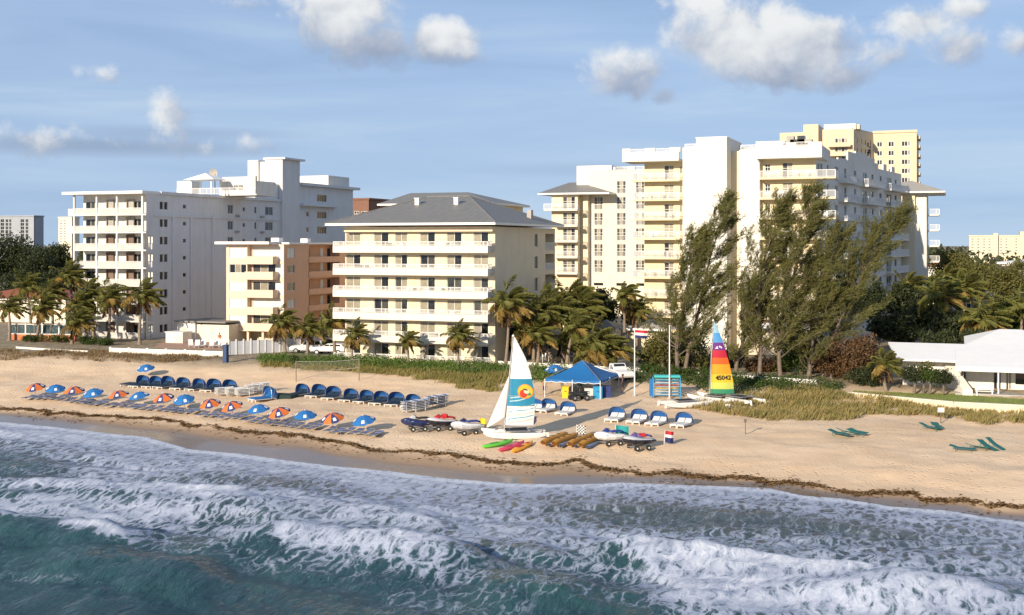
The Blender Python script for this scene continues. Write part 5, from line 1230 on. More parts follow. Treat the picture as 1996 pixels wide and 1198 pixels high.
# ------------------------------------------------------------------ walls, fences, cars, street things
def V3(p, z=None): return Vector((p[0], p[1], p[2] if z is None else z))
def strip_wall(name, label, pts, z0, z1, t, m, cat='wall', cope=None, posts=None):
    P = [Vector((p[0], p[1], 0)) for p in pts]; b = thing(name, label, cat, (P[0].x, P[0].y, z0))
    for i in range(len(P)-1):
        a, c = P[i], P[i+1]; d = (c-a).normalized(); n = Vector((-d.y, d.x, 0))*t/2
        for nm, w, u0, u1, mm in (('wall_section', 1.0, z0, z1, m),)+((('coping', 1.5, z1+.002, z1+.1, cope),) if cope else ()):
            q = [a-n*w, c-n*w, c+n*w, a+n*w]; MB().prism([(v.x, v.y) for v in q], u0, u1).build(nm, mm, b)
    if posts:
        for i in range(len(P)-1):
            k = max(1, int((P[i+1]-P[i]).length/posts))
            for j in range(k+1): p = P[i].lerp(P[i+1], j/k); MB().box(p.x-.16, p.x+.16, p.y-.16, p.y+.16, z0, z1+.22).build('post', m, b)
    return b
strip_wall('sea_wall', 'long low white sea wall behind the blue tent and casuarinas', [onZ(962,704,3.3), onZ(1232,718,3.3), onZ(1592,742,3.3)], 2.3, 3.3, .25, M_white, cope=M_trim)
strip_wall('pool_wall', 'low white wall in front of the white apartments pool deck', [onZ(216,679,3.6), onZ(437,686,3.6)], 2.6, 3.6, .22, M_white, cope=M_trim, posts=2.6)
strip_wall('kerb_wall', 'low white kerb wall below the left palm grove', [onZ(32,675,3.25), onZ(110,680,3.25), onZ(172,683,3.25)], 2.6, 3.25, .22, M_white)
strip_wall('lawn_wall', 'low cream retaining wall along the lawn edge', [onZ(1655,765,2.75), onZ(1740,773.5,2.75), onZ(1860,784.5,2.75), onZ(2060,794,2.75)], 1.4, 2.75, .3, M_cream, cope=M_pale)
def glass_fence():
    A, B = V3(onZ(18,662,3)), V3(onZ(148,664,3)); A.z = B.z = 3; b = thing('glass_fence', 'white-posted glass windbreak on an orange planter wall', 'fence', A); n = 4
    d = (B-A); L_ = d.length; ang = math.atan2(d.y, d.x); f = Fac(b, A.x, A.y, ang)
    f.mb().box(0, L_, -.3, .3, 2.6, 3.9).build('planter_wall', mat('orange_stucco', (.55,.20,.09), .85, .25, 1.5, .1), b)
    f.mb().box(0, L_, -.36, .36, 3.902, 4.0).build('coping', M_trim, b)
    for k in range(n+1): a = L_*k/n; f.mb().box(a-.09, a+.09, -.09, .09, 4.0, 5.75).build('post', M_trim, b)
    f.mb().box(0, L_, -.05, .05, 5.35, 5.45).build('top_rail', M_trim, b)
    for k in range(n*2): f.mb().box(L_*k/n/2+.12, L_*(k+1)/n/2-.12, -.012, .012, 4.1, 5.3).build('glass_panel', mat('tinted_glass', (.05,.08,.09), .08, spec=.6), b)
glass_fence()
def white_fence():
    A, B = V3(onZ(446,692,2.95)), V3(onZ(640,682,2.95)); A.z = B.z = 2.95; b = thing('board_fence', 'white board fence running back from the beach to the parking court', 'fence', A); d = B-A; f = Fac(b, A.x, A.y, math.atan2(d.y, d.x)); L_ = d.length; n = 14
    mf = mat('white_fence_boards', (.66,.69,.74), .7, .12, 2.5)
    for k in range(n+1): a = L_*k/n; f.mb().box(a-.08, a+.08, -.08, .08, 2.6, 5.0).build('post', M_trim, b)
    for k in range(n):
        a0, w = L_*k/n+.09, L_/n-.18; m = 9
        for j in range(m): f.mb().box(a0+w*j/m+.008, a0+w*(j+1)/m-.008, -.02, .02, 2.75, 4.75+.03*math.sin(j)).build('board', mf, b)
white_fence()
def pave(name, label, pts, z, m=M_pave):
    W = [onZ(x, y, z) for x, y in pts]; o = MB().prism([(p[0], p[1]) for p in W], z-.3, z).build(name, m); o['kind'] = 'structure'; o['label'] = label
pave('pool_deck', 'pinkish paved pool deck beside the white apartments', [(300,676),(440,681),(440,662),(330,660)], 3.02, mat('pink_paving', (.45,.28,.22), .85, .25, 1.2))
pave('parking_court', 'pale asphalt parking court beside the cream hotel', [(585,690),(650,692),(650,664),(560,660)], 3.03, mat('pale_asphalt', (.20,.19,.18), .9, .25, 1.2))
pave('promenade', 'paved promenade strip in front of the hotels', [(650,708),(960,716),(1235,722),(1590,746),(1590,737),(1235,712),(960,700),(650,694)], 3.012)
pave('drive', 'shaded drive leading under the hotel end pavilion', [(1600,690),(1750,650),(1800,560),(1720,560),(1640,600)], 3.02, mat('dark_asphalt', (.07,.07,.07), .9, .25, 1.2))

def make_car(label, loc, rz, body, kind='suv', L_=4.6, W=1.8, H=1.7):
    b = thing('parked_car', label, 'car', loc, rz); h = L_/2
    prof = {'suv':[(-h,.45),(-h,1.0),(-h+.1,1.08),(h-1.5,1.06),(h-.25,.98),(h,.75),(h,.42)], 'pickup':[(-h,.5),(-h,1.02),(h-1.6,1.06),(h-.2,.98),(h,.78),(h,.45)]}[kind]
    def ex(prof, w0, w1, name, m, parent=b):
        n = len(prof); k = MB(); k.add([(x,-w0 if i in () else -w0,z) for i,(x,z) in enumerate(prof)]+[(x,w0,z) for x,z in prof], [tuple(range(n)), tuple(reversed(range(n,2*n)))]+[(i,i+n,(i+1)%n+n,(i+1)%n) for i in range(n)])
        return k.build(name, m, parent, world=False, bevel=.06)
    bo = ex(prof, W/2, W/2, 'body', body)
    cab = [(-h+.15,1.05),(-h+.45,H-.06),(-h+.75,H),(h-2.3,H),(h-1.45,1.05)] if kind == 'suv' else [(-h+1.9,1.05),(-h+2.0,H-.05),(-h+2.2,H),(h-2.0,H),(h-1.35,1.05)]
    ex(cab, W/2-.1, W/2-.1, 'cabin', body)
    x0, x1 = cab[0][0]+.35, cab[-1][0]-.35; n = 3 if kind == 'suv' else 2
    for s in (-1, 1):
        for k in range(n):
            a0 = x0+(x1-x0)*k/n+.05; a1 = x0+(x1-x0)*(k+1)/n-.05; y = s*(W/2-.085)
            MB().add([(a0,y,1.12),(a1+(.1 if k == n-1 else 0),y,1.12),(a1-(.25 if k == n-1 else 0),y,H-.12),(a0+(.1 if k == 0 else 0),y,H-.12)], [(0,1,2,3)]).build('side_window', M_glass, b, world=False)
    MB().add([(h-1.5+.04,-W/2+.2,1.1),(h-1.5+.04,W/2-.2,1.1),(cab[3][0]+.1,W/2-.28,H-.05),(cab[3][0]+.1,-W/2+.28,H-.05)], [(0,1,2,3)]).build('windscreen', M_glass, b, world=False)
    MB().add([(cab[0][0]-.02,-W/2+.2,1.15),(cab[0][0]-.02,W/2-.2,1.15),(cab[1][0]-.05,W/2-.28,H-.12),(cab[1][0]-.05,-W/2+.28,H-.12)], [(3,2,1,0)]).build('rear_window', M_glass, b, world=False)
    for sx in (-h+.85, h-.85):
        for s in (-1, 1):
            w = MB().tube([(sx, s*(W/2-.22), .34), (sx, s*(W/2+.02), .34)], .34, 14).build('wheel', M_black, b, world=False)
            MB().tube([(sx, s*(W/2+.021), .34), (sx, s*(W/2+.035), .34)], .2, 10).build('rim', M_metal, w, world=False)
    for s in (-1, 1):
        MB().box(h-.02, h+.02, s*.62-.16, s*.62+.16, .62, .78).build('headlight', M_trim, b, world=False)
        MB().box(-h-.02, -h+.03, s*.7-.1, s*.7+.1, .72, .98).build('tail_light', mat('red_lens', (.4,.02,.02), .3), b, world=False)
    MB().box(h-.05, h+.06, -W/2+.05, W/2-.05, .38, .52).build('bumper', M_conc, b, world=False)
M_carw = mat('white_car_paint', (.72,.72,.72), .25, spec=.6)
M_card = mat('dark_car_paint', (.04,.045,.05), .25, spec=.6)
def on3(px, py): return V3(onZ(px, py, 3.03))
make_car('white off-road car parked by the white board fence', on3(600,687), YAW+math.pi, M_carw)
make_car('low white car parked against the cream hotel corner', on3(642,690), YAW+math.pi-.15, M_carw, H=1.45)
make_car('white pickup parked behind the blue canopy tent', V3(onZ(1203,738,3.0)), YAW-1.2, M_carw, 'pickup')
make_car('dark car under the hotel end pavilion', V3(onZ(1740,590,3.03)), 1.3, M_card)

def beach_shower():
    p = gnd(440,707); b = thing('beach_shower', 'square navy blue shower column at the end of the white fence', 'shower', p); mb_ = mat('navy_paint', (.025,.06,.16), .5, .1, 3)
    MB().box(-.28,.28,-.28,.28,-.1,2.15).build('column', mb_, b, world=False, bevel=.03); MB().box(-.34,.34,-.34,.34,2.152,2.24).build('cap', mb_, b, world=False); MB().tube([(-.2,-.28,1.9),(-.2,-.5,1.95),(-.2,-.55,1.88)], .03, 6).build('shower_head', M_metal, b, world=False)
beach_shower()
def park_bench(label, p, rz):
    b = thing('park_bench', label, 'bench', p, rz); m = M_trim
    for k in range(4): MB().box(-.85,.85,-.22+.12*k,-.12+.12*k,.42,.46).build('seat_slat', m, b, world=False)
    for k in range(3): MB().box(-.85,.85,.26+.03*k,.30+.03*k,.55+.14*k,.65+.14*k).build('back_slat', m, b, world=False)
    for x in (-.7,.7): MB().box(x-.05,x+.05,-.2,-.1,0,.418).box(x-.05,x+.05,.2,.28,0,.95).box(x-.05,x+.05,-.1,.2,.3,.38).build('leg', m, b, world=False)
park_bench('white slatted bench standing on the lawn', V3(onZ(1919,771,2.7)), .05)
def patio_chair(p, rz, m, label, group=None):
    b = thing('patio_chair', label, 'chair', p, rz, group); MB().box(-.28,.28,-.28,.28,.40,.46).build('seat', m, b, world=False); MB().add([(-.28,.24,.46),(.28,.24,.46),(.28,.36,1.0),(-.28,.36,1.0),(-.28,.29,.46),(.28,.29,.46),(.28,.41,1.0),(-.28,.41,1.0)],[(0,1,2,3),(7,6,5,4),(0,4,5,1),(2,6,7,3),(1,5,6,2),(3,7,4,0)]).build('backrest', m, b, world=False)
    for x in (-.25,.25):
        for y in (-.25,.25): MB().box(x-.03,x+.03,y-.03,y+.03,0,.398).build('leg', m, b, world=False)
        MB().box(x-.04,x+.04,-.28,.28,.62,.66).box(x-.02,x+.02,-.26,-.22,.46,.62).build('armrest', m, b, world=False)
M_wood = mat('honey_wood', (.42,.24,.09), .6, .25, 4)
for px, a in ((1903,.9),(1932,-.6)): patio_chair(V3(onZ(px,751,2.9)), a, M_wood, 'honey wood chair on the beach house porch', 'wood chairs on the porch')
for px, py, a in ((1985,754,.2),(1965,752,1.0)): patio_chair(V3(onZ(px,py,2.9)), a, M_trim, 'white chair on the beach house porch', 'white chairs on the porch')
for px, py, a in ((1008,702,.4),(1052,706,-.5),(1066,704,.2)): patio_chair(V3(onZ(px,py,3.02)), a, M_trim, 'white chair on the promenade below the coconut palms', 'white chairs on the promenade')
def flag_mesh(w, h, n=10, amp=.08):
    def s(u, v): return (u*w, amp*math.sin(u*7+v*1.5)*u, -v*h-.12*u*h)
    return s, n
def flag_part(parent, w, h, bands, at, rz=0, amp=.1):
    s, n = flag_mesh(w, h, 10, amp)
    for (v0, v1, m) in bands:
        b = MB()
        for i in range(n):
            u0, u1 = i/n, (i+1)/n; b.add([s(u0,v0), s(u1,v0), s(u1,v1), s(u0,v1)], [(0,1,2,3)])
        o = b.build('flag_stripe', m, parent, world=False, smooth_=True); o.location = at; o.rotation_euler = (0, 0, rz)
M_red = mat('red_cloth', (.45,.02,.03), .8, .1, 4); M_navy = mat('navy_cloth', (.02,.03,.12), .8, .1, 4); M_wcl = mat('white_cloth', (.75,.74,.72), .8, .06, 4)
def flagpole(px, pyb, pyt, label, flag):
    p = gnd(px, pyb); sc = math.hypot(p.x, p.y)*math.cos(math.atan2(-p.x, p.y)-YAW)/F; H = (pyb-pyt)*sc; b = thing('flagpole', label, 'flagpole', p)
    MB().tube([(0,0,-.2),(0,0,H*.5),(0,0,H)], [.075,.06,.045], 8).build('pole', M_trim, b, world=False); MB().tube([(0,0,H),(0,0,H+.06),(0,0,H+.12)], [.04,.09,.03], 8).build('finial', M_trim, b, world=False)
    MB().box(-.2,.2,-.2,.2,-.1,.1).build('footing', M_conc, b, world=False)
    if flag: flag_part(b, 1.25, .8, [(0,.33,M_red),(.33,.66,M_wcl),(.66,1,M_navy)], (.05,0,H-.08), YAW)
flagpole(1237, 772, 641, 'tall white flagpole flying a red white and blue striped flag', True)
flagpole(1305, 776, 636, 'bare tall white pole beside the blue board rack', False)
def lamp_sign(px, pyb, pyt, label, w, h, m, name='sign_post', t=.04):
    p = gnd(px, pyb); sc = 1/(F/(-p.x*SY_+p.y*CY_)); H = (pyb-pyt)*sc; b = thing(name, label, 'sign', p)
    MB().box(-t,t,-t,t,-.2,H).build('post', M_bark, b, world=False); MB().box(-w/2,w/2,-t-.03,-t-.004,H-h,H).build('board', m, b, world=False); b.rotation_euler = (0,0,YAW*.6)
lamp_sign(1834, 823, 794, 'thin post with small white sign board before the grass dune', .55, .4, M_trim)
lamp_sign(1453, 845, 816, 'bare wooden stake with a small board on open sand', .22, .3, M_bark)
def volley():
    A, B = gnd(577,745), gnd(700,741); b = thing('volleyball_net', 'beach volleyball net slung between two wooden posts', 'net', A); d = B-A
    for q in (Vector((0,0,0)), d): MB().tube([tuple(q+Vector((0,0,-.3))), tuple(q+Vector((0,0,2.45)))], .06, 7).build('post', M_palmbark, b, world=False)
    L_ = d.length; u = d.normalized(); rope = mat('net_cord', (.36,.33,.28), .9); k = MB(); n = 46
    def pt(t, h): return tuple(u*L_*t+Vector((0,0,h-.16*math.sin(math.pi*t))))
    for i in range(1, n): k.tube([pt(i/n,1.45), pt(i/n,2.38)], .006, 3, cap=False)
    for j in range(6): k.tube([pt(t,1.45+.186*j) for t in np.linspace(0,1,9)], .006, 3, cap=False)
    k.build('net', rope, b, world=False)
    for h in (1.43, 2.39): MB().tube([pt(t,h) for t in np.linspace(0,1,9)], .02, 4).build('tape', M_conc, b, world=False)
volley()
broad('small dark bush behind the volleyball post', 576, 702, 9, 7, 127.5, M_leafD, 480, 700, .18, 'garden_shrub', None, 'shrub', zb=2.9)
def canopy_bridge():
    A = V3(onZ(1712,640,3.0)); Yp = A.y+4; b = thing('glass_awning', 'sloping white-edged glass awning over the shaded drive', 'awning', A)
    p, q = V3(onY(1708,622,Yp)), V3(onY(1775,583,Yp+8)); off_ = Vector((0,3.0,.3)); m = MT['tinted_glass']
    MB().add([p, q, q+off_, p+off_], [(0,1,2,3)]).build('glazing', m, b)
    for s in (p, p+off_): MB().tube([tuple(s), tuple(s+(q-p))], .13, 5).build('edge_beam', M_trim, b)
    for t in (.15,.5,.85): r = p.lerp(q, t); MB().tube([(r.x,r.y,3),tuple(r)], .1, 6).build('post', M_metal, b)
canopy_bridge()
# ------------------------------------------------------------------ beach furniture
M_blue = mat('royal_blue_canvas', (.02,.13,.42), .75, .18, 3, .15, 20)
M_blue2 = mat('bright_blue_canvas', (.02,.15,.42), .75, .15, 3, .15, 20)
M_orange = mat('orange_canvas', (.66,.16,.035), .75, .12, 3, .15, 20)
M_navyc = mat('navy_canvas', (.03,.045,.16), .75, .12, 3)
M_patch = mat('white_canvas', (.75,.75,.76), .75, .06, 3)
M_sling = mat('slate_blue_sling', (.13,.16,.29), .7, .2, 3)
M_plast = mat('white_plastic', (.74,.73,.70), .45, .08, 4)
M_cush = mat('white_cushion', (.74,.72,.68), .85, .1, 4)
M_teal = mat('teal_sling', (.02,.14,.13), .7, .2, 3)
M_alu = mat('dull_aluminium', (.42,.42,.43), .4, metal=.6)
def make_umbrella(mixed, tilt):
    lab = 'orange and navy panelled beach umbrella with white patches in the waterline row' if mixed else 'blue beach umbrella with white patches in the waterline row'
    r = thing('beach_umbrella', lab, 'umbrella', (0,0,0), group='orange and navy umbrellas near the water' if mixed else 'blue umbrellas near the water')
    MB().tube([(0,0,-.3),(0,0,1.42)], .026, 7).build('pole', M_trim, r, world=False)
    R, h = 1.05, .5; T = Matrix.Translation((0,0,1.0)) @ Matrix.Rotation(tilt, 4, Vector((1,-.25,0)))
    def pt(a, u): s = R*u; c = .07*math.cos(8*(a)+0)*u*u*0; return T @ Vector((s*math.cos(a), s*math.sin(a), h*(1-u**1.7)-.02))
    for k in range(8):
        a0, a1 = 2*math.pi*k/8, 2*math.pi*(k+1)/8; us = [0,.35,.65,.88,1.0]; b = MB(); vs = []; m = 5
        for u in us:
            for j in range(m):
                f = j/(m-1); a = a0+(a1-a0)*f; p = pt(a, u); p = p-(T.to_3x3() @ Vector((0,0,.07*u*4*f*(1-f)))); vs.append(p)
        fs = [(i*m+j, i*m+j+1, (i+1)*m+j+1, (i+1)*m+j) for i in range(len(us)-1) for j in range(m-1)]
        b.add(vs, fs); mm = (M_orange if k % 2 else M_navyc) if mixed else M_blue2
        o = b.build('canopy_panel', mm, r, world=False, smooth_=True)
        if (k % 2 == 0):
            am = (a0+a1)/2; q = []
            for (da, u) in ((-.17,.86),(.17,.86),(.2,.58),(-.2,.58)): p = pt(am+da, u); q.append(p+(T.to_3x3() @ Vector((0,0,-.045)))+(T.to_3x3() @ Vector((.02*math.cos(am),.02*math.sin(am),.035))))
            MB().add(q, [(0,1,2,3)]).build('patch', M_patch, o, world=False)
    MB().tube([tuple(T @ Vector((0,0,h-.02))), tuple(T @ Vector((0,0,h+.12)))], [.03,.012], 6).build('tip', M_trim, r, world=False)
    return r
UM = {True: make_umbrella(True, .26), False: make_umbrella(False, .26)}; used = {True: False, False: False}
def place(proto, key, flags, p, rz, label=None, group=None, scale=1.0):
    if not flags.get(key): o = proto; flags[key] = True
    else: o = copy_tree(proto)
    o.location = p; o.rotation_euler = (0, 0, rz); o.scale = (scale,)*3
    if label: o['label'] = label
    if group: o['group'] = group
    return o
US = [(68,758,1),(106,760.5,0),(142,764,1),(182,768,0),(230,772,1),(270,774,0),(318,777,1),(359,779.5,0),(408,788,1),(453,793,1),(501,799,0),(545,805,1),(592,811,0),(648.5,816,1),(708.6,821,0)]
for i, (px, py, mx) in enumerate(US):
    p = gnd(px+1, py+15+6*(i/14)); u = place(UM[bool(mx)], bool(mx), used, p, random.choice([0,.39,.1,-.2,.3])); u.rotation_euler = (random.uniform(-.09,.09), random.uniform(-.09,.09), u.rotation_euler[2])
for p_, a_, l_ in ((gnd(284,734), .3, 'single blue beach umbrella behind the back row of hooded cabanas'), (gnd(1080,737), .2, 'blue beach umbrella rising behind the left side of the canopy tent')):
    u = place(UM[False], False, used, p_, a_, l_)
    if 'group' in u: del u['group']

def make_lounger(sling, frame, label, group, back=.16, cat='sun lounger'):
    r = thing('sun_lounger', label, cat, (0,0,0), group=group)
    f = MB()
    for s in (-.31,.31): f.tube([(s,-.95,.30),(s,.35,.30),(s,.95,.30+back*2.2)], .025, 5)
    for y, z in ((-.95,.30),(.35,.30),(.95,.30+back*2.2)): f.tube([(-.31,y,z),(.31,y,z)], .022, 5)
    f.build('frame', frame, r, world=False)
    MB().add([(-.29,-.93,.31),(.29,-.93,.31),(.29,.34,.30),(-.29,.34,.30),(-.29,.34,.27),(.29,.34,.27),(.29,-.93,.28),(-.29,-.93,.28)], [(0,1,2,3),(7,6,5,4),(0,3,4,7),(1,6,5,2),(0,7,6,1)]).build('seat_sling', sling, r, world=False)
    zb = .30+back*2.2
    MB().add([(-.29,.36,.315),(.29,.36,.315),(.29,.93,zb),(-.29,.93,zb),(-.29,.36,.285),(.29,.36,.285),(.29,.93,zb-.03),(-.29,.93,zb-.03)], [(0,1,2,3),(7,6,5,4),(0,3,7,4),(1,5,6,2),(3,2,6,7)]).build('back_sling', sling, r, world=False)
    for x in (-.29,.29):
        for y in (-.72,.5): MB().tube([(x,y,.29),(x,y-.05,0)], .02, 5).build('leg', frame, r, world=False)
    return r
FL_ = {}
LB = make_lounger(M_sling, M_alu, 'slate blue sling lounger set out flat under the waterline umbrellas', 'slate blue loungers under the umbrellas', .06)
SETS = [(70,776),(109,777),(148,782),(184,786),(230,790),(272,795),(319.5,799),(361.6,802),(411,810),(452,816),(500,822),(547,827),(597,833),(660,841),(713,847)]
for i, (px, py) in enumerate(SETS):
    c = gnd(px+1, py+3); n = 3
    for k in range(n):
        x = c.x+(k-(n-1)/2)*.95+random.uniform(-.05,.05); y = c.y+random.uniform(-.15,.15); a = random.uniform(-.06,.06)
        place(LB, 'LB', FL_, (x, y, gz(np.array(x), np.array(y))), a)

def make_cabana(cush, hoodm, label, group):
    r = thing('hooded_cabana', label, 'cabana', (0,0,0), group=group); n = 5
    th = np.linspace(0, math.pi, 15); ph = np.linspace(.05, 1.42, 6); W, H, Dp = .96, 1.24, .80
    def pt(t, f): rr = H*math.sin(t)**.62; return (W*math.copysign(abs(math.cos(t))**.75, math.cos(t)), Dp*rr/H*1.35*math.sin(f)+.25, .22+rr*math.cos(f)*(1.0 if f > 0 else 1.0))
    for k in range(len(ph)-1):
        b = MB(); f0, f1 = ph[k], ph[k+1]; mid = []
        rows_ = [[pt(t, f0+(f1-f0)*g) for t in th] for g in (0, .5, 1)]
        b.loft(rows_, cap=False, closed=False); b.build('hood_panel', hoodm, r, world=False, smooth_=True)
    for f in ph[::2]: MB().tube([pt(t, f) for t in th], .018, 4, cap=False).build('hood_hoop', M_alu, r, world=False)
    for s in (-.40, .40):
        MB().box(s-.36, s+.36, -1.55, .45, .26, .36).build('cushion', cush, r, world=False, bevel=.03)
        MB().add([(s-.36,.42,.37),(s+.36,.42,.37),(s+.36,.95,.72),(s-.36,.95,.72),(s-.36,.46,.27),(s+.36,.46,.27),(s+.36,.99,.62),(s-.36,.99,.62)], [(0,1,2,3),(7,6,5,4),(0,4,5,1),(2,6,7,3),(1,5,6,2),(3,7,4,0)]).build('back_cushion', cush, r, world=False)
    MB().box(-.80,.80,-1.52,1.0,.19,.25).build('base_frame', M_plast, r, world=False)
    for x in (-.74,-.06,.06,.74):
        for y in (-1.45,.9): MB().box(x-.035,x+.035,y-.035,y+.035,-.05,.188).build('leg', M_plast, r, world=False)
    return r
M_dkblue = mat('dark_blue_cushion', (.012,.035,.07), .8, .2, 3)
CB = make_cabana(M_dkblue, M_blue, 'blue hooded cabana with dark cushions in the back row behind the umbrellas', 'dark cushioned cabanas in the back row')
LBK = 'blue hooded cabana with dark cushions in the middle row below the volleyball net'
for i, (px, py) in enumerate([(277,757),(302,758),(325,759),(356,761),(386,763),(416,765),(447,766)]):
    p = gnd(px-3, py-4); place(CB, 'CB', FL_, p, random.uniform(-.1,.1), scale=random.uniform(.84,.9))
for i, (px, py) in enumerate([(588,775),(621,777),(650,781),(684,785),(714,788),(743,791),(773,794),(805,797)]):
    p = gnd(px-3, py-5); place(CB, 'CB', FL_, p, random.uniform(-.12,.12), LBK, 'dark cushioned cabanas in the middle row', random.uniform(.82,.9))
CBB = make_cabana(M_blue2, M_blue2, 'bright blue hooded cabana with blue cushion beside the white lounger stacks', None); CBB.location = gnd(516, 780); CBB.rotation_euler = (0,0,-.5)
CW = make_cabana(M_cush, M_blue, 'blue hooded cabana with white cushions close behind the white sailboat', 'white cushioned cabanas behind the sailboat')
for px, py in ((1040,808),(1066,808),(1104,814)): place(CW, 'CW', FL_, gnd(px, py-7), -.12+random.uniform(-.08,.08), scale=.82)
for px, py in ((1200,826),(1243,830),(1281,834),(1330,837)): place(CW, 'CW', FL_, gnd(px, py-7), -.12+random.uniform(-.08,.08), 'blue hooded cabana with white cushions in the row of four above the jet skis', 'row of four white cushioned cabanas', .84)
# stacked loungers
LW = make_lounger(M_plast, M_plast, 'white lounger in the stacks beside the bright blue cabana', 'white loungers stacked by the cabanas', .02)
for (px, py, n, m) in ((437,771,5,0),(457,772,5,0),(476,773,5,1),(495,768,6,1),(508,764,6,1)):
    c = gnd(px, py)
    for k in range(n): place(LW, 'LW', FL_, (c.x+random.uniform(-.03,.03), c.y+random.uniform(-.04,.04), c.z+k*.14), -.75+random.uniform(-.04,.04))
LBS = make_lounger(M_blue2, M_plast, 'blue topped lounger in the two stacks right of the middle cabanas', 'blue topped loungers in stacks', .02)
for (px, py, n, a) in ((800,803,6,-.4),(818,801,6,-.4),(842,793,6,-.3),(858,791,6,-.3)):
    c = gnd(px, py)
    for k in range(n): place(LBS, 'LBS', FL_, (c.x+random.uniform(-.03,.03), c.y+random.uniform(-.04,.04), c.z+k*.15), a+random.uniform(-.04,.04))
MB_ = thing('folded_cover', 'low dark green folded cover lying left of the middle cabanas', 'cover', gnd(552,776)); MB().loft([[(x*1.4*s, y*.8*s, z) for x, y in ((-1,-1),(0,-1.1),(1,-1),(1.05,0),(1,1),(0,1.05),(-1,1),(-1.08,0))] for s, z in ((1,0),(1.02,.22),(.9,.42),(.55,.5))]).build('cover', mat('dark_green_canvas', (.012,.035,.03), .8, .3, 3), MB_, world=False)
MT2 = thing('patio_cover', 'dark flat lounger at the end of the back cabana row', 'sun lounger', gnd(254,752)); MB().box(-.8,.8,-.9,.9,.22,.34).build('cushion', M_dkblue, MT2, world=False, bevel=.03)
for x in (-.7,.7):
    for y in (-.8,.8): MB().box(x-.04,x+.04,y-.04,y+.04,-.05,.218).build('leg', M_plast, MT2, world=False)
# teal loungers dumped on the right beach
LT = make_lounger(M_teal, M_teal, 'teal lounger lying in the heap on open sand below the grass dune', 'teal loungers heaped below the grass dune', .07)
for (px, py, a, tx, ty) in ((1636,850,1.2,.05,.0),(1652,848,1.5,.1,.25),(1672,848,.9,.0,-.1)):
    o = place(LT, 'LT', FL_, gnd(px, py), a); o.rotation_euler = (tx, ty, a)
for (px, py, a, tx) in ((1812,838,1.1,.1),(1826,836,.3,.0)): o = place(LT, 'LT', FL_, gnd(px, py), a, 'teal lounger beside the white sign post', 'teal loungers by the sign post'); o.rotation_euler = (tx, .1, a)
for (px, py, a, tx, ty) in ((1876,880,1.35,.0,.0),(1906,878,1.1,.0,.3),(1924,876,.8,.25,.1),(1940,874,1.0,.4,.1)): o = place(LT, 'LT', FL_, gnd(px, py), a, 'teal lounger in the tilted heap farthest along the open sand', 'tilted teal lounger heap'); o.rotation_euler = (tx, ty, a)
# white loungers on the pool deck
LP2 = make_lounger(M_plast, M_plast, 'white lounger with raised back on the pool deck', 'white loungers on the pool deck', .32)
for k, px in enumerate((372,384,396,412,424,434)): place(LP2, 'LP2', FL_, V3(onZ(px, 676+(k % 2), 3.02)), .5+random.uniform(-.2,.2))

# ------------------------------------------------------------------ canopy tent and what stands below it
def tent():
    c = gnd(1118, 776); Y = c.y; x0, x1 = onY(1062,0,Y)[0], onY(1170,0,Y)[0]; ze = onY(1116, 740, Y)[2]; yb = onX(1211, 0, x1)[1]; yb = min(yb, Y+7.0); zg = c.z
    b = thing('canopy_tent', 'large blue pyramid canopy tent open at the sides on the beach', 'tent', ((x0+x1)/2, (Y+yb)/2, zg)); ap = V3(onY(1137, 702, (Y+yb)/2)); ap = Vector(((x0+x1)/2, (Y+yb)/2, ap.z)); mc = mat('tent_blue', (.012,.14,.38), .7, .12, 2, .1, 10)
    cor = [Vector((x0,Y,ze)), Vector((x1,Y,ze)), Vector((x1,yb,ze)), Vector((x0,yb,ze))]
    for i in range(4):
        a, d = cor[i], cor[(i+1) % 4]; vs = []; n = 8
        for j in range(n+1):
            for k in range(n+1-j+j):
                pass
        rows_ = []
        for j in range(7):
            t = j/6; l, r = a.lerp(ap, t), d.lerp(ap, t); rows_.append([tuple(l.lerp(r, k/8)-Vector((0,0,.18*math.sin(math.pi*t)+.07*math.sin(math.pi*k/8)*(1-t)))) for k in range(9)])
        MB().loft(rows_, cap=False, closed=False).build('roof_panel', mc, b, smooth_=True)
        val = MB(); m = 18
        for k in range(m):
            p, q = a.lerp(d, k/m), a.lerp(d, (k+1)/m); s = .07*math.sin(math.pi*k/m); h0 = .28+.05*math.sin(k*2.1); h1 = .28+.05*math.sin((k+1)*2.1)
            val.add([p-Vector((0,0,s)), q-Vector((0,0,.07*math.sin(math.pi*(k+1)/m))), q-Vector((0,0,h1)), p-Vector((0,0,h0))], [(0,1,2,3)])
        val.build('valance', mc, b)
        MB().tube([tuple(a.lerp(d, k/m)-Vector((0,0,.29+.05*math.sin(k*2.1)))) for k in range(m+1)], .035, 4).build('valance_trim', M_patch, b)
        MB().tube([tuple(a), tuple(ap)], .03, 5).build('rafter', M_alu, b)
    for p in cor+[(cor[0]+cor[1])/2, (cor[1]+cor[2])/2]: MB().tube([(p.x,p.y,terr1(p.x,p.y)-.1),(p.x,p.y,ze)], .04, 6).build('leg', M_trim, b)
    return x0, x1, Y, yb, zg
TX0, TX1, TY0, TY1, TZ = tent()
def crate(name, label, cat, p, sx, sy, sz, m, lid=None, rz=0):
    b = thing(name, label, cat, p, rz); MB().box(-sx/2,sx/2,-sy/2,sy/2,-.05,sz).build('body', m, b, world=False, bevel=.03)
    MB().box(-sx/2-.03,sx/2+.03,-sy/2-.03,sy/2+.03,sz+.002,sz+.08).build('lid', lid or m, b, world=False); MB().box(-.12,.12,-sy/2-.05,-sy/2-.005,sz*.6,sz*.6+.05).build('handle', M_black, b, world=False)
M_ye = mat('yellow_plastic', (.75,.55,.02), .5, .08, 4); M_cyan = mat('cyan_paint', (.03,.28,.55), .5, .1, 4)
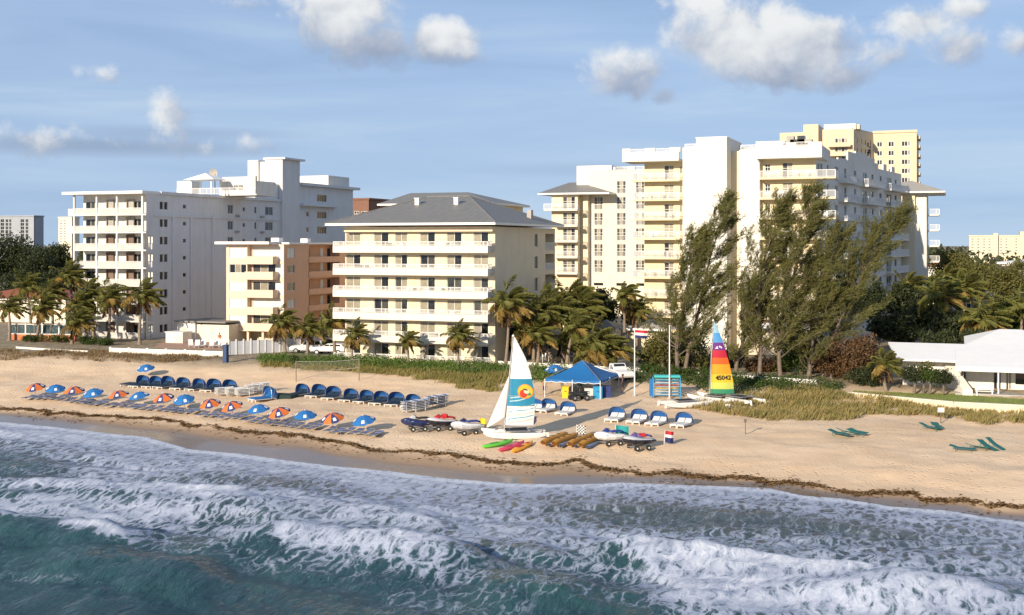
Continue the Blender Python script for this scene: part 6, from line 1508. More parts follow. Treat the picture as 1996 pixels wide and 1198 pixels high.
crate('storage_box', 'tall bright yellow storage box under the blue tent', 'box', gnd(1102,774), .65,.5,1.05, M_ye, rz=YAW)
crate('storage_box', 'bright blue counter cabinet at the tent front leg', 'cabinet', gnd(1165,776), .9,.7,1.15, M_cyan, rz=YAW)
crate('storage_box', 'dark blue counter cabinet at the tent right side', 'cabinet', gnd(1182,774), .9,.7,1.1, M_navyc, rz=YAW)
crate('storage_box', 'white cooler box between the quad bike and blue cabinet', 'box', gnd(1148,772), .9,.6,.75, M_plast, rz=YAW)
crate('storage_box', 'small white box on the sand beside the bare catamaran', 'box', gnd(1418,798), .45,.4,.45, M_plast, rz=.2)
def quad_bike(p, rz):
    b = thing('quad_bike', 'black quad bike parked under the front edge of the tent', 'quad bike', p, rz); m = mat('dark_green_plastic', (.03,.035,.035), .4)
    MB().loft([[(x,-.28*w,z0),(x,.28*w,z0),(x,.3*w,z1),(x,-.3*w,z1)] for x, w, z0, z1 in ((-.9,.8,.5,.8),(-.4,1,.4,.78),(.1,.7,.4,.82),(.5,.9,.42,.9),(.95,.7,.5,.82))]).build('body', m, b, world=False, bevel=.04)
    MB().box(-.7,.05,-.17,.17,.8,.92).build('seat', M_black, b, world=False, bevel=.04)
    for x in (-.65,.65):
        for s in (-1,1):
            w = MB().tube([(x,s*.36,.3),(x,s*.42,.3),(x,s*.58,.3),(x,s*.62,.3)], [.2,.3,.3,.22], 14).build('wheel', M_black, b, world=False); MB().tube([(x,s*.621,.3),(x,s*.63,.3)], .13, 10).build('rim', M_alu, w, world=False)
            MB().box(x-.32,x+.32,s*.5-.16,s*.5+.16,.66,.70).build('mudguard', m, b, world=False)
    MB().tube([(.35,0,.85),(.25,0,1.08)], .04, 6).tube([(.25,-.36,1.1),(.25,0,1.08),(.25,.36,1.1)], .022, 6).build('handlebar', M_black, b, world=False)
    MB().box(.7,1.05,-.3,.3,.84,.87).build('front_rack', M_black, b, world=False); MB().box(-1.05,-.7,-.3,.3,.84,.87).build('rear_rack', M_black, b, world=False)
quad_bike(gnd(1128,780), YAW+math.pi+.35)
def folding_table(label, p, rz, L_=1.8):
    b = thing('folding_table', label, 'table', p, rz); MB().box(-L_/2,L_/2,-.38,.38,.70,.74).build('tabletop', M_plast, b, world=False)
    for x in (-L_/2+.15,L_/2-.15):
        for y in (-.3,.3): MB().tube([(x,y,0),(x,y,.698)], .022, 5).build('leg', M_alu, b, world=False)
folding_table('white folding table at the back of the blue tent', Vector(((TX0+TX1)/2, TY1-1.2, terr1((TX0+TX1)/2, TY1-1.2))), .0)
patio_chair(Vector((TX0+1.2, TY0+3.0, terr1(TX0+1.2, TY0+3))), 2.4, M_plast, 'white plastic chair left inside the blue tent'); patio_chair(Vector((TX1-1.3, TY0+3.4, terr1(TX1-1.3, TY0+3.4))), -2.0, M_navyc, 'dark chair inside the blue tent on its right')
def rack():
    A = gnd(1299, 774); W, H, D = 2.7, 2.15, .8; b = thing('board_rack', 'blue wooden rack holding boards under a turquoise top', 'rack', A, YAW*.9)
    for s in (-1,1):
        MB().box(s*W/2-.05,s*W/2+.05,-D/2,-D/2+.1,-.1,H-.15).box(s*W/2-.05,s*W/2+.05,D/2-.1,D/2,-.1,H-.15).box(s*W/2-.04,s*W/2+.04,-D/2+.1,D/2-.1,.3,.45).box(s*W/2-.04,s*W/2+.04,-D/2+.1,D/2-.1,H-.5,H-.35).build('side_frame', M_cyan, b, world=False)
    MB().box(-W/2-.35,-W/2-.06,-.28,.22,.15,H-.3).build('side_locker', M_blue2, b, world=False)
    for k in range(6): MB().box(-W/2+.051,W/2-.051,-D/2+.02,-D/2+.08,.22+.3*k,.27+.3*k).build('shelf', M_cyan, b, world=False)
    MB().box(-W/2+.1,W/2+.02,-D/2-.06,D/2+.06,H-.14,H+.1).build('top', mat('turquoise_paint', (.05,.45,.48), .6, .12, 4), b, world=False, bevel=.05)
    return A, b
RA, RB = rack()
cols_ = [('white', M_plast), ('white', M_plast), ('yellow', M_ye), ('red', M_red), ('white', M_plast), ('pale blue', mat('pale_blue_foam', (.35,.52,.62), .5, .1, 4))]
for k, (nm, m) in enumerate(cols_):
    b = thing('surfboard', '%s paddle board lying on the %s shelf of the blue rack' % (nm, ['lowest','second','third','fourth','fifth','topmost'][k]), 'board', RA+Vector((0,0,.275+.3*k)), YAW*.9)
    rings = [[(x, y*w, z) for y, z in ((-.3,.04),(-.22,.09),(.22,.09),(.3,.04),(.2,.005),(-.2,.005))] for x, w in ((-1.22,.25),(-1.05,.6),(-.5,.95),(.3,1),(.9,.75),(1.2,.2))]
    MB().loft(rings).build('board', m, b, world=False); MB().box(-.5,.4,-.15,.15,.091,.1).build('deck_pad', M_navyc if k % 2 else M_cyan, b, world=False); MB().add([(-1.1,-.01,.0),(-.9,-.01,.0),(-1.08,.0,-.001),(-1.1,.01,.004)],[(0,1,2,3)]).build('fin', M_black, b, world=False)

# ------------------------------------------------------------------ people (one skinned body each, clothes as children)
def person(label, p, rz, skin, top, bottom, arm=0.15, hair=None, H=1.75, group=None):
    b = thing('person', label, 'person', p, rz, group); s = H/1.75
    P = {'pel':(0,0,.95),'wai':(0,.01,1.08),'che':(0,.01,1.3),'nec':(0,.0,1.48),'hd0':(0,-.01,1.57),'hd1':(0,-.02,1.68)}
    R = {'pel':(.15,.11),'wai':(.14,.10),'che':(.16,.115),'nec':(.055,.055),'hd0':(.075,.085),'hd1':(.082,.098)}
    E = [('pel','wai'),('wai','che'),('che','nec'),('nec','hd0'),('hd0','hd1')]
    for k, sg in (('L',-1),('R',1)):
        st = .16*sg*arm
        P.update({'sh'+k:(sg*.19,.01,1.40),'el'+k:(sg*(.24+arm*.15),.0,1.13),'wr'+k:(sg*(.25+arm*.2),-.12,.90),'pa'+k:(sg*(.25+arm*.2),-.15,.83),'hi'+k:(sg*.09,0,.88),'kn'+k:(sg*.10,-.03+st,.48),'an'+k:(sg*.10,.02+st,.09),'to'+k:(sg*.11,-.15+st,.03)})
        R.update({'sh'+k:(.065,.06),'el'+k:(.042,.042),'wr'+k:(.03,.028),'pa'+k:(.03,.022),'hi'+k:(.088,.088),'kn'+k:(.058,.06),'an'+k:(.04,.042),'to'+k:(.035,.028)})
        E += [('che','sh'+k),('sh'+k,'el'+k),('el'+k,'wr'+k),('wr'+k,'pa'+k),('pel','hi'+k),('hi'+k,'kn'+k),('kn'+k,'an'+k),('an'+k,'to'+k)]
        x, y, z = P['pa'+k]
        for j, (dy, ln) in enumerate(((-.035,.075),(-.012,.085),(.012,.08),(.034,.065))):
            P['f%d%s' % (j,k)] = (x, y-.0+dy, z-ln*.5); P['g%d%s' % (j,k)] = (x-sg*.012, y+dy-.01, z-ln); R['f%d%s' % (j,k)] = (.009,.009); R['g%d%s' % (j,k)] = (.008,.008); E += [('pa'+k,'f%d%s' % (j,k)),('f%d%s' % (j,k),'g%d%s' % (j,k))]
        P['t'+k] = (x-sg*.02, y-.055, z+.005); R['t'+k] = (.01,.01); E.append(('pa'+k,'t'+k))
    names = list(P); me = bpy.data.meshes.new('body'); me.from_pydata([tuple(c*s for c in P[n]) for n in names], [(names.index(a), names.index(c)) for a, c in E], [])
    me.materials.append(skin); o = link('body', me, b)
    md = o.modifiers.new('skin', 'SKIN'); md.use_smooth_shade = True
    for i, n in enumerate(names): v = me.skin_vertices[0].data[i]; v.radius = tuple(q*s for q in R[n]); v.use_root = (n == 'pel')
    o.modifiers.new('sub', 'SUBSURF').levels = 1
    def ring(cx, cy, z, rx, ry): return [((cx+rx*math.cos(t))*s, (cy+ry*math.sin(t))*s, z*s) for t in np.linspace(0, 2*math.pi, 12, endpoint=False)]
    if top: MB().loft([ring(0,.01,.92,.17,.135),ring(0,.01,1.08,.165,.125),ring(0,.01,1.3,.185,.14),ring(0,.01,1.42,.165,.11),ring(0,.0,1.475,.075,.07)], cap=False).build('shirt', top, b, world=False, smooth_=True)
    sh = MB().loft([ring(0,0,1.0,.165,.13),ring(0,0,.84,.185,.14)], cap=False)
    for sg in (-1,1): sh.loft([ring(sg*.09,0,.86,.098,.12),ring(sg*.1,-.01,.52,.085,.095)], cap=False)
    sh.build('shorts', bottom, b, world=False, smooth_=True)
    MB().loft([ring(0,.0,1.62,.09,.10),ring(0,.0,1.72,.094,.108),ring(0,.0,1.77,.07,.085),ring(0,0,1.79,.02,.03)], cap=True).build('hair', hair or M_black, b, world=False, smooth_=True)
    for sg in (-1,1): MB().box(sg*.035*s-.011,sg*.035*s+.011,-.123*s,-.108*s,1.655*s,1.668*s).build('eye', M_black, b, world=False)
    MB().add([(-.012*s,-.105*s,1.66*s),(.012*s,-.105*s,1.66*s),(.016*s,-.115*s,1.615*s),(-.016*s,-.115*s,1.615*s),(0,-.138*s,1.62*s)], [(0,1,4),(1,2,4),(2,3,4),(3,0,4)]).build('nose', skin, b, world=False)
    MB().box(-.022*s,.022*s,-.112*s,-.098*s,1.588*s,1.596*s).build('mouth', M_red, b, world=False)
SK1 = mat('tan_skin', (.36,.19,.11), .6); SK2 = mat('brown_skin', (.16,.08,.05), .6); SK3 = mat('light_skin', (.55,.34,.24), .6)
person('person in dark shorts with bare chest standing left of the tent', gnd(1061,770), 2.6, SK1, None, M_navyc, .3)
person('person in dark shirt and trousers standing right of the tent', gnd(1214,764), -1.4, SK2, M_navyc, M_black, .1, H=1.85)
person('person in teal shirt at the quad bike under the tent', gnd(1132,772), .4, SK2, M_teal, M_black, .5)
person('person in white shirt on the promenade behind the tent', V3(onZ(1108,707,3.02)), .4, SK3, M_wcl, M_wcl, .4)
person('person in white top and dark shorts on the promenade behind the tent', V3(onZ(1096,706,3.02)), -.5, SK3, M_wcl, M_navyc, .2)
person('person in red top on the pool deck by the annex', V3(onZ(428,672,3.02)), .8, SK1, M_orange, M_plast, .3)
# ------------------------------------------------------------------ boats, kayaks, jet skis, flags
def text_mesh(body, size, m, italic=False):
    c = bpy.data.curves.new('lettering', 'FONT'); c.body = body; c.size = size; c.align_x = 'CENTER'; c.align_y = 'CENTER'; c.extrude = .004; c.offset = .012; c.shear = .2 if italic else 0
    o = bpy.data.objects.new('tmp_text', c); COL.objects.link(o); bpy.context.view_layer.update()
    me = bpy.data.meshes.new_from_object(o.evaluated_get(bpy.context.evaluated_depsgraph_get())); bpy.data.objects.remove(o); bpy.data.curves.remove(c)
    me.materials.clear(); me.materials.append(m); me.name = 'lettering'; return me
M_hull = mat('white_gelcoat', (.76,.76,.75), .3, .05, 3, spec=.5)
M_sailw = mat('white_sailcloth', (.74,.74,.76), .7, .06, 2, .1, 6, trans=.12)
def sc_(n, c): return mat('sail_'+n, c, .7, .08, 2, .1, 6, trans=.12)
def catamaran(name, label, p, rz, L_=5.0, W=2.2, sail=None, boom=0.0, mastH=8.0, rake=.7, jib=False, mast_x=.7, hullm=None):
    b = thing(name, label, 'catamaran', p, rz); hm = hullm or M_hull
    for s in (-1, 1):
        rings = []
        for x, w, zk, zd in ((-L_/2,.14,.22,.48),(-L_/2+.5,.17,.1,.5),(-.6,.2,.02,.52),(.6,.19,.03,.54),(L_/2-.9,.13,.12,.6),(L_/2-.25,.06,.32,.66),(L_/2,.02,.52,.7)):
            rings.append([(x, s*W/2+y*w, z) for y, z in ((-1,zd),(-.95,zd*.6+zk*.4),(-.45,zk+.03),(0,zk),(.45,zk+.03),(.95,zd*.6+zk*.4),(1,zd))])
        MB().loft(rings).build('hull', hm, b, world=False, smooth_=False)
        MB().add([(-L_/2-.04,s*W/2-.015,.55),(-L_/2-.28,s*W/2-.015,.5),(-L_/2-.34,s*W/2-.015,.05),(-L_/2-.12,s*W/2-.015,.05),(-L_/2-.04,s*W/2+.015,.55),(-L_/2-.28,s*W/2+.015,.5),(-L_/2-.34,s*W/2+.015,.05),(-L_/2-.12,s*W/2+.015,.05)], [(0,1,2,3),(7,6,5,4),(0,4,5,1),(1,5,6,2),(2,6,7,3),(3,7,4,0)]).build('rudder', hm, b, world=False)
    for x in (mast_x, -1.25): MB().tube([(x,-W/2-.1,.68),(x,W/2+.1,.68)], .055, 7).build('crossbeam', M_alu, b, world=False)
    for s in (-1,1): MB().tube([(-1.3,s*W/2*.93,.66),(mast_x,s*W/2*.93,.66)], .035, 6).build('side_rail', M_alu, b, world=False)
    MB().box(-1.2, mast_x-.06, -W/2+.1, W/2-.1, .64, .655).build('trampoline', M_black, b, world=False)
    if not sail: return b
    R_ = Matrix.Rotation(boom, 4, 'Z')
    def at(h): return Vector((mast_x, 0, .7)) + (R_ @ Vector((-rake*h/mastH, 0, 0)))*1.0 + Vector((0,0,h))
    MB().tube([tuple(at(0)), tuple(at(mastH*.5)), tuple(at(mastH))], [.055,.05,.035], 8).build('mast', M_alu, b, world=False)
    MB().tube([tuple(at(mastH)), tuple(at(mastH+.08)), tuple(at(mastH+.22))], [.04,.13,.03], 8).build('mast_float', M_trim, b, world=False)
    leech = sail['leech']           # (height, chord) table
    hs, cs = [q[0] for q in leech], [q[1] for q in leech]
    side = sail.get('side', 1)
    def sp(u, h, off=0.0):
        c = float(np.interp(h, hs, cs)); cam_ = .09*c*math.sin(math.pi*min(1, max(0, u))*.9)+.05*u*math.sin(h*1.7)
        return at(h-.0)+R_ @ Vector((-.07-c*u, side*(cam_+off), 0))
    for (h0, h1, m, sl) in sail['panels']:
        k = MB(); n, r = 10, 6; vs = []
        for j in range(r+1):
            for i in range(n+1):
                u = i/n; hh = h0+(h1-h0)*j/r+sl*u; vs.append(sp(u, min(hh, hs[-1])))
        k.add(vs, [(j*(n+1)+i, j*(n+1)+i+1, (j+1)*(n+1)+i+1, (j+1)*(n+1)+i) for j in range(r) for i in range(n)]); k.build('sail_panel', m, b, world=False, smooth_=True)
    if sail.get('battens'):
        for h in sail['battens']: MB().tube([tuple(sp(u, h, .006)) for u in np.linspace(.02,.98,8)], .012, 4).build('batten', M_pale, b, world=False)
    c0 = at(hs[0]-.12); e0 = sp(1, hs[0]); MB().tube([tuple(c0), (e0.x, e0.y, c0.z)], .04, 6).build('boom', M_alu, b, world=False)
    b_sp = sp
    if jib:
        fore = Vector((L_/2-.35, 0, .85)); head = at(jib['head']); clew = at(1.05)+R_ @ Vector((.05, side*.15, 0)); k = MB(); n = 8; vs = []
        for j in range(n+1):
            t = j/n; a, c = fore.lerp(head, t), clew.lerp(head, t)
            for i in range(n+1): u = i/n; q = a.lerp(c, u); q.y += side*.16*math.sin(math.pi*u)*(1-t); vs.append(q)
        k.add(vs, [(j*(n+1)+i, j*(n+1)+i+1, (j+1)*(n+1)+i+1, (j+1)*(n+1)+i) for j in range(n) for i in range(n)]); k.build('jib', M_sailw, b, world=False, smooth_=True)
        MB().tube([tuple(fore), tuple(at(mastH*.82))], .01, 4).build('forestay', M_alu, b, world=False)
    for s in (-1,1): MB().tube([(mast_x-.3,s*W/2,.6), tuple(at(mastH*.8))], .01, 4).build('shroud', M_alu, b, world=False)
    return b, sp, side
pw = gnd(1000, 852)
cw, sp, side = catamaran('beach_catamaran', 'white catamaran with tall sail bearing a blue panel and yellow disc', pw, math.pi+YAW+.12, 5.2, 2.1,
    {'leech': [(.35,2.35),(1.6,2.35),(3.0,2.2),(4.6,1.75),(6.0,1.15),(7.0,.55),(7.75,.08)], 'side': 1,
     'panels': [(.35,1.95,M_sailw,.0),(1.95,4.25,sc_('teal', (.02,.24,.40)),.0),(4.25,7.75,M_sailw,.0)], 'battens': [1.2,2.8,5.2,6.4]}, boom=-.12, mastH=7.75, rake=.75, jib={'head': 4.6}, mast_x=.75)
def decal(parent, sp, u0, h0, poly, m, off, name='emblem', chord=2.0):
    k = MB(); n = len(poly); c = sp(u0, h0, off); vs = [sp(u0+x/chord, h0+y, off) for x, y in poly]; k.add([c]+vs, [(0, i+1, (i+1) % n+1) for i in range(n)]); k.build(name, m, parent, world=False)
def ell(cx, cy, rx, ry, n=22, t0=0, t1=2*math.pi, rot=0):
    pts = [(rx*math.cos(t), ry*math.sin(t)) for t in np.linspace(t0, t1, n, endpoint=False)]; c, s = math.cos(rot), math.sin(rot)
    return [(cx+x*c-y*s, cy+x*s+y*c) for x, y in pts]
e_y, e_o, e_r = sc_('yellow', (.80,.55,.05)), sc_('orange', (.75,.24,.03)), sc_('red', (.55,.05,.03))
decal(cw, sp, .66, 3.2, ell(0,0,.64,.62), e_o, .02); decal(cw, sp, .66, 3.22, ell(0,0,.57,.55), e_y, .03); decal(cw, sp, .58, 3.02, ell(0,0,.30,.34,rot=.4), e_r, .04)
decal(cw, sp, .70, 3.2, ell(0,0,.22,.2), sc_('cream', (.75,.68,.45)), .05); decal(cw, sp, .66, 3.36, ell(0,0,.20,.07,rot=-.3), sc_('dark', (.06,.09,.06)), .06); decal(cw, sp, .80, 2.95, ell(0,0,.14,.10,rot=.5), sc_('green', (.06,.28,.12)), .055)
for k in range(5): decal(cw, sp, .5, 1.90-.30*k, [(-.9,-.02-.10),(-.2,.02),(.5,.11),(.95,.24),(.9,.16),(.4,.02),(-.2,-.06),(-.9,-.2)], sc_('stripe_teal', (.10,.42,.45)) if k % 2 else sc_('stripe_sand', (.60,.58,.42)), .02+.004*k, 'printed_stripe')
for k in range(2): decal(cw, sp, .42, 2.45+.28*k, [(-.7,-.05),(0,.05),(.5,.2),(.45,.1),(0,-.05),(-.7,-.14)], sc_('stripe_pale', (.45,.62,.66)), .02, 'printed_stripe')
b = thing('sail_bag', 'crumpled lavender cover hung on the stern of the white catamaran', 'cover', gnd(1032,842)); rg = np.random.default_rng(3)
MB().loft([[(x*.62*s*(1+.15*rg.random()), y*.28*s*(1+.2*rg.random()), z) for x, y in ((-1,-.6),(0,-1),(1,-.5),(1,.5),(0,1),(-1,.6))] for s, z in ((.35,.60),(.7,.75),(.95,1.0),(.85,1.2),(1,1.36))]).build('cover', mat('lavender_cloth', (.34,.28,.42), .8, .2, 5), b, world=False)
# rainbow sail
pr = gnd(1392, 782)
L8 = [('sky', (.30,.52,.66)),('azure', (.08,.30,.62)),('purple', (.14,.03,.22)),('crimson', (.50,.02,.05)),('vermilion', (.70,.12,.02)),('amber', (.75,.33,.02)),('gold', (.75,.50,.03)),('lime', (.58,.62,.12)),('green_band', (.04,.26,.14))]
hb = [7.1, 6.05, 5.1, 4.35, 3.6, 2.95, 1.95, 1.15, .50, .05]
cr_, sp2, s2 = catamaran('beach_catamaran', 'catamaran with a tall rainbow striped sail beside the grass dune', pr, YAW+2.5, 4.8, 2.1,
    {'leech': [(.05,2.35),(1.2,2.2),(3,1.75),(5,1.05),(6.5,.45),(7.1,.12)], 'side': 1, 'panels': [(hb[i+1], hb[i], sc_(*L8[i]), .0 if i in (0, 8) else .0) for i in range(9)]}, boom=math.pi-2.5, mastH=7.2, rake=.35, mast_x=.5)
def letters(parent, sp, body, u, h, size, m, chord):
    me = text_mesh(body, size, m); o = link('lettering', me, parent); a = sp(u, h, .07); c = sp(u+.3, h, .07); d = (c-a).normalized(); up = Vector((0,0,1)); n = d.cross(up)
    M_ = Matrix((d, up, n)).transposed().to_4x4(); M_.translation = a; o.matrix_local = M_; return o
letters(cr_, sp2, '45042', .55, 1.62, .62, M_black, 2)
decal(cr_, sp2, .40, 4.62, [(-.28,-.12),(-.05,.12),(.05,.16),(.0,-.02),(.1,-.12)], M_sailw, .02, 'emblem', 1.3); decal(cr_, sp2, .60, 4.70, ell(0,0,.10,.10), M_sailw, .02, 'emblem', 1.3); decal(cr_, sp2, .72, 4.62, ell(0,0,.07,.10), M_sailw, .02, 'emblem', 1.3)
catamaran('beach_catamaran', 'bare white catamaran without mast beside the rainbow sail', gnd(1338,792), YAW+.25, 4.6, 1.9)
catamaran('beach_catamaran', 'second bare catamaran pulled up by the grass edge', gnd(1440,784), YAW+2.2, 4.6, 1.9)

def hull_between(name, label, cat, A, B, w, h, m, deck=None, sit=True, group=None, banana=False):
    d = B-A; L_ = d.length; b = thing(name, label, cat, (A+B)/2, math.atan2(d.y, d.x), group); pit = math.asin(max(-1, min(1, d.z/L_))); b.rotation_euler = (0, -pit, math.atan2(d.y, d.x)); rings = []
    for t, k, lift in ((-1,.06,.16),(-.9,.42,.08),(-.6,.86,.02),(-.1,1,0),(.4,.95,.01),(.8,.55,.06),(.94,.28,.12),(1,.05,.18)):
        rings.append([(t*L_/2, y*w/2*k, z*h*(.55+.45*k)+lift) for y, z in ((-.6,.0),(-.95,.35),(-1,.62),(-.72,.95),(0,1.0),(.72,.95),(1,.62),(.95,.35),(.6,0))])
    MB().loft(rings).build('hull', m, b, world=False, smooth_=True)
    if sit:
        for x in (-.12,): MB().box(L_*x-.35, L_*x+.4, -w*.28, w*.28, h+.0, h+.03).build('seat_well', deck or M_black, b, world=False, bevel=.01)
        MB().box(L_*.2, L_*.2+.35, -w*.2, w*.2, h-.01, h+.025).build('hatch', deck or M_black, b, world=False); MB().tube([(L_*.46,0,h*.6+.1),(L_*.48,0,h*.6+.18)], .015, 4).build('toggle', M_black, b, world=False)
    return b
M_kg = mat('lime_green_plastic', (.12,.50,.06), .4, .1, 3); M_kp = mat('pink_plastic', (.62,.06,.13), .4, .1, 3); M_ko = mat('yellow_orange_plastic', (.78,.36,.03), .4, .15, 3); M_tube = mat('orange_vinyl', (.62,.28,.03), .45, .15, 3)
def gp2(px, py): return gnd(px, py)
hull_between('kayak', 'lime green kayak lying against the catamaran hull', 'kayak', gp2(940,875), gp2(1000,862), .72,.30, M_kg, mat('dark_green_well', (.05,.25,.03), .5))
hull_between('kayak', 'pink kayak between the green and the yellow kayak', 'kayak', gp2(972,882), gp2(1022,865), .72,.30, M_kp, mat('dark_pink_well', (.35,.03,.08), .5))
hull_between('kayak', 'yellow kayak with red seat wells beside the pink kayak', 'kayak', gp2(998,884), gp2(1038,866), .74,.32, M_ko, M_red)
M_float = mat('blue_grey_float', (.16,.22,.34), .5, .15, 3)
def banana(label, pts, grp=None):
    A0, B0 = gnd(*pts[0]), gnd(*pts[1]); d = B0-A0; L_ = d.length; b = thing('banana_boat', label, 'inflatable boat', (A0+B0)/2, math.atan2(d.y, d.x))
    for s in (-.48, .48):
        path = [(-L_/2+L_*t, s, .36+.30*max(0, t-.72)**1.0*1.2+.10*max(0, .12-t)*4) for t in np.linspace(0, 1, 13)]; r = [.06,.2,.27]+[.29]*7+[.26,.2,.07]
        MB().tube(path, r, 10).build('tube', M_tube, b, world=False, smooth_=True)
        for t in (.25,.45,.65): MB().box(-L_/2+L_*t-.05, -L_/2+L_*t+.05, s-.12, s+.12, .64, .68).build('grab_handle', M_black, b, world=False)
    for s in (0.0, -.98): MB().tube([(-L_*.42,s,.16),(-L_*.36,s,.17),(L_*.36,s,.17),(L_*.42,s,.2)], [.05,.17,.17,.05], 8).build('float', M_float, b, world=False, smooth_=True)
banana('orange twin-tube banana boat next to the yellow kayak', ((1064,877),(1116,851)))
banana('orange twin-tube banana boat next to the white jet ski with teal flag', ((1116,880),(1168,853)))

def jet_ski(label, p, rz, hullm, deckm, seatm, accent):
    b = thing('jet_ski', label, 'jet ski', p, rz); L_ = 2.9; zt = .30
    rings = []
    for x, w, k, d in ((-1.4,.42,.22,.46),(-1.0,.52,.12,.5),(-.2,.56,.06,.52),(.6,.5,.1,.56),(1.1,.32,.24,.64),(1.4,.10,.44,.70),(1.48,.02,.58,.72)):
        rings.append([(x, y*w, zt+z) for y, z in ((-1,d),(-1.02,d-.1),(-.8,k+.14),(0,k),(.8,k+.14),(1.02,d-.1),(1,d))])
    MB().loft(rings).build('hull', hullm, b, world=False)
    rings = []
    for x, w, h in ((-1.38,.40,.02),(-.9,.46,.08),(-.2,.40,.12),(.25,.44,.24),(.7,.42,.30),(1.1,.28,.20),(1.4,.08,.05)):
        d = .5 if x < .5 else .5+.2*(x-.5)/.9; rings.append([(x, y*w, zt+d+z*h+.004) for y, z in ((-1,0),(-.85,.6),(-.4,1),(.4,1),(.85,.6),(1,0))])
    MB().loft(rings).build('deck', deckm, b, world=False, smooth_=True)
    rings = [[(x, y*.2, zt+z0+.05+zz*1.2) for y, zz in ((-1,0),(-.9,.1),(0,.14),(.9,.1),(1,0))] for x, z0 in ((-1.15,.58),(-.8,.70),(-.3,.70),(-.1,.66),(.15,.74))]
    MB().loft(rings).build('seat', seatm, b, world=False, smooth_=True)
    MB().loft([[(x, y*w, zt+z) for y in (-1,1) for z in ((z0, z1) if y < 0 else (z1, z0))] for x, w, z0, z1 in ((.2,.12,.7,1.08),(.45,.14,.7,1.06),(.75,.1,.7,.86))]).build('console', accent, b, world=False, bevel=.03)
    MB().tube([(.22,-.40,zt+1.06),(.32,-.1,zt+1.08),(.32,.1,zt+1.08),(.22,.40,zt+1.06)], .025, 6).build('handlebar', M_black, b, world=False)
    for s in (-1,1): MB().add([(.9,s*.33,zt+.66),(.2,s*.49,zt+.52),(-.9,s*.535,zt+.47),(-.9,s*.54,zt+.38),(.2,s*.50,zt+.40),(.85,s*.39,zt+.52)], [(0,1,2,3,4,5)]).build('side_stripe', accent, b, world=False)
    MB().tube([(-1.1,-.2,.28),(.9,-.2,.28)], .035, 6).build('trolley_bar', M_alu, b, world=False); MB().tube([(-1.1,.2,.28),(.9,.2,.28)], .035, 6).build('trolley_bar', M_alu, b, world=False)
    for x in (-.55,.5):
        MB().tube([(x,-.6,.24),(x,.6,.24)], .03, 6).build('axle', M_alu, b, world=False)
        for s in (-1,1):
            w = MB().tube([(x,s*.5,.22),(x,s*.55,.22),(x,s*.68,.22),(x,s*.72,.22)], [.13,.23,.23,.14], 12).build('wheel', M_black, b, world=False); MB().tube([(x,s*.721,.22),(x,s*.73,.22)], .075, 8).build('rim', M_pale, w, world=False)
HD = math.pi+YAW
M_jn = mat('navy_gelcoat', (.02,.03,.10), .25, spec=.5); M_js = mat('silver_gelcoat', (.50,.52,.55), .25, spec=.5); M_jk = mat('black_gelcoat', (.02,.02,.03), .25); M_jp = mat('violet_gelcoat', (.12,.09,.28), .25); M_seatb = mat('blue_vinyl', (.02,.05,.22), .5)
jet_ski('navy blue jet ski on trolley beside the end umbrella shadow', gnd(814,839), HD+.25, M_jn, M_jn, M_black, M_js)
jet_ski('silver and black jet ski with red seat on trolley', gnd(862,838), HD+.3, M_jk, M_js, M_red, M_red)
jet_ski('silver jet ski with blue seat next to the yellow flag', gnd(911,846), HD+.35, M_js, M_hull, M_seatb, M_jn)
jet_ski('white jet ski with blue seat beside the banana boats', gnd(1190,867), HD+.4, M_hull, M_hull, M_seatb, M_seatb)
jet_ski('violet and white jet ski with red handlebar pad on trolley', gnd(1245,876), HD+.4, M_jk, M_js, M_jp, M_jp)
b = thing('life_vest', 'red life vest draped over the violet jet ski', 'life vest', gnd(1252,876)+Vector((0,0,1.05)), .5); MB().loft([[(x*s,y*s,z) for x, y in ((-.3,-.14),(.3,-.14),(.34,.14),(-.34,.14))] for s, z in ((.9,0),(1,.12),(.7,.28))]).build('vest', M_red, b, world=False, bevel=.04)
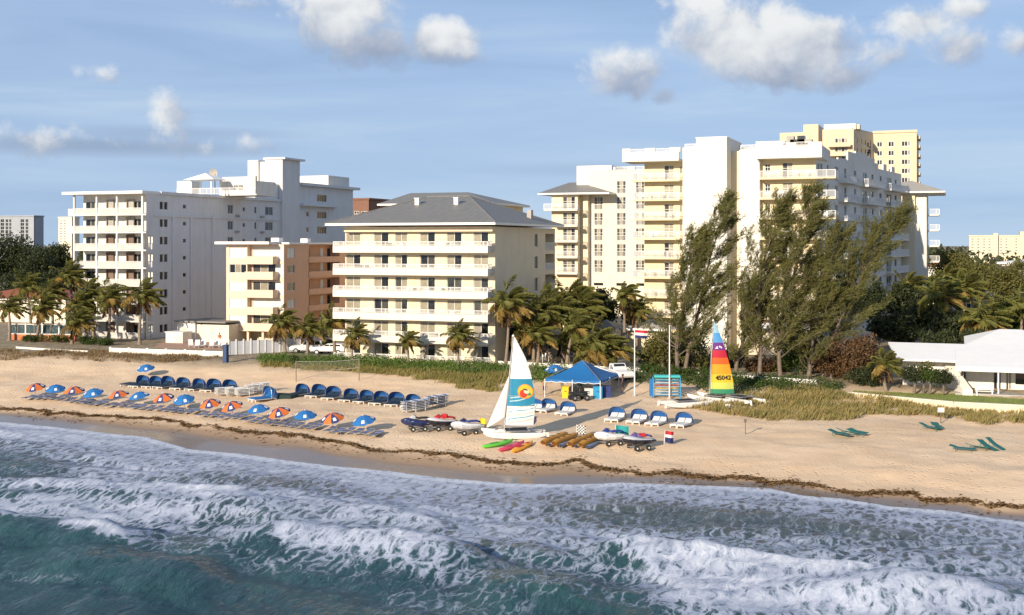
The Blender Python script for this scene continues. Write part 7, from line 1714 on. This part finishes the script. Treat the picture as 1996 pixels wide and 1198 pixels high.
b = thing('life_vest', 'red life vest draped over the silver and black jet ski', 'life vest', gnd(866,838)+Vector((0,0,1.15)), .2); MB().loft([[(x*s,y*s,z) for x, y in ((-.3,-.14),(.3,-.14),(.34,.14),(-.34,.14))] for s, z in ((.9,0),(1,.12),(.7,.28))]).build('vest', M_red, b, world=False, bevel=.04)
def pennant(label, p, H, w, h, m, lean=(0,0), cloth='flag', check=False, rz=YAW):
    b = thing('small_flag', label, 'flag', p, rz); MB().tube([(0,0,-.2),(lean[0],lean[1],H)], .02, 5).build('staff', M_trim, b, world=False); n = 6
    for i in range(n):
        for j in range(n if check else 1):
            u0, u1 = i/n, (i+1)/n; v0, v1 = (j/n, (j+1)/n) if check else (0, 1)
            def q(u, v): return (lean[0]+.02+u*w, lean[1]+.09*math.sin(u*6)*u, H-.04-v*h-.10*u*h)
            if check: MB().add([q(u0,v0),q(u1,v0),q(u1,v1),q(u0,v1)], [(0,1,2,3)]).build('check', M_black if (i+j) % 2 else M_wcl, b, world=False)
    if not check:
        k = MB()
        for i in range(n): k.add([q_ for q_ in ((lean[0]+.02+i/n*w, lean[1]+.09*math.sin(i), H-.04-.1*i/n*h), (lean[0]+.02+(i+1)/n*w, lean[1]+.09*math.sin(i+1), H-.04-.1*(i+1)/n*h), (lean[0]+.02+(i+1)/n*w, lean[1]+.09*math.sin(i+1), H-.04-h-.1*(i+1)/n*h), (lean[0]+.02+i/n*w, lean[1]+.09*math.sin(i), H-.04-h-.1*i/n*h))], [(0,1,2,3)])
        k.build('cloth', m, b, world=False, smooth_=True)
pennant('small black and white checkered flag stuck in the sand behind the banana boats', gnd(1124,850), 1.0, .75, .72, None, check=True)
pennant('small yellow flag at the bow of the white catamaran', gnd(934,838), 1.1, .62, .75, M_ye)
pennant('teal flag planted behind the white jet ski', gnd(1200,862), 1.45, 1.05, .95, mat('teal_cloth', (.02,.30,.30), .8, .1, 4))
b = thing('small_flag', 'drooping red white and navy flag on a leaning staff', 'flag', gnd(1294,868), YAW); MB().tube([(0,0,-.2),(.1,0,1.25)], .02, 5).build('staff', M_trim, b, world=False); flag_part(b, .75, .95, [(0,.3,M_red),(.3,.55,M_wcl),(.55,1,M_navy)], (.1,0,1.2), .2)
# tyre tracks and loose rubbish specks are left to the sand itself
